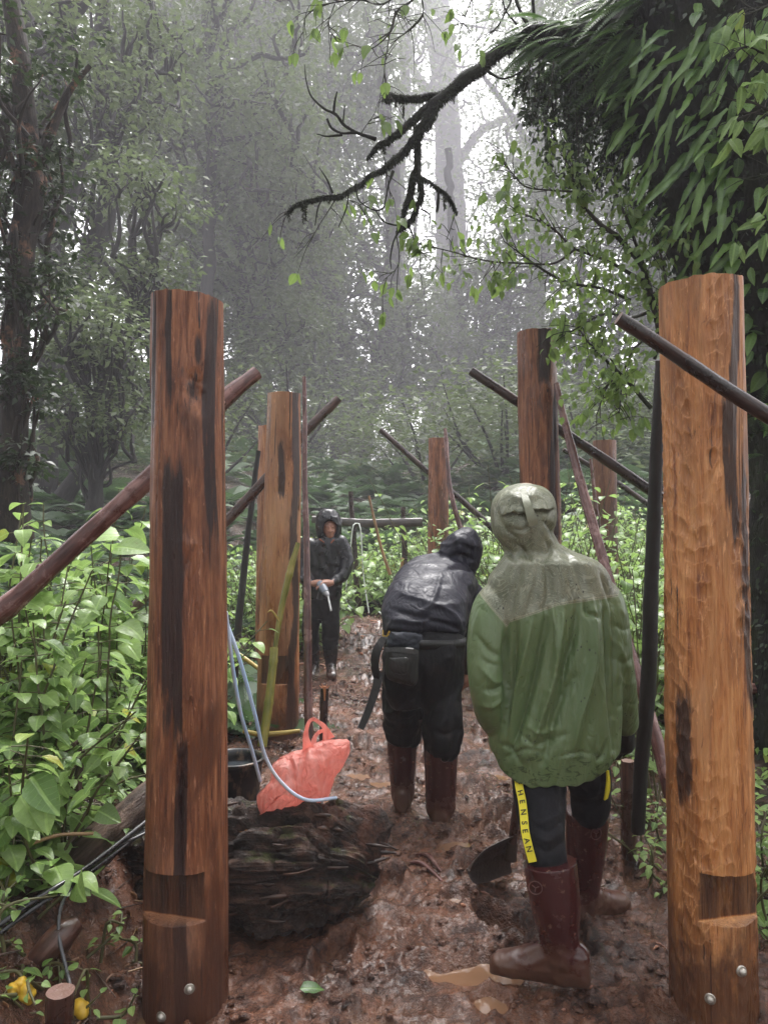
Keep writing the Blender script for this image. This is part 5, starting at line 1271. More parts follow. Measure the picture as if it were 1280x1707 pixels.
# ferns carpeting the forest floor
def fern_bed(label_name, spots, mat, L=(.35, .7), nf=9, seed=5, dens=16):
    global rng
    rng = np.random.default_rng(seed); g = Geo()
    for (x, y) in spots:
        z = GZ(x, y)
        for k in range(nf):
            a = rng.uniform(0, 6.28); D = np.array((math.cos(a), math.sin(a), rng.uniform(.5, 1.3)))
            frond(g, np.array((x, y, z)), unit(D), np.array((0, 0, 1.)), rng.uniform(*L), dens, .24, .5)
    return obj(label_name, g, mat, kind="stuff")
sp_ = [(P(rg.uniform(-150, 560), 0, d)[0], d) for d in rg.uniform(5.2, 16, 330)]
fern_bed("fern_undergrowth", [s for s in sp_ if s[0] < -.32 * s[1] + .9 or s[1] > 11], M_LEAF_FERN, (.4, .85))
sp_ = [(P(rg.uniform(480, 1100), 0, d)[0], d) for d in rg.uniform(11.5, 24, 330)]
fern_bed("fern_undergrowth", sp_, M_LEAF_FERN, (.5, 1.0), seed=6, dens=12)
sp_ = [(P(rg.uniform(-100, 1250), 0, d)[0], d) for d in rg.uniform(15, 42, 420)]
fern_bed('fern_undergrowth', sp_, M_LEAF_FERN, (.9, 1.7), seed=8, dens=10, nf=7)
# small ground cover on both banks
def cover(name, regs, mat, size, tpls, seed):
    rng = np.random.default_rng(seed); g = Geo()
    for (x0, x1, y0, y1, n, hmax, cond) in regs:
        x = rng.uniform(x0, x1, n); y = rng.uniform(y0, y1, n); k = cond(x, y) & (fbm(np.stack([x, y, x * 0], 1) * 1.8, 3, seed) > -.18); x, y = x[k], y[k]
        z = np.array([GZ(a, b) for a, b in zip(x, y)]) + np.abs(rng.normal(0, hmax * .5, len(x)))
        D = rdir(rng, len(x), (-.5, .2)); U = unit(np.array((0, -.2, 1.)) + rng.normal(0, .4, (len(x), 3)))
        s = size * rng.uniform(.5, 1.4, len(x)); ti = rng.integers(len(tpls), size=len(x))
        for q, tp_ in enumerate(tpls):
            m = ti == q; scatter(g, tp_, np.stack([x, y, z], 1)[m], D[m], U[m], s[m], rng)
    return obj(name, g, mat, kind="stuff")
small = [leaf_tpl('heart', 3, .2, .2, .1, s) for s in range(3)] + [leaf_tpl('ovate', 3, .3, .2, .1, s) for s in range(2)]
cover("ground_cover_leaves", [(-3.2, -.85, 2.1, 5.5, 5200, .22, lambda x, y: (x < -.98 - .03 * y) & ((y > 2.75) | (x < -1.35))), (-6, -1.3, 5, 10, 5000, .3, lambda x, y: x < -.35 * y + .7),
      (1.35, 3.5, 2.2, 6, 3000, .2, lambda x, y: x > 1.30 + .10 * (y - 2)), (1.8, 6, 5, 11, 4500, .3, lambda x, y: x > .22 * y + .75), (-2.5, 4, 10.4, 14, 3500, .35, lambda x, y: y > 10.4)], M_LEAF_SHRUB, .058, small, 71)

# the rest of the wood, round the near end of the path
rng = np.random.default_rng(808); wt = Geo(); wlv = Geo()
for i in range(34):
    if i < 22: a = rng.uniform(math.pi * 1.02, math.pi * 1.98); R = rng.uniform(6, 14); x, y = R * math.cos(a), R * math.sin(a) - .5
    else: x = rng.choice([-1, 1]) * rng.uniform(6.0, 11); y = rng.uniform(-3, 5)
    H = rng.uniform(9, 15); z = float(ground_macro(x, y)); lean = rng.normal(0, .8, 2)
    C = tube(wt, [(x, y, z - .3), (x + lean[0] * .4, y + lean[1] * .4, z + H * .5), (x + lean[0], y + lean[1], z + H)], [.24, .18, .06], 8, steps=14, wob=.2, seed=i)
    n = 420; k = rng.integers(1, 14, n); p = C[k] + rng.normal(0, 1.35, (n, 3)) * np.array((1, 1, .8))
    scatter(wlv, QUAD, p, rdir(rng, n, (-.6, .2)), unit(np.array((0, 0, 1.)) + rng.normal(0, .5, (n, 3))), rng.uniform(.25, .5, n), rng)
obj("surrounding_forest_trunks", wt, M_BARK_FAR, kind="stuff"); obj("surrounding_forest_foliage", wlv, M_LEAF_FAR, kind="stuff")

# ------------------------------------------------------------------ people
def limb(g, pts, rad, n=16, steps=None, squash=None):
    """closed rounded limb through the joints"""
    W = np.asarray(pts, float); r = np.asarray(rad, float)
    pr = smooth_poly(np.hstack([W, r[:, None]]), steps or max(8, 8 * len(W)))
    C, R = pr[:, :3], pr[:, 3]; T = unit(np.gradient(C, axis=0))
    a = [C[0] - T[0] * R[0] * k for k in (.95, .7, .35)]; b = [C[-1] + T[-1] * R[-1] * k for k in (.35, .7, .95)]
    C = np.vstack([a, C, b]); R = np.r_[R[0] * np.array((.3, .72, .94)), R, R[-1] * np.array((.94, .72, .3))]
    tube(g, C, R, n, squash=squash)

def ring_loft(g, rings, n=40, cap=True):
    """rings: (centre xyz, half width, half depth, yaw, superellipse power)"""
    th = np.linspace(0, 2 * np.pi, n, endpoint=False); Vs = []
    R = smooth_poly(np.array([(*c, w, dp, yw, pw) for c, w, dp, yw, pw in rings]), 8 * len(rings))
    for (cx, cy_, cz, w, dp, yw, pw) in R:
        cs, sn = np.cos(th), np.sin(th)
        x = np.sign(cs) * np.abs(cs) ** (2 / pw) * w; y = np.sign(sn) * np.abs(sn) ** (2 / pw) * dp
        Vs.append(np.stack([cx + x * math.cos(yw) - y * math.sin(yw), cy_ + x * math.sin(yw) + y * math.cos(yw), np.full(n, cz)], 1))
    m = len(Vs); V = np.concatenate(Vs)
    i = np.arange(m - 1)[:, None] * n; j = np.arange(n)[None]; j2 = (j + 1) % n
    F = np.stack([i + j, i + j2, i + n + j2, i + n + j], -1).reshape(-1, 4)
    if Vs[0][0, 2] > Vs[-1][0, 2]: F = F[:, ::-1]; c0, c1 = np.arange(n), np.arange(n)[::-1]
    else: c0, c1 = np.arange(n)[::-1], np.arange(n)
    g.add(V, F)
    if cap: g.add(Vs[0], c0[None]); g.add(Vs[-1], c1[None])
    return V

def fold_disp(V, lines):
    """folds traced as lines on the seen side: (points px, width px, amplitude m)"""
    pp = to_px(V); D = np.zeros(len(V))
    for pts, w, a in lines:
        pts = smooth_poly(np.array(pts, float), 24)
        best = np.full(len(V), 1e9); tt = np.zeros(len(V))
        for k in range(len(pts) - 1):
            p0, p1 = pts[k], pts[k + 1]; dv = p1 - p0; L2 = (dv ** 2).sum() + 1e-9
            t = np.clip(((pp - p0) @ dv) / L2, 0, 1); q = np.linalg.norm(pp - p0 - t[:, None] * dv, axis=1)
            m = q < best; best[m] = q[m]; tt[m] = (k + t[m]) / (len(pts) - 1)
        D += a * (.55 * np.exp(-(best / w) ** 2) + .45 * np.exp(-best / (w * .55))) * np.sin(np.pi * np.clip(tt, .04, .96)) ** .5
    return D

def wrinkles(V, seed, amp, freq, stretch=(1, 1, .35)):
    q = V * np.array(stretch) * freq
    q = q + .6 * np.stack([vnoise(q * .7 + 9 * k, seed + k) for k in range(3)], 1)
    r = 1 - np.abs(vnoise(q, seed + 5)) * 2.2
    r2 = 1 - np.abs(vnoise(q * 2.1 + 4, seed + 6)) * 2.2
    return amp * (np.clip(r, -.6, 1) * .65 + np.clip(r2, -.6, 1) * .3)

def cloth_obj(name, core, voxel, mat, parent, seed, amp=.006, freq=9, stretch=(1, 1, .35), folds=(), smooth=8, post=None, attrs=None, sm2=1, mask=None):
    V, Fs, N = remesh(core, voxel, smooth)
    d = wrinkles(V, seed, amp, freq, stretch)
    if mask is not None: d = d * mask(V)
    if folds:
        fr_ = np.clip(-N[:, 1] * 1.6 + .3, 0, 1); d = d + fold_disp(V, folds) * fr_
    V = V + N * d[:, None]
    if post: V = post(V)
    g = Geo().add(V, Fs, grain=V, **(attrs(V) if attrs else {}))
    return obj(name, g, mat, parent), V

def creases(t, p, k=1.):
    """sharp branching creases of wet fabric"""
    a = t.math('ABSOLUTE', t.math('SUBTRACT', t.noise(t.scale(p, (9 * k, 9 * k, 4.5 * k)), 1, 2.5, .5, 1.2), .5))
    b = t.math('ABSOLUTE', t.math('SUBTRACT', t.noise(t.scale(p, (22 * k, 22 * k, 14 * k), (5, 2, 8)), 1, 2, .5, 1.0), .5))
    return t.math('ADD', t.math('MULTIPLY', t.mr(a, 0, .16), .75), t.math('MULTIPLY', t.mr(b, 0, .16), .3))
def m_cloth(name, col, rough=.45, weave=.2, wet=.25, dirt=0., crease=.5, spec=.5):
    t = NT(name); p = t.pos()
    n1 = t.noise(p, 6, 4); n2 = creases(t, p, 1.)
    c = t.mix(n1, tuple(x * .75 for x in col), tuple(min(1, x * 1.25) for x in col))
    if dirt:
        c = t.mix(t.mr(t.noise(p, 9, 5, .7), .56, .72, 0, dirt), c, (.085, .05, .035))
    drops = t.mr(t.vor(p, 160), .22, .12); dm = t.mr(t.noise(p, 12, 3), .5, .65)
    h = t.math('ADD', t.math('MULTIPLY', n2, crease), t.math('MULTIPLY', t.math('MULTIPLY', drops, dm), wet))
    h2 = t.noise(p, 420, 2)
    nb = t.bump(h2, weave, .001, t.bump(h, .45, .008))
    r = t.mr(t.noise(p, 16, 4), .35, .65, rough - .14, rough + .12)
    return t.done(t.bsdf(c, r, nb, spec))
M_SKIN = m_plain("weathered_skin", (.30, .135, .085), .45, .5, .15, 30, .15, .002)
M_BLACKCLOTH = m_cloth("wet_black_raincoat", (.0045, .0048, .0065), .36, .1, .5, spec=.45)
M_TROUSER = m_cloth("wet_black_trousers", (.0045, .0045, .0055), .50, .3, .3, .15, spec=.2)
M_DARKBLUE = m_cloth("black_blue_raincoat", (.011, .011, .020), .52, .1, .6, crease=.9, spec=.30)

# boots -----------------------------------------------------------
def m_boot(name, col, mudh):
    t = NT(name); p = t.pos(); ml = t.attr("hgt", "Fac")
    n = t.noise(p, 16, 6, .7)
    c = t.mix(t.noise(p, 5, 3), tuple(x * .8 for x in col), tuple(x * 1.3 for x in col))
    spots = t.mr(t.noise(p, 34, 4, .7), .60, .70)
    c = t.mix(t.math('MULTIPLY', spots, .6), c, (.24, .15, .11))
    mf = t.mr(t.math('ADD', t.math('MULTIPLY', ml, 1.0), t.math('MULTIPLY', t.math('SUBTRACT', n, .5), .32)), mudh, mudh - .10)
    c = t.mix(t.math('MULTIPLY', mf, .85), c, t.mix(n, (.055, .024, .013), (.13, .062, .036)))
    r = t.math('ADD', t.mr(t.noise(p, 12, 3), .3, .7, .10, .30), t.math('MULTIPLY', mf, .25))
    return t.done(t.bsdf(c, r, t.bump(t.noise(p, 22, 5, .6), .30, .006), .6))
def boot(root, ankle, top, toe, r_top=.072, length=.285, mat=None, seed=0, sole_mat=None, rim=True, r_ank=.052):
    """ankle, top: points on the leg axis; toe: flat direction the foot points in"""
    toe = unit(np.array((toe[0], toe[1], 0.))); side = np.array((-toe[1], toe[0], 0)); z0 = ankle[2] - .105
    g = Geo(); ax = top - ankle
    pts = [ankle - (0, 0, .05), ankle, ankle + ax * .18, ankle + ax * .5, ankle + ax * .8, top]
    limb(g, pts, [.048, r_ank, r_ank * 1.06, r_top * .93, r_top, r_top * 1.02], 28, 36, squash=(1, 1))
    g2 = [(-.085, .033, .060), (-.06, .043, .075), (0, .046, .088), (.06, .044, .070), (.12, .047, .052), (.165, .050, .042), (.20, .043, .036), (.222, .026, .026)]
    C = []; th = np.linspace(0, 2 * np.pi, 24, endpoint=False); sc = length / .31
    G = smooth_poly(np.array(g2), 30)
    for (a, w, h) in G:
        c = ankle * np.array((1, 1, 0)) + toe * a * sc + np.array((0, 0, z0 + .012 + h))
        cs, sn = np.cos(th), np.sin(th)
        C.append(c + side * (w * cs)[:, None] + np.array((0, 0, 1.)) * (np.where(sn > 0, h * .95, h * .98) * np.sign(sn) * np.abs(sn) ** .8)[:, None])
    m, n = len(C), 24; V = np.concatenate(C); i = np.arange(m - 1)[:, None] * n; j = np.arange(n)[None]; j2 = (j + 1) % n
    F = np.stack([i + j, i + n + j, i + n + j2, i + j2], -1).reshape(-1, 4)
    g.add(V, F); g.add(C[0], np.arange(n)[None]); g.add(C[-1], np.arange(n)[::-1][None])
    V, Fs, N = remesh(g, .0065, 5)
    V = V + N * (.0035 * wrinkles(V, seed, 1, 16, (1, 1, 1.6)) * sstep(.26, .08, V[:, 2] - z0))[:, None]
    V[:, 2] = np.maximum(V[:, 2], z0 + .008)
    # cut the tube open at its top
    T = unit(ax); over = (V - top) @ T
    V = V - T * np.maximum(over, 0)[:, None]
    gg = Geo().add(V, Fs, hgt=V[:, 2] - z0); bo = obj("boot", gg, mat, root)
    if rim:
        tt = frames_along(np.array([top - T * .02, top])); g = Geo(); th = np.linspace(0, 2 * np.pi, 33)
        tube(g, [top + (tt[1][1] * math.cos(a) + tt[2][1] * math.sin(a)) * r_top * .985 for a in th], .0055, 6, caps=False)
        g.add(np.zeros((0, 3)), np.zeros((0, 4), int)); a0 = g.arrays(); g.A["hgt"] = [(0, a0[:, 2] - z0)]
        obj("rim", g, mat, bo)
    g = Geo(); o = []
    for (a, w, h) in G: o.append((a * sc, w + .0045))
    o = np.array(o); L = np.vstack([np.c_[o[:, 0], o[:, 1]], np.c_[o[::-1, 0], -o[::-1, 1]]]); L[:, 0] = (L[:, 0] - .06) * 1.03 + .06
    k = len(L); bot = ankle * (1, 1, 0) + toe * L[:, :1] + side * L[:, 1:] + np.array((0, 0, z0)); tp_ = bot + (0, 0, .019)
    g.add(np.vstack([bot, tp_]), np.array([(q, (q + 1) % k, k + (q + 1) % k, k + q) for q in range(k)])[:, ::-1], hgt=np.full(2 * k, .04))
    g.add(tp_, np.arange(k)[None], flat=True, hgt=np.full(k, .04)); g.add(bot, np.arange(k)[::-1][None], flat=True)
    obj("sole", g, sole_mat, bo)
    return bo
M_BOOT = m_boot("maroon_rubber_boot", (.042, .0085, .0085), .17)
M_BOOT2 = m_boot("muddy_maroon_boot", (.040, .010, .0085), .20)
M_BOOTK = m_boot("black_rubber_boot", (.005, .005, .0055), .14)
t = NT("tan_sole"); M_SOLE = t.done(t.bsdf(t.mix(t.mr(t.noise(t.pos(), 20, 5, .7), .42, .6), (.20, .13, .05), (.07, .042, .03)), .5))

def hand(g, wrist, dirv, palm_n, s=1., curl=1., flip=1, spread=1.):
    """five-fingered hand: palm, four unequal fingers and a thumb that bend towards palm_n"""
    y = unit(np.asarray(dirv, float)); z = unit(palm_n - y * np.dot(palm_n, y)); x = np.cross(y, z) * flip
    limb(g, [wrist, wrist + y * .035 * s, wrist + y * .075 * s], [.026 * s, .034 * s, .034 * s], 12, squash=(1, .5) if False else None)
    for k, (off, L) in enumerate(((-.028, .070), (-.010, .080), (.009, .075), (.027, .058))):
        b = wrist + y * .082 * s + x * off * s; a1, a2, a3 = .35 * curl, .95 * curl, 1.5 * curl
        p1 = b + (y * math.cos(a1) + z * math.sin(a1)) * L * .45 * s + x * off * .25 * spread * s
        p2 = p1 + (y * math.cos(a2) + z * math.sin(a2)) * L * .32 * s; p3 = p2 + (y * math.cos(a3) + z * math.sin(a3)) * L * .25 * s
        limb(g, [b - y * .02 * s, b, p1, p2, p3], [.0095 * s, .0095 * s, .0088 * s, .008 * s, .0068 * s], 8, 16)
    b = wrist + y * .03 * s - x * .030 * s
    limb(g, [b, b + (-x * .6 + y * .7 + z * .3) * .035 * s, b + (-x * .55 + y * .9 + z * .9) * .062 * s], [.013 * s, .011 * s, .0085 * s], 8, 12)

# ---- the man in the green raincoat (seen from behind) ------------
DA = 2.78
A_ = thing("person", P(925, 1560, 2.8) * (1, 1, 0), "man seen from behind in a green hooded raincoat with a patterned yoke, black trousers and maroon boots, holding a shovel", "person")
A_["label"] = "person seen from behind in a green hooded raincoat, standing with a shovel"
def yl(x): return np.interp(x, [700, 778, 795, 845, 849, 930, 1030, 1036, 1062, 1100], [960, 968, 985, 1046, 1037, 1009, 994, 955, 925, 915])
def attrsA(V):
    pp = to_px(V); back = (V[:, 1] < 2.95)
    line = np.where(back, yl(pp[:, 0]), 1010)
    return dict(seam=(pp[:, 1] - line), cuff=np.abs(pp[:, 1] - 1285))
g = Geo()
def rA(px, py, hw, dp, d=DA, yaw=0., pw=2.4): c = P(px, py, d); return (c, hw * d / FPX, dp, yaw, pw)
ring_loft(g, [rA(893, 908, 40, .085, 2.82), rA(900, 920, 56, .10, 2.82), rA(913, 934, 78, .11), rA(916, 950, 92, .12), rA(915, 972, 102, .13), rA(921, 1030, 103, .15, DA, 0, 2.6),
              rA(928, 1100, 104, .155, DA), rA(926, 1170, 106, .16, DA), rA(922, 1230, 108, .165, DA), rA(924, 1262, 103, .16, DA), rA(922, 1280, 99, .155, DA), rA(920, 1300, 94, .15, DA), rA(920, 1306, 92, .15, DA)], 44)
armL = [P(852, 985, 2.80), P(824, 1018, 2.76), P(812, 1085, 2.72), P(816, 1165, 2.70), P(834, 1205, 2.80), P(880, 1215, 3.02)]
limb(g, armL, [.072, .080, .072, .063, .060, .050], 22, 48)
armR = [P(978, 982, 2.80), P(1006, 1010, 2.78), P(1022, 1090, 2.76), P(1032, 1150, 2.80), P(1040, 1204, 2.88)]
limb(g, armR, [.072, .076, .067, .060, .052], 22, 44)
# hood
hc = P(872, 862, 2.84)
ring_loft(g, [(P(888, 926, 2.82), .100, .10, 0, 2.), (P(881, 905, 2.83), .104, .115, 0, 2.1), (P(872, 885, 2.84), .108, .128, 0, 2.3), (P(872, 862, 2.85), .116, .132, 0, 2.5), (P(872, 838, 2.86), .112, .125, 0, 2.5),
              (P(873, 822, 2.86), .092, .105, 0, 2.4), (P(874, 813, 2.87), .066, .08, 0, 2.2), (P(875, 808, 2.87), .030, .04, 0, 2.)], 36)
foldsA = [([(912, 1016), (905, 1060), (892, 1120), (872, 1190), (846, 1262)], 9, -.014), ([(888, 1022), (878, 1080), (866, 1130), (850, 1200), (838, 1240)], 9, .010),
          ([(938, 1008), (934, 1060), (922, 1130), (898, 1210), (880, 1262)], 9, .012), ([(962, 1008), (958, 1060), (944, 1110), (936, 1160)], 8, -.012), ([(955, 1130), (930, 1180), (915, 1240), (905, 1270)], 10, -.010),
          ([(985, 1000), (990, 1050), (985, 1120), (965, 1200), (955, 1260)], 11, .012), ([(1005, 1000), (1012, 1060), (1016, 1130), (1020, 1200), (1022, 1250)], 8, -.010), ([(920, 1012), (926, 1060), (922, 1110)], 5, .008),
          ([(975, 1004), (980, 1022), (994, 1030)], 5, -.008), ([(860, 1040), (856, 1110), (850, 1180), (842, 1240)], 7, -.010), ([(900, 925), (912, 955), (915, 990), (905, 1015)], 9, -.009), ([(940, 920), (960, 950), (972, 990)], 7, -.006), ([(870, 935), (860, 975), (850, 1030)], 8, -.008),
          ([(1000, 950), (1012, 985), (1020, 1010)], 6, -.008), ([(890, 930), (885, 970), (872, 1020)], 7, .006), ([(930, 930), (938, 970), (944, 1000)], 8, .006),
          # gathered hem
          ([(845, 1262), (880, 1248), (905, 1256)], 4, -.005), ([(930, 1262), (960, 1254), (990, 1258)], 4, -.004), ([(870, 1225), (890, 1240), (915, 1236), (940, 1225)], 6, -.007), ([(880, 1212), (905, 1222), (930, 1214)], 6, .006),
          ([(985, 1245), (1000, 1265), (1012, 1235)], 6, -.007), ([(830, 1238), (850, 1250), (870, 1275)], 6, -.006),
          # sleeve folds
          ([(795, 1060), (815, 1085), (838, 1095)], 7, -.010), ([(800, 1110), (822, 1135), (840, 1140)], 7, .010), ([(806, 1150), (825, 1150), (842, 1138)], 7, -.012), ([(800, 1095), (812, 1105), (830, 1110)], 5, -.006),
          ([(800, 1175), (820, 1178), (838, 1165)], 6, .008), ([(1024, 1040), (1038, 1050), (1050, 1045)], 6, -.006), ([(1020, 1060), (1036, 1085), (1050, 1120)], 5, .005), ([(1022, 1095), (1040, 1105), (1056, 1095)], 6, -.005), ([(1026, 1120), (1042, 1140), (1058, 1138)], 5, .004), ([(1030, 1178), (1044, 1172), (1060, 1176)], 4, -.004), ([(1032, 1012), (1042, 1030)], 6, .006),
          # crease between back and sleeves
          ([(845, 1040), (842, 1090), (844, 1150), (838, 1205)], 5, -.022), ([(1018, 1000), (1024, 1060), (1026, 1130), (1026, 1195)], 4, -.018),
          # hood folds and the slots under its strap
          ([(846, 880), (868, 884), (880, 878)], 4, -.006), ([(828, 850), (836, 872), (850, 890), (868, 898)], 6, -.010), ([(826, 868), (832, 890), (850, 910)], 6, .008), ([(905, 870), (918, 880), (924, 900)], 5, -.010),
          ([(880, 886), (884, 905), (880, 925)], 6, -.007), ([(908, 900), (916, 915), (910, 928)], 5, -.008), ([(850, 828), (870, 832), (890, 826)], 8, .006), ([(835, 905), (850, 925), (862, 935)], 5, -.012), ([(860, 905), (885, 930), (915, 935)], 5, -.010)]
t = NT("green_raincoat"); p = t.pos(); s = t.attr("seam", "Fac")
n1 = t.noise(p, 5, 4); green = t.mix(n1, (.078, .125, .048), (.125, .18, .078))
green = t.mix(t.mr(t.noise(t.scale(p, (3, 3, 1)), 3, 3), .45, .7, 0, .5), green, (.165, .21, .105))
n2y = t.mr(t.noise(p, 13, 6, .7), .35, .65)
topo = t.math('SINE', t.math('MULTIPLY', t.noise(p, 11, 2, .5, 1.2), 150)); tl = t.mr(topo, .45, .9)
yoke = t.mix(t.math('MULTIPLY', tl, .55), t.mix(n2y, (.110, .122, .078), (.195, .20, .135)), (.33, .34, .25))
wav = t.math('MULTIPLY', t.math('SUBTRACT', t.noise(p, 20, 2), .5), 3.)
s_ = t.math('ADD', s, wav)
col = t.mix(t.mr(s_, -.6, .6), yoke, green)
st1 = t.mr(t.math('ABSOLUTE', t.math('ADD', s_, 3.)), 1.1, .5); st2 = t.mr(t.math('ABSOLUTE', t.math('ADD', s_, -.3)), 1.0, .4)
col = t.mix(t.math('MULTIPLY', t.math('MAXIMUM', st1, st2), .6), col, (.33, .33, .22))
spk = t.math('MULTIPLY', t.mr(t.vor(t.scale(p, (1, 1, .7)), 55), .20, .12), t.mr(t.noise(t.scale(p, (1, 1, 1), (3, 1, 0)), 5, 4, .7), .54, .60)); col = t.mix(spk, col, (.012, .016, .010))
hem = t.math('MULTIPLY', t.mr(t.attr("cuff", "Fac"), 46, 10), t.mr(t.noise(t.scale(p, (1, 1, 2.2)), 26, 5, .65, 1.), .55, .60)); col = t.mix(t.math('MULTIPLY', hem, .8), col, (.02, .035, .012))
n2 = t.noise(p, 17, 5, .6, .8)
nb = t.bump(t.noise(p, 300, 2), .15, .001, t.bump(creases(t, t.scale(p, (1, 1, .6)), .9), .5, .009))
M_GREEN = t.done(t.bsdf(col, t.mr(n2, .3, .7, .26, .50), nb, .5))
def postA(V):
    V = V.copy()
    pp = to_px(V)
    hem = np.interp(pp[:, 0], [800, 822, 832, 846, 880, 950, 1000, 1020, 1035], [1240, 1250, 1268, 1281, 1289, 1287, 1275, 1256, 1240]) + 1.5 * np.sin(pp[:, 0] * .25) + 1.5 * np.sin(V[:, 0] * 40)
    zh = CH + (HZ - hem) / FPX * DA
    V[:, 2] = np.maximum(V[:, 2], zh)
    # pleat of the hood: a flap that overhangs a shallow groove, held by the strap
    t_ = 853 - (pp[:, 0] - 880) * .13 - pp[:, 1] + 2 * np.sin(pp[:, 0] * .16)
    w_ = sstep(832, 850, pp[:, 0]) * sstep(928, 912, pp[:, 0]) * (V[:, 1] < 2.80) * (V[:, 2] > 1.45)
    V[:, 1] -= w_ * np.where(t_ > 0, .013 * np.exp(-t_ / 11), -.020 * np.exp(np.minimum(t_, 0) / 5))
    return V
foldsA = [(p_, w_ * .8, a_ * ((2.6 if k_ < 10 else 1.9 if k_ < 22 else 1.1 if k_ < 38 else 1.7) if a_ > -.02 else 1.1)) for k_, (p_, w_, a_) in enumerate(foldsA)]
cloth_obj("raincoat", g, .0062, M_GREEN, A_, 11, .0022, 8, (1, 1, .3), foldsA, 4, attrs=attrsA, post=postA, mask=lambda V: 1 + 1.3 * sstep(1.42, 1.50, V[:, 2]))
# hood strap
g = Geo()
def strip(g, pts, w, th, nrm=(0, -1, .1), n=24, **kw):
    """flat ribbon with thickness along points (world), width w"""
    C = smooth_poly(np.asarray(pts, float), n); T = unit(np.gradient(C, axis=0)); nr = unit(np.asarray(nrm, float)); S = unit(np.cross(T, nr)); U = np.cross(S, T)
    w = np.interp(np.linspace(0, 1, n), np.linspace(0, 1, len(np.atleast_1d(w))), np.atleast_1d(w)) if np.ndim(w) else np.full(n, w)
    q = [(C - S * w[:, None] / 2 - U * th), (C + S * w[:, None] / 2 - U * th), (C + S * w[:, None] / 2 + U * th), (C - S * w[:, None] / 2 + U * th)]
    V = np.stack(q, 1).reshape(-1, 3); F = []
    for i in range(n - 1):
        for j in range(4): F.append((i * 4 + j, i * 4 + (j + 1) % 4, i * 4 + 4 + (j + 1) % 4, i * 4 + 4 + j))
    F += [(0, 3, 2, 1), (n * 4 - 4, n * 4 - 3, n * 4 - 2, n * 4 - 1)]
    t_ = np.repeat(np.linspace(0, 1, n), 4)
    g.add(V, np.array(F), flat=True, suv=np.stack([np.tile([-1, 1, 1, -1], n), t_, t_ * 0], 1), **kw)
    return C
strip(g, [P(871, 818, 2.762), P(877, 836, 2.712), P(882, 852, 2.694), P(886, 864, 2.690), P(889, 876, 2.694)], [.020, .024, .028, .032, .034], .0025)
obj("hood_strap", g, m_cloth("yoke_cloth", (.19, .20, .135), .5), A_)
# trousers with yellow lettered side tape
M_TA = m_cloth("black_track_trousers", (.006, .006, .008), .72, .3, .0, .10, spec=.2)
g = Geo()
limb(g, [P(897, 1230, 2.80), P(898, 1290, 2.76), P(900, 1340, 2.69), P(906, 1400, 2.60), P(914, 1450, 2.57)], [.088, .096, .088, .070, .066], 24, 40)
limb(g, [P(960, 1230, 2.82), P(976, 1280, 2.85), P(984, 1315, 2.88), P(983, 1345, 2.90), P(980, 1370, 2.93)], [.105, .090, .076, .072, .055], 24, 36)
ring_loft(g, [(P(925, 1190, 2.81), .15, .10, 0, 2.2), (P(925, 1230, 2.81), .155, .11, 0, 2.3), (P(925, 1262, 2.81), .14, .10, 0, 2.2)], 30)
foldsT = [([(888, 1390), (912, 1402), (936, 1385)], 5, .008), ([(884, 1362), (905, 1372), (938, 1350)], 5, .007), ([(890, 1376), (915, 1386), (938, 1368)], 4, -.008), ([(892, 1412), (915, 1420), (940, 1402)], 4, -.008), ([(944, 1330), (975, 1342), (1012, 1328)], 4, -.008), ([(948, 1318), (978, 1328), (1012, 1316)], 4, .007), ([(912, 1300), (918, 1340), (920, 1380)], 6, -.005)]
_, VT = cloth_obj("trousers", g, .008, M_TA, A_, 17, .003, 11, (1, 1, .8), foldsT, 5)
def on_surf(V, px, py, near, off=.004):
    pp = to_px(V); d_ = np.hypot(pp[:, 0] - px, pp[:, 1] - py); m = (d_ < 6) & (V[:, 1] < near)
    y = V[m, 1].min() if m.any() else near - .1
    return P(px, py, y - off)
M_TAPE = m_plain("yellow_tape", (.72, .62, .03), .5, .4, .08, 40, .1, .001)
tp_px = [(859, 1284), (863, 1310), (868, 1335), (871, 1360), (873, 1385), (879, 1412), (886, 1438)]
tape = [on_surf(VT, a + 2, b, 2.8, .008) for a, b in tp_px]
tape = [np.array((q[0], q[1], q[2])) for q in tape]
ys = np.array([q[1] for q in tape]); ys = np.convolve(np.r_[ys[0], ys, ys[-1]], [.25, .5, .25], 'valid'); tape = [np.array((q[0], y, q[2])) for q, y in zip(tape, ys)]
g = Geo(); CT = strip(g, tape, .027, .003, (-.35, -1, .05), 60); obj("side_tape", g, M_TAPE, A_)
def text_mesh(s, size, mat, name, parent, origin, xdir, ydir, depth=.0008):
    cu = bpy.data.curves.new(name, 'FONT'); cu.body = s; cu.size = size; cu.align_x = 'CENTER'; cu.align_y = 'CENTER'; cu.extrude = depth; cu.offset = size * .012
    o = bpy.data.objects.new(name, cu); COL.objects.link(o)
    dg = bpy.context.evaluated_depsgraph_get(); me = bpy.data.meshes.new_from_object(o.evaluated_get(dg)); bpy.data.objects.remove(o)
    xd, yd = unit(np.asarray(xdir, float)), unit(np.asarray(ydir, float)); zd = np.cross(xd, yd)
    n = len(me.vertices); co = np.zeros(n * 3, np.float32); me.vertices.foreach_get("co", co); co = co.reshape(-1, 3)
    W = co[:, :1] * xd + co[:, 1:2] * yd + co[:, 2:] * zd + origin - np.array(parent.location)
    me.vertices.foreach_set("co", W.astype(np.float32).ravel()); me.update(); me.materials.clear(); me.materials.append(mat)
    o = bpy.data.objects.new(name, me); COL.objects.link(o); o.parent = parent; return o
M_INK = m_plain("black_ink", (.012, .012, .012), .5, .3, 0, 5, 0)
TC = unit(np.gradient(CT, axis=0))
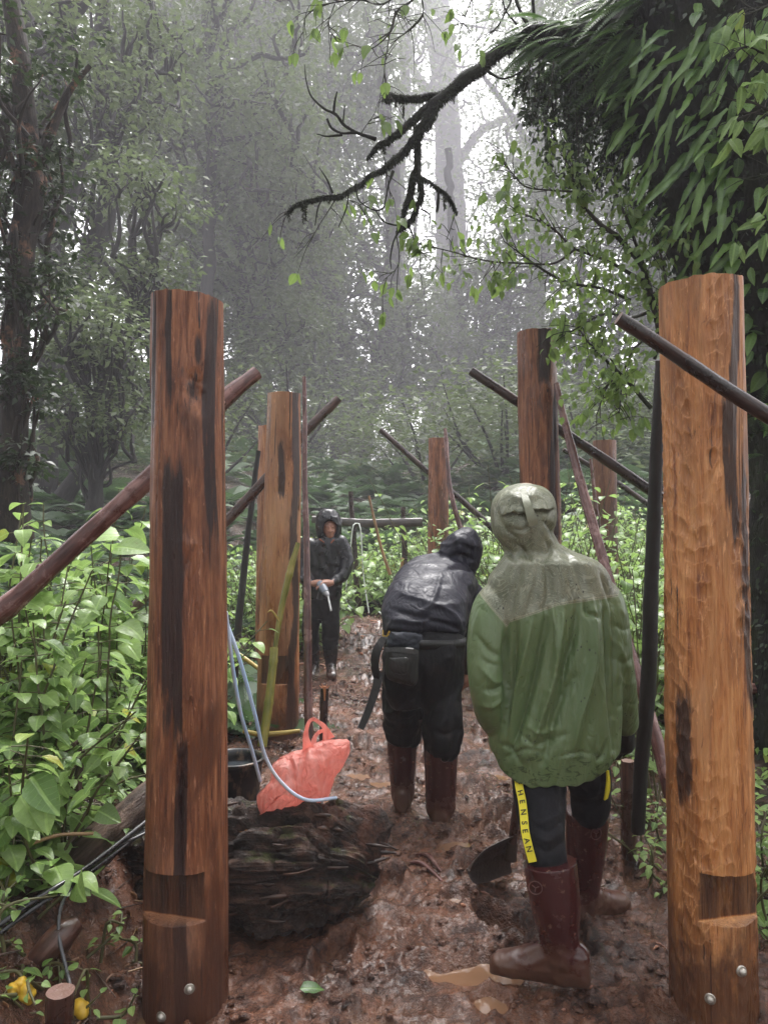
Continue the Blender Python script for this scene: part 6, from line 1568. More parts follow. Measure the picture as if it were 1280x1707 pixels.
for k, ch in enumerate("FFHENSEAN"):
    f = (.05, .14, .27, .37, .48, .60, .69, .79, .88)[k]; i = int(f * 59)
    nr = unit(np.array((-.35, -1, .05)) - TC[i] * np.dot((-.35, -1, .05), TC[i])); xd = TC[i]; yd = np.cross(nr, xd)
    text_mesh(ch, .026, M_INK, "letter", A_, CT[i] + nr * .0042, xd, yd)
g = Geo(); tp2 = [on_surf(VT, a, b, 3.1, .004) for a, b in ((1012, 1285), (1013, 1300), (1012, 1318), (1009, 1332))]; strip(g, tp2, [.010, .016, .022, .018], .003, (.7, -1, 0), 20); obj("side_tape", g, M_TAPE, A_)
# boots: near one points left, far one points right
gA = float(ground_macro(.5, 2.55))
boot(A_, P(936, 1594, 2.53), P(916, 1437, 2.555), (-.92, .30), r_top=.086, length=.33, mat=M_BOOT, seed=1, sole_mat=M_SOLE, r_ank=.060)
boot(A_, P(972, 1500, 2.99), P(979, 1352, 2.94), (.86, .50), r_top=.080, length=.33, mat=M_BOOT, seed=2, sole_mat=M_SOLE, r_ank=.058)
t = NT("boot_emblem"); M_EMB = t.done(t.bsdf((.075, .030, .026), .4))
def emblem(root, px, py, d, r, nrm):
    c = P(px, py, d); nr = unit(np.array(nrm, float)); xd = unit(np.cross((0, 0, 1.), nr)); yd = np.cross(nr, xd); g = Geo()
    tube(g, [c + (xd * math.cos(a) + yd * math.sin(a)) * r for a in np.linspace(0, 2 * np.pi, 29)], .0016, 5, caps=False)
    for a in (.4, 2.5, 4.6): tube(g, [c, c + (xd * math.cos(a) + yd * math.sin(a)) * r * .6], .0016, 5)
    obj("emblem", g, M_EMB, root)
emblem(A_, 892, 1480, 2.478, .021, (-.25, -1, 0)); emblem(A_, 993, 1390, 2.862, .021, (.25, -1, 0))
# hidden body: head, torso, arms, gloved hand that shows at the right cuff
g = Geo(); limb(g, [P(878, 880, 2.88), P(876, 840, 2.90)], [.075, .082], 20); limb(g, [P(882, 930, 2.83), P(880, 890, 2.87)], [.055, .052]); ring_loft(g, [(P(905, 960, 2.8), .15, .07, 0, 2.2), (P(915, 1100, 2.8), .13, .09, 0, 2.2), (P(918, 1250, 2.8), .14, .09, 0, 2.2)], 24)
limb(g, [P(860, 975, 2.80), P(818, 1080, 2.74), P(822, 1180, 2.74), P(880, 1215, 3.02)], [.05, .045, .038, .03]); limb(g, armR, [.045, .045, .040, .035, .028]); hand(g, P(1041, 1208, 2.885), (.08, .25, -1), (-.5, .8, 0), 1.0, .8)
for s_l in ([P(898, 1290, 2.76), P(912, 1440, 2.60), P(934, 1590, 2.53)], [P(976, 1280, 2.85), P(980, 1380, 2.93), P(972, 1500, 2.99)]): limb(g, s_l, [.06, .042, .030])
V, Fs, N = remesh(g, .009, 3); obj("body", Geo().add(V, Fs), M_SKIN, A_)
g = Geo(); hand(g, P(1041, 1207, 2.885), (.08, .25, -1), (-.5, .8, 0), 1.12, .8); V, Fs, N = remesh(g, .004, 2); obj("glove", Geo().add(V, Fs), m_cloth("black_glove", (.008, .008, .009), .5), A_)

# ---- the man bending forward in black -----------------------------
DB = 4.02
B_ = thing("person", P(705, 1355, 4.0) * (1, 1, 0), "person in a shiny black hooded raincoat bending forward, tool pouch and scabbard on the belt", "person")
g = Geo()
def rot_rings(g, rings, n=36):
    """rings across a bent body: centre, half width, half depth and axis direction from neighbours"""
    C = np.array([r[0] for r in rings]); wd = np.array([(r[1], r[2]) for r in rings]); R = smooth_poly(np.hstack([C, wd]), 8 * len(rings))
    C = R[:, :3]; T = unit(np.gradient(C, axis=0)); X_ = unit(np.cross(T, np.cross(np.array((1., 0.1, 0)), T))); X_ = unit(np.array((1., .08, 0)) - T * (T @ np.array((1., .08, 0)))[:, None]); Y_ = np.cross(T, X_)
    th = np.linspace(0, 2 * np.pi, n, endpoint=False); cs = np.sign(np.cos(th)) * np.abs(np.cos(th)) ** .85; sn = np.sign(np.sin(th)) * np.abs(np.sin(th)) ** .85
    V = C[:, None] + X_[:, None] * (R[:, 3, None] * cs)[..., None] + Y_[:, None] * (R[:, 4, None] * sn)[..., None]; m = len(C); V = V.reshape(-1, 3)
    i = np.arange(m - 1)[:, None] * n; j = np.arange(n)[None]; j2 = (j + 1) % n
    F = np.stack([i + j, i + j2, i + n + j2, i + n + j], -1).reshape(-1, 4); g.add(V, F); g.add(V[:n], np.arange(n)[::-1][None]); g.add(V[-n:], np.arange(n)[None])
k = DB / FPX
rot_rings(g, [(P(706, 1062, 3.98), 66 * k, .150), (P(706, 1048, 4.0), 70 * k, .165), (P(708, 1022, 4.06), 72 * k, .165), (P(715, 1000, 4.18), 72 * k, .16), (P(725, 978, 4.32), 72 * k, .15), (P(738, 962, 4.44), 66 * k, .13), (P(750, 952, 4.52), 46 * k, .11), (P(758, 940, 4.56), 30 * k, .09)])
limb(g, [P(745, 948, 4.46), P(764, 915, 4.46), P(778, 900, 4.50)], [.085, .088, .070], 20)
limb(g, [P(690, 985, 4.38), P(668, 1015, 4.42), P(664, 1060, 4.5), P(690, 1100, 4.6)], [.085, .075, .062, .05], 18)
limb(g, [P(775, 985, 4.42), P(795, 1015, 4.36), P(785, 1070, 4.35), P(778, 1110, 4.45)], [.085, .075, .068, .052], 18)
V1 = ring_loft(g, [(P(764, 962, 4.52), .085, .10, 0, 2.), (P(770, 940, 4.52), .098, .125, 0, 2.1), (P(773, 915, 4.53), .100, .125, 0, 2.1), (P(774, 898, 4.53), .080, .10, 0, 2.), (P(774, 888, 4.53), .045, .06, 0, 2.)], 30)
foldsB = [([(660, 985), (700, 1000), (735, 1010), (775, 1005)], 6, .008), ([(650, 1015), (700, 1030), (745, 1040), (780, 1060)], 5, -.012), ([(648, 1030), (690, 1038), (725, 1032), (760, 1040)], 5, .010), ([(700, 1020), (725, 1012), (755, 1025), (770, 1050)], 4, .010), ([(735, 955), (728, 985), (715, 1015), (708, 1045)], 4, .009),
          ([(690, 960), (720, 972), (755, 975)], 5, -.006), ([(770, 965), (785, 985), (795, 1010)], 5, -.008), ([(752, 912), (768, 908), (786, 916)], 3.5, -.014), ([(745, 932), (765, 925), (792, 934)], 3.5, -.014), ([(748, 950), (768, 946), (797, 952)], 4, -.018), ([(760, 895), (766, 915), (772, 940)], 4, .010), ([(785, 900), (788, 925), (792, 945)], 4, .009), ([(745, 935), (752, 915), (765, 900)], 4, .007), ([(645, 1044), (700, 1052), (770, 1070)], 4, .008)]
cloth_obj("raincoat", g, .009, M_DARKBLUE, B_, 31, .009, 6.5, (.6, 1, 1.5), [(a, b, c * 1.5) for a, b, c in foldsB], 4, mask=lambda V: 1 + 1.0 * sstep(1.30, 1.40, V[:, 2]) * (V[:, 0] > .33))
g = Geo()
ring_loft(g, [(P(706, 1048, 3.99), 62 * k, .13, 0, 2.3), (P(706, 1075, 3.97), 66 * k, .145, 0, 2.3), (P(704, 1110, 3.97), 66 * k, .15, 0, 2.3), (P(704, 1150, 3.99), 64 * k, .145, 0, 2.4), (P(705, 1175, 4.0), 58 * k, .12, 0, 2.3)], 36)
limb(g, [P(674, 1140, 4.02), P(673, 1180, 4.05), P(673, 1210, 4.1), P(673, 1222, 4.1)], [.105, .108, .104, .095], 22)
limb(g, [P(733, 1140, 3.98), P(736, 1190, 3.95), P(737, 1225, 3.93), P(736, 1240, 3.92)], [.108, .108, .104, .096], 22)
foldsBT = [([(706, 1120), (700, 1160), (702, 1200)], 5, -.012), ([(745, 1130), (730, 1170), (715, 1215)], 4, .010), ([(720, 1215), (740, 1225), (765, 1215)], 4, -.010), ([(755, 1140), (745, 1180), (730, 1215)], 4, -.008), ([(650, 1190), (670, 1200), (695, 1195)], 4, -.007)]
cloth_obj("trousers", g, .010, M_TROUSER, B_, 33, .013, 8, (1, 1, .9), [(a, b, c * 1.4) for a, b, c in foldsBT], 4)
boot(B_, P(671, 1322, 4.12), P(670, 1215, 4.1), (.10, 1), r_top=.082, mat=M_BOOT2, seed=5, sole_mat=M_SOLE, rim=False, r_ank=.062)
boot(B_, P(734, 1350, 3.96), P(735, 1236, 3.93), (.10, 1), r_top=.088, mat=M_BOOT2, seed=6, sole_mat=M_SOLE, rim=False, r_ank=.074)
emblem(B_, 741, 1264, 3.842, .02, (0, -1, 0))
M_LEATHER = m_cloth("worn_black_leather", (.013, .013, .011), .42, .2, .2, .35)
M_BELT = m_cloth("dark_belt", (.007, .007, .006), .5, .3, 0)
def pillow(g, outline, d, depth, rings=10, seed=0, crease=0., n=72, bulge=.5, tilt=(0, 0)):
    """soft closed body from a seen outline (px) with real depth; tilt: distance change per px in x and y"""
    o = np.array(outline, float); o = np.vstack([o, o[:1]]); o = smooth_poly(o, n + 1)[:n]; c = o.mean(0); Vs = []
    for side in (-1, 1):
        for r in np.linspace(0, 1, rings + 1)[(0 if side < 0 else 1):]:
            rr = 1 - r if side < 0 else r
            rr = max(rr, .02); p = c + (o - c) * rr; dep = depth * (1 - rr ** 2.6) ** bulge * side
            W = np.array([P(a, b, d + dep + tilt[0] * (a - c[0]) + tilt[1] * (b - c[1])) for a, b in p]); Vs.append(W)
    # order: front centre .. edge .. back centre
    fr_ = Vs[:rings + 1]; bk = Vs[rings + 1:]; seq = fr_[::1]; seq = [Vs[k_] for k_ in range(rings + 1)]
    # the front list runs from edge to centre; flip so that it runs centre -> edge -> back centre
    seq = seq[::-1] + bk[::-1]
    seq = [s for s in seq]
    V = np.concatenate(seq); m = len(seq)
    i = np.arange(m - 1)[:, None] * n; j = np.arange(n)[None]; j2 = (j + 1) % n
    F = np.stack([i + j, i + n + j, i + n + j2, i + j2], -1).reshape(-1, 4)
    return V, F, n
def pillow_obj(name, outline, d, depth, mat, parent, amp=.0, freq=12, seed=0, **kw):
    V, F, n = pillow(None, outline, d, depth, seed=seed, **kw)
    N = face_normals_v(V, [F]); 
    if amp: V = V + N * wrinkles(V, seed, amp, freq, (1, 1, 1))[:, None]
    g = Geo().add(V, F, grain=V); g.add(V[:n], np.arange(n)[None]); g.add(V[-n:], np.arange(n)[::-1][None])
    return obj(name, g, mat, parent)
g = Geo(); th = np.linspace(-2.9, .0, 40)
belt = [P(706, 1066 + 3 * math.cos(a), 3.985) + np.array((math.cos(a) * 68.5 * k, math.sin(a) * .165, .0)) for a in th]
C = np.array(belt); N2 = unit(np.c_[np.cos(th), np.sin(th), th * 0]); V = np.stack([C - (0, 0, .022) + N2 * .004, C + (0, 0, .022) + N2 * .004, C + (0, 0, .022) - N2 * .004, C - (0, 0, .022) - N2 * .004], 1).reshape(-1, 3)
F = np.array([(i * 4 + j, i * 4 + (j + 1) % 4, i * 4 + 4 + (j + 1) % 4, i * 4 + 4 + j) for i in range(39) for j in range(4)]); g.add(V, F); obj("belt", g, M_BELT, B_)
pillow_obj("pouch", [(643, 1080), (668, 1078), (697, 1084), (698, 1110), (694, 1141), (670, 1140), (646, 1131), (640, 1110)], 3.775, .035, M_LEATHER, B_, .002, 20, 3)
pillow_obj("pocket", [(648, 1096), (680, 1097), (679, 1122), (660, 1123), (649, 1115)], 3.738, .012, M_LEATHER, B_, .001, 20, 4)
g = Geo(); strip(g, [P(642, 1083, 3.745), P(670, 1084, 3.738), P(697, 1088, 3.745)], .022, .003, (0, -1, .3), 16); obj("pouch_flap", g, M_LEATHER, B_)
M_CHECK = m_cloth("grey_blue_cloth", (.018, .022, .032), .5, .4, .1)
pillow_obj("shirt_tail", [(650, 1052), (703, 1058), (700, 1084), (672, 1080), (645, 1078)], 3.83, .02, M_CHECK, B_, .004, 22, 6)
g = Geo(); strip(g, [P(640, 1064, 3.86), P(628, 1085, 3.84), P(625, 1110, 3.84), P(630, 1140, 3.86)], [.034, .045, .038, .03], .006, (-.4, -1, 0), 20); obj("strap", g, M_BELT, B_)
g = Geo(); strip(g, [P(634, 1120, 3.86), P(626, 1150, 3.84), P(614, 1185, 3.82), P(601, 1215, 3.80)], [.042, .040, .036, .034], .007, (-.2, -1, 0), 24); obj("scabbard", g, M_BELT, B_)
text_mesh("LA", .045, m_plain("gold_print", (.45, .30, .05), .5, .4, 0, 5, 0), "print", B_, P(645, 1057, 3.835), (1, -.1, -.15), (0, 0, 1))
g = Geo()
limb(g, [P(768, 915, 4.62), P(764, 930, 4.60)], [.07, .08], 20); limb(g, [P(755, 955, 4.5), P(730, 985, 4.3), P(706, 1050, 4.05), P(704, 1130, 4.0)], [.06, .13, .13, .13], 20)
limb(g, [P(673, 1150, 4.03), P(672, 1215, 4.1), P(671, 1320, 4.12)], [.08, .055, .035]); limb(g, [P(736, 1150, 3.97), P(736, 1235, 3.93), P(734, 1345, 3.96)], [.08, .055, .035])
limb(g, [P(775, 990, 4.40), P(790, 1040, 4.36), P(778, 1115, 4.46)], [.05, .042, .03]); limb(g, [P(672, 1010, 4.4), P(668, 1060, 4.5), P(695, 1105, 4.62)], [.05, .042, .03])
hand(g, P(778, 1118, 4.46), (-.1, .3, -1), (-1, .3, 0)); hand(g, P(697, 1108, 4.63), (.1, .3, -1), (1, .3, 0), flip=-1)
V, Fs, N = remesh(g, .010, 3); obj("body", Geo().add(V, Fs), M_SKIN, B_)

# ---- the man facing us in black with the drill ---------------------
DC = 7.7; kc = DC / FPX
C_ = thing("person", P(535, 1126, 7.7) * (1, 1, 0), "person in black hooded raincoat and boots facing the camera, holding a power drill", "person")
g = Geo()
ring_loft(g, [(P(547, 893, 7.72), .07, .075, 0, 2), (P(545, 899, 7.72), .14, .10, 0, 2.1), (P(542, 908, 7.72), .195, .115, 0, 2.3), (P(541, 930, 7.72), .205, .125, 0, 2.4), (P(539, 960, 7.72), .20, .13, 0, 2.4), (P(537, 985, 7.72), .195, .13, 0, 2.4), (P(536, 998, 7.72), .19, .125, 0, 2.4)], 34)
limb(g, [P(568, 905, 7.72), P(577, 930, 7.68), P(573, 955, 7.62), P(553, 972, 7.48)], [.075, .075, .068, .045], 18)
limb(g, [P(513, 908, 7.72), P(503, 935, 7.68), P(508, 962, 7.6), P(521, 974, 7.5)], [.075, .072, .065, .045], 18)
foldsC = [([(560, 915), (566, 940), (560, 960)], 3, -.014), ([(548, 900), (546, 930), (548, 965)], 2, .008), ([(525, 920), (532, 945), (528, 970)], 3, -.012), ([(555, 950), (545, 965), (530, 985)], 3, .010), ([(520, 985), (540, 990), (560, 984)], 3, -.010)]
cloth_obj("raincoat", g, .012, M_BLACKCLOTH, C_, 51, .010, 9, (1, 1, .8), foldsC, 4)
g = Geo()
hd = Geo(); ring_loft(hd, [(P(547, 902, 7.74), .10, .10, 0, 2), (P(548, 893, 7.73), .118, .125, 0, 2), (P(548, 880, 7.74), .128, .135, 0, 2.1), (P(548, 866, 7.74), .126, .135, 0, 2.1), (P(547, 855, 7.75), .098, .115, 0, 2), (P(547, 849, 7.75), .05, .06, 0, 2)], 34)
V, Fs, N = remesh(hd, .009, 3)
V = V + N * wrinkles(V, 55, .008, 14, (1, 1, 1))[:, None]
# the face opening is pushed inward, deep behind the brim
fc = P(550, 884, 7.6); q = ((V[:, 0] - fc[0]) / .066) ** 2 + ((V[:, 2] - fc[2]) / .092) ** 2
m = (V[:, 1] < 7.72); V[:, 1] = np.where(m, V[:, 1] + .16 * sstep(1.25, .75, q), V[:, 1])
obj("hood", Geo().add(V, Fs, grain=V), M_BLACKCLOTH, C_)
g = Geo(); limb(g, [P(513, 988, 7.72)], [.1]) if False else None
ring_loft(g, [(P(537, 985, 7.72), .17, .12, 0, 2.3), (P(537, 1010, 7.72), .18, .125, 0, 2.3), (P(536, 1030, 7.72), .165, .115, 0, 2.3)], 30)
limb(g, [P(521, 1015, 7.72), P(518, 1050, 7.72), P(520, 1082, 7.75)], [.095, .085, .075], 18)
limb(g, [P(550, 1012, 7.70), P(551, 1045, 7.68), P(551, 1078, 7.68)], [.098, .088, .078], 18)
foldsCT = [([(540, 1070), (552, 1074), (564, 1068)], 2.4, .012), ([(540, 1060), (552, 1065), (564, 1058)], 2.4, -.012), ([(552, 1010), (558, 1040)], 3, .008)]
cloth_obj("trousers", g, .012, M_TROUSER, C_, 53, .009, 12, (1, 1, 1.2), foldsCT, 4)
boot(C_, P(552, 1112, 7.66), P(551, 1074, 7.68), (.12, -1), r_top=.074, mat=M_BOOTK, seed=8, sole_mat=M_BOOTK, rim=False)
boot(C_, P(524, 1113, 7.80), P(520, 1078, 7.76), (-.1, -1), r_top=.072, mat=M_BOOTK, seed=9, sole_mat=M_BOOTK, rim=False)
# body with a face, neck and hands
g = Geo(); fp = lambda x, y, d=0.: P(x, y, 7.70 + d)
limb(g, [fp(549.5, 877, 0), fp(549.5, 882, -.005)], [.072, .070], 24); limb(g, [fp(550, 889, -.025), fp(550, 892.5, -.04)], [.050, .040], 20); limb(g, [fp(549, 893, .02), fp(547, 908, .02)], [.05, .055])
limb(g, [fp(550.3, 880, -.075), fp(550.6, 883.5, -.090), fp(550.6, 885, -.094)], [.009, .013, .016], 12)   # nose
limb(g, [fp(547.5, 885.6, -.078), fp(553.6, 885.6, -.078)], [.012, .012], 8)
limb(g, [fp(545, 878, -.066), fp(548.3, 877.6, -.070)], [.010, .009], 10); limb(g, [fp(552.6, 877.6, -.070), fp(556, 878, -.066)], [.009, .010], 10)  # brows
limb(g, [fp(546.8, 889.0, -.071), fp(550.5, 888.4, -.078), fp(554, 889, -.071)], [.007, .009, .007], 8); limb(g, [fp(547.2, 890.6, -.069), fp(550.5, 890.8, -.076), fp(553.8, 890.6, -.069)], [.007, .009, .007], 8)
limb(g, [fp(544, 884, -.045), fp(545, 887, -.05)], [.018, .016], 10); limb(g, [fp(556, 884, -.045), fp(555.2, 887, -.05)], [.018, .016], 10)
V, Fs, N = remesh(g, .0045, 2)
face = obj("body", Geo().add(V, Fs), None, C_)
t = NT("face_skin"); tn = t.noise(t.pos(), 40, 3); face.data.materials.append(t.done(t.bsdf(t.mix(tn, (.30, .135, .085), (.42, .21, .145)), .38, t.bump(t.noise(t.pos(), 90, 3), .2, .002), .5)))
M_EYE = m_plain("dark_eye", (.012, .008, .007), .2, .6, 0, 5, 0); M_LIP = m_plain("lips", (.22, .075, .06), .4, .5, .1, 40, 0); M_HAIR = m_plain("black_hair", (.01, .009, .009), .6, .3, .2, 60, .2)
for x in (546.9, 554.1):
    g = Geo(); limb(g, [fp(x - 1.1, 880.6, -.066), fp(x + 1.1, 880.6, -.066)], [.0058, .0058], 8); obj("eye", g, M_EYE, face)
    g = Geo(); limb(g, [fp(x - 2.0, 878.0, -.077), fp(x + 2.0, 877.7, -.077)], [.0036, .003], 6); obj("eyebrow", g, M_HAIR, face)
g = Geo(); limb(g, [fp(547.6, 889.8, -.079), fp(550.5, 889.6, -.086), fp(553.4, 889.8, -.079)], [.0035, .005, .0035], 8); obj("mouth", g, M_LIP, face)
g = Geo(); limb(g, [fp(547.2, 887.6, -.080), fp(550.5, 887.0, -.088), fp(553.9, 887.6, -.080)], [.002, .0035, .002], 6); obj("moustache", g, M_HAIR, face)
g = Geo(); hand(g, P(553, 972, 7.46), (-.75, -.45, .0), (-.1, -.6, -1), 1.12, .75, 1); limb(g, [P(560, 965, 7.52), P(553, 972, 7.46)], [.032, .028]); V, Fs, N = remesh(g, .0045, 1); h1 = obj("hand", Geo().add(V, Fs), face.data.materials[0], C_)
g = Geo(); hand(g, P(521, 973, 7.48), (.8, -.35, .05), (.1, -.6, -1), 1.12, .75, -1); limb(g, [P(515, 968, 7.54), P(521, 973, 7.48)], [.032, .028]); V, Fs, N = remesh(g, .0045, 1); obj("hand", Geo().add(V, Fs), face.data.materials[0], C_)
g = Geo(); limb(g, [P(533, 899, 7.60), P(540, 904, 7.585)], [.008, .006], 8); limb(g, [P(556, 900, 7.60), P(552, 905, 7.585)], [.008, .006], 8); obj("toggles", g, m_plain("orange_toggle", (.25, .07, .03), .5), C_)

# ------------------------------------------------------------------ tools and small things
dr = thing("power_drill", P(540, 985, 7.4), "grey cordless drill with a long spiral bit held by the person facing the camera", "drill")
M_DRILL = m_plain("drill_body", (.10, .12, .15), .35, .5, .3); M_STEEL = t = NT("bright_steel"); M_STEEL = t.done(t.bsdf((.55, .55, .55), .3, None, .5, Metallic=.8))
a_, b_ = P(534, 973, 7.42), P(545.5, 991, 7.28)
g = Geo(); tube(g, [a_, a_ * .5 + b_ * .5, b_ - (b_ - a_) * .15], [.040, .042, .034], 16); obj("motor_housing", g, M_DRILL, dr)
g = Geo(); tube(g, [b_ - (b_ - a_) * .15, b_, b_ + (b_ - a_) * .12], [.028, .024, .016], 14); obj("chuck", g, m_plain("drill_chuck", (.25, .25, .26), .3), dr)
g = Geo(); tube(g, [P(536, 976, 7.43), P(534, 990, 7.46), P(533, 999, 7.46)], [.022, .022, .032], 12); obj("grip", g, m_plain("drill_grip", (.02, .02, .02), .5), dr)
g = Geo(); c0, c1 = b_ + (b_ - a_) * .1, P(552, 1018, 7.15); tt = np.linspace(0, 1, 60)[:, None]; ax = c0 * (1 - tt) + c1 * tt
T, N, B = frames_along(ax); w = tt * 2 * np.pi * 9
for s in (0, np.pi): tube(g, ax + N * np.cos(w + s) * .006 + B * np.sin(w + s) * .006, .0045, 6)
obj("drill_bit", g, M_STEEL, dr)

# shovel held by the man in green
sh = thing("shovel", P(845, 1470, 3.22), "muddy dark shovel with a wooden shaft standing beside the near maroon boot", "shovel")
g = Geo(); tube(g, [P(880, 1180, 3.02), P(868, 1290, 3.10), P(859, 1360, 3.17), P(852, 1425, 3.22)], [.017, .017, .018, .019], 12, steps=30, rough=.08); obj("shaft", g, M_POLE_BROWN, sh)
g = Geo(); tube(g, [P(853, 1403, 3.21), P(850, 1432, 3.22)], [.024, .028], 12); obj("socket", g, m_plain("rusty_iron", (.045, .028, .02), .5), sh)
nu, nv = 22, 16; U_, V_ = np.meshgrid(np.linspace(-1, 1, nu), np.linspace(0, 1, nv))
wid = .107 * (1 - .15 * V_ ** 2) * np.sqrt(np.clip(1 - np.maximum(0, V_ - .55) ** 2 / .21, .02, 1)) 
cb_ = P(853, 1424, 3.22); dn = unit(np.array((-.78, -.25, -.16))); sx = unit(np.array((-.05, -.42, .85))); sx = unit(sx - dn * (sx @ dn)); nn = np.cross(sx, dn)
W = cb_ + sx * (U_ * wid)[..., None] + dn * (V_ * .205)[..., None] + nn * ((-.028 * (1 - U_ ** 2) + .02 * V_ ** 2 + .002 * np.sin(U_ * 9)))[..., None]
W = W.reshape(-1, 3); i = np.arange(nv - 1)[:, None] * nu + np.arange(nu - 1)[None]; F = np.stack([i, i + 1, i + nu + 1, i + nu], -1).reshape(-1, 4)
g = Geo().add(W, F).add(W + nn * .004, F[:, ::-1])
edge = np.r_[np.arange(nu), np.arange(1, nv) * nu + nu - 1, (nv - 1) * nu + np.arange(nu - 2, -1, -1), np.arange(nv - 2, -1, -1) * nu]
tube(g, W[edge] + nn * .002, .0035, 5, caps=False)
obj("blade", g, m_plain("muddy_shovel_steel", (.045, .030, .024), .45, .4, .5, 30, .6, .006), sh)

# black bucket behind the rotten log
bk = thing("bucket", P(408, 1355, 3.45), "black plastic bucket splashed with mud behind the rotten log", "bucket")
c = P(392, 1355, 3.45); zt = P(0, 1262, 3.45)[2]; th = np.linspace(0, 2 * np.pi, 49)[:-1]
t = NT("muddy_black_plastic"); p = t.pos(); M_BUCK = t.done(t.bsdf(t.mix(t.mr(t.noise(t.scale(p, (1, 1, .35)), 24, 5, .7), .52, .62), (.010, .011, .014), (.16, .11, .075)), .32, t.bump(t.noise(p, 50, 4), .2, .003), .5))
prof = [(.098, c[2] - .0), (.122, zt - .03), (.128, zt - .028), (.128, zt), (.120, zt), (.118, zt - .03), (.094, c[2] + .01)]
V = np.concatenate([np.stack([c[0] + r * np.cos(th), c[1] + r * np.sin(th), np.full(48, z)], 1) for r, z in prof]); i = np.arange(len(prof) - 1)[:, None] * 48; j = np.arange(48)[None]; j2 = (j + 1) % 48
g = Geo().add(V, np.stack([i + j, i + j2, i + 48 + j2, i + 48 + j], -1).reshape(-1, 4)); obj("pail", g, M_BUCK, bk)
g = Geo(); tube(g, [c * (1, 1, 0) + np.array((math.cos(a) * .131, math.sin(a) * .131, zt - .004)) for a in np.linspace(0, 2 * np.pi, 49)], .006, 8, caps=False); obj("rim", g, M_BUCK, bk)
g = Geo(); g.add(np.stack([c[0] + .112 * np.cos(th), c[1] + .112 * np.sin(th), np.full(48, zt - .05)], 1), np.arange(48)[None], flat=True); t = NT("bucket_water"); obj("water", g, t.done(t.bsdf((.03, .035, .04), .05)), bk)

# red plastic bag
bg_ = thing("plastic_bag", P(500, 1350, 3.05), "crumpled red plastic carrier bag with two handles lying on the rotten log", "bag")
t = NT("red_plastic_film"); p = t.pos(); n = creases(t, p, .9)
colr = t.mix(n, (.72, .22, .18), (.94, .58, .52)); nb = t.bump(t.math('ADD', n, t.math('MULTIPLY', t.noise(p, 40, 4, .6, 1.5), .2)), .9, .018)
sA = t.bsdf(colr, .30, nb, .5); tr = t.n("BsdfTranslucent", {"Color": (1, .48, .42, 1), "Normal": nb}).outputs[0]; tp_ = t.n("BsdfTransparent", {"Color": (1, .72, .66, 1)}).outputs[0]
M_BAG = t.done(t.n("MixShader", {0: .17, 1: t.n("MixShader", {0: .5, 1: sA, 2: tr}).outputs[0], 2: tp_}).outputs[0])
outl = [(424, 1368), (428, 1326), (444, 1300), (452, 1272), (478, 1250), (505, 1246), (518, 1236), (548, 1226), (568, 1232), (584, 1240), (580, 1266), (560, 1302), (548, 1334), (512, 1348), (470, 1362), (444, 1364)]
V, F, n_ = pillow(None, outl, 3.02, .125, rings=26, n=170, bulge=.62, tilt=(.0006, .0))
N = face_normals_v(V, [F]); pv = to_px(V)
rad_ = 1 - np.abs(np.linspace(-1, 1, len(V) // n_)); rad_ = np.repeat(rad_, n_)
cr = wrinkles(V, 61, 1, 6, (1, 1, 1)) * .7 + wrinkles(V, 64, 1, 15, (1.2, 1, .7)) * .30
V = V + N * (.024 * cr)[:, None]
fl = fold_disp(V, [([(452, 1290), (490, 1268), (530, 1262)], 7, -.022), ([(510, 1250), (520, 1290), (500, 1330)], 6, -.020), ([(560, 1245), (552, 1290), (520, 1335)], 6, .020), ([(445, 1310), (480, 1325), (520, 1318)], 6, .018), ([(470, 1345), (500, 1322), (545, 1312)], 5, -.016), ([(535, 1232), (540, 1262), (530, 1300)], 5, .016), ([(430, 1350), (455, 1330), (470, 1300)], 6, .015), ([(548, 1232), (562, 1255), (556, 1285)], 8, -.03)])
V[:, 1] -= fl * 1.0 * (N[:, 1] < .2)
g = Geo().add(V, F); g.add(V[:n_], np.arange(n_)[None]); g.add(V[-n_:], np.arange(n_)[::-1][None]); obj("bag_body", g, M_BAG, bg_)
g = Geo(); strip(g, [P(515, 1252, 2.98), P(510, 1228, 2.97), P(514, 1206, 2.97), P(522, 1199, 2.97), P(533, 1205, 2.98), P(542, 1214, 2.99), P(548, 1232, 3.0)], [.05, .028, .016, .013, .015, .022, .05], .002, (.1, -1, .2), 40); obj("handle", g, M_BAG, bg_)
g = Geo(); strip(g, [P(522, 1250, 3.04), P(524, 1232, 3.05), P(530, 1222, 3.06), P(542, 1217, 3.06), P(546, 1220, 3.06)], [.04, .022, .014, .014, .012], .002, (.3, -1, .2), 30); obj("handle", g, M_BAG, bg_)

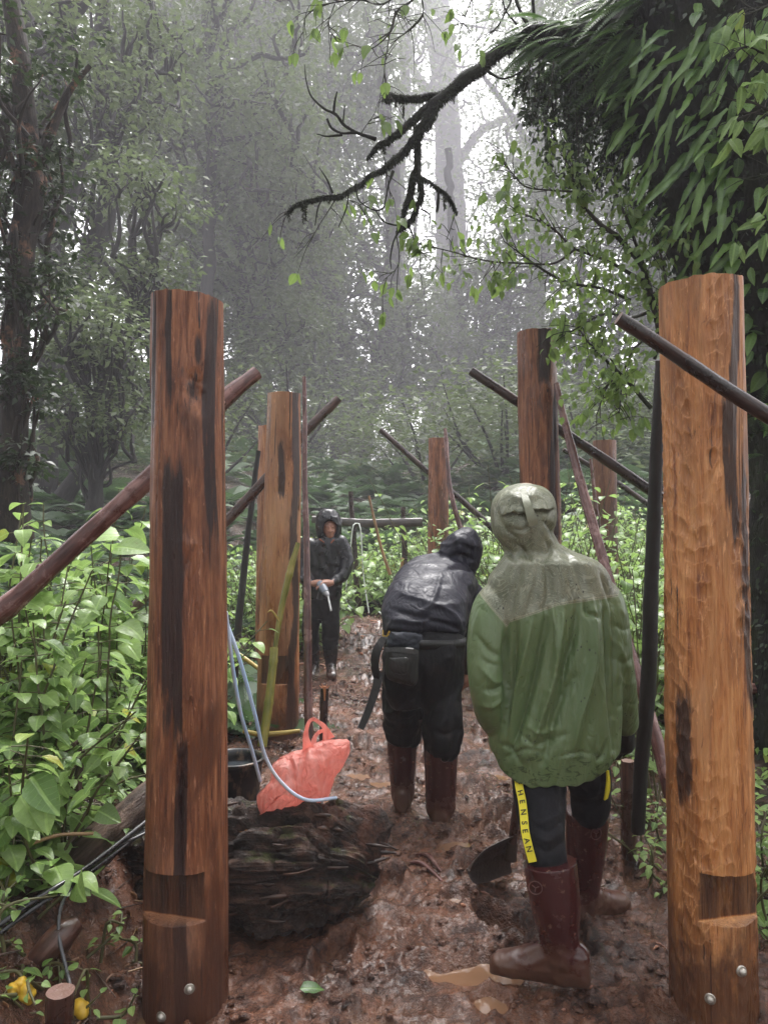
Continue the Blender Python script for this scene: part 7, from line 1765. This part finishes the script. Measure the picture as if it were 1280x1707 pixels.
# dead leaves on the log and fallen fruit on the soil
M_DEAD = m_leaf("dead_leaf", (.16, .055, .02), (.40, .17, .06), .5, .2, .2)
M_YEL = m_plain("yellow_fruit", (.55, .34, .03), .45, .5, .3, 25)
dead = [tpl_mesh("dead_leaf", leaf_tpl('ovate', 5, -.25, -.4, .3, s), M_DEAD) for s in range(3)]
rg = np.random.default_rng(31)
lfl = [(408, 1372, 3.0, .10), (402, 1412, 2.92, .085), (420, 1398, 2.9, .095), (398, 1438, 2.86, .07), (430, 1385, 2.94, .06), (395, 1390, 2.95, .06)]
where = ["orange dead leaf on the log touching the red bag corner", "orange dead leaf on the log at the post's edge", "long orange dead leaf on top of the rotten log", "lowest orange dead leaf on the rotten log", "small brown dead leaf below the red bag", "small dead leaf half hidden by the large reddish post"]
for k, (a, b, d, s) in enumerate(lfl):
    M = frame_mats(unit(np.array([[rg.normal(), -.2, .25 * rg.normal()]])), np.array([[0, -.75, .7]]))[0] * s * .9; c = P(a, b, d - .03)
    o = bpy.data.objects.new("dead_leaf", dead[k % 3]); COL.objects.link(o); o.matrix_local = Matrix([[*M[0], c[0]], [*M[1], c[1]], [*M[2], c[2]], [0, 0, 0, 1]]); tag(o, where[k], "leaf", "dead leaves on the rotten log")
pk = [(118, 1490, .024), (145, 1500, .02), (100, 1515, .02)]
FRU = [(135, 1618, 2.26, .027, "large yellow fruit beside the hanging grey cable"), (103, 1630, 2.22, .020, "yellow fruit just above the little stump stake"), (95, 1637, 2.2, .018, "yellow fruit touching the little stump stake"), (45, 1648, 2.16, .026, "largest yellow fruit left of the little stump stake"),
       (34, 1638, 2.17, .020, "yellow fruit atop the left group of fruit"), (20, 1664, 2.14, .016, "greenish yellow fruit at the lower left corner"), (26, 1647, 2.16, .014, "smallest yellow fruit in the left group")]
for k, (a, b, d, r, lb) in enumerate(FRU):
    x = P(a, b, d)[0]; z = GZ(x, d); g = Geo(); c = np.array((x, d, z + r * .8)); q = unit(rg.normal(size=3)) * r * .5
    limb(g, [c - q, c, c + q * 1.1], [r * .7, r, r * .72], 14); o = obj("fallen_fruit", g, M_YEL); tag(o, lb, "fruit", "yellow fruit fallen on the soil")
# litter on the soil and mud: chips, twigs, leaf scraps
def litter(name, n, reg, kinds, mat, seed, cond=None):
    rng = np.random.default_rng(seed); g = Geo()
    x = rng.uniform(reg[0], reg[1], n); y = rng.uniform(reg[2], reg[3], n)
    if cond: m = cond(x, y, rng); x, y = x[m], y[m]
    for a, b in zip(x, y):
        z = GZ(a, b) + .004; L = rng.uniform(*kinds[0]); w = rng.uniform(*kinds[1]); an = rng.uniform(0, 6.28); D = np.array((math.cos(an), math.sin(an), rng.normal(0, .12)))
        p0 = np.array((a, b, z)); tube(g, [p0 - D * L / 2, p0 + rng.normal(0, L * .04, 3), p0 + D * L / 2], [w * .7, w, w * .4], 4, caps=True, seed=int(rng.integers(999)), squash=(1, kinds[2]) if kinds[2] != 1 else None)
    return obj(name, g, mat, kind="stuff")
M_CHIP = m_pole("wood_chips", [(.10, .035, .02), (.26, .10, .055), (.50, .26, .15)], (.35, .6))
litter("wood_chips", 380, (-1.6, 1.9, 7.6, 11.2), ((.03, .12), (.008, .02), .4), M_CHIP, 1, lambda x, y, r: r.uniform(size=len(x)) < np.exp(-((y - 9.6) / 1.3) ** 2) + .15)
litter("wood_chips", 150, (-.9, 1.9, 2.2, 7.5), ((.01, .04), (.003, .009), .4), M_CHIP, 2)
litter("dead_leaf_scraps", 420, (-2.0, -.6, 2.0, 5.5), ((.02, .05), (.006, .014), .15), m_pole("leaf_scraps", [(.05, .02, .01), (.18, .08, .035), (.38, .20, .09)], (.4, .7)), 9)
litter("twig_litter", 620, (-2.6, -.55, 2.0, 7.5), ((.06, .30), (.0015, .004), 1), M_OLDWOOD, 3)
litter("twig_litter", 320, (1.0, 2.6, 2.1, 6.5), ((.05, .22), (.0015, .004), 1), M_OLDWOOD, 4)
litter("pale_twigs", 60, (-2.2, -.6, 2.0, 6.5), ((.10, .35), (.0018, .0035), 1), M_STICK, 6)
litter("twig_litter", 170, (-.6, 1.5, 2.1, 6.), ((.03, .13), (.001, .003), 1), M_OLDWOOD, 5)
g = Geo(); c = flat_pt(700, 1445); 
for s in (0, 1):
    a = flat_pt(675 + 18 * s, 1446 - 14 * s); b = flat_pt(736, 1476 - 14 * s); m_ = (a + b) / 2 + (0, .05)
    g = Geo(); tube(g, [(*a, .022), (*m_, .032), (*b, .02)], [.004, .011, .006], 7, steps=20, seed=s, rough=.3); o = obj("half_sunk_stick", g, M_POLE_PINK); tag(o, ["nearer of two curved pale sticks half sunk in the mud beside the rotten log", "farther of two curved pale sticks half sunk in the mud beside the rotten log"][s], "stick", "half sunk sticks")
def leafy_ground(px, py, sz, lb, mat_me):
    c2 = flat_pt(px, py); M = frame_mats(np.array([[1., .2, .05]]), np.array([[0, -.3, 1.]]))[0] * sz; c = np.array((c2[0], c2[1], GZ(*c2) + .012)); o = bpy.data.objects.new("fallen_leaf", mat_me); COL.objects.link(o)
    o.matrix_local = Matrix([[*M[0], c[0]], [*M[1], c[1]], [*M[2], c[2]], [0, 0, 0, 1]]); tag(o, lb, "leaf")
leafy_ground(500, 1662, .085, "green fallen leaf lying on the mud below the rotten log", ME_EPI_O[5])

# ------------------------------------------------------------------ air
g = Geo()
lo, hi = np.array((-190., -20., -2.)), np.array((190., 260., 170.))
box(g, (lo + hi) / 2, hi - lo)
t = NT("air")
t.t.links.new(t.n("VolumePrincipled", {"Color": (.90, .88, .95), "Density": HAZE_DENSITY, "Anisotropy": .15}).outputs[0], t.out.inputs["Volume"])
obj("haze", g, t.m, kind="stuff")
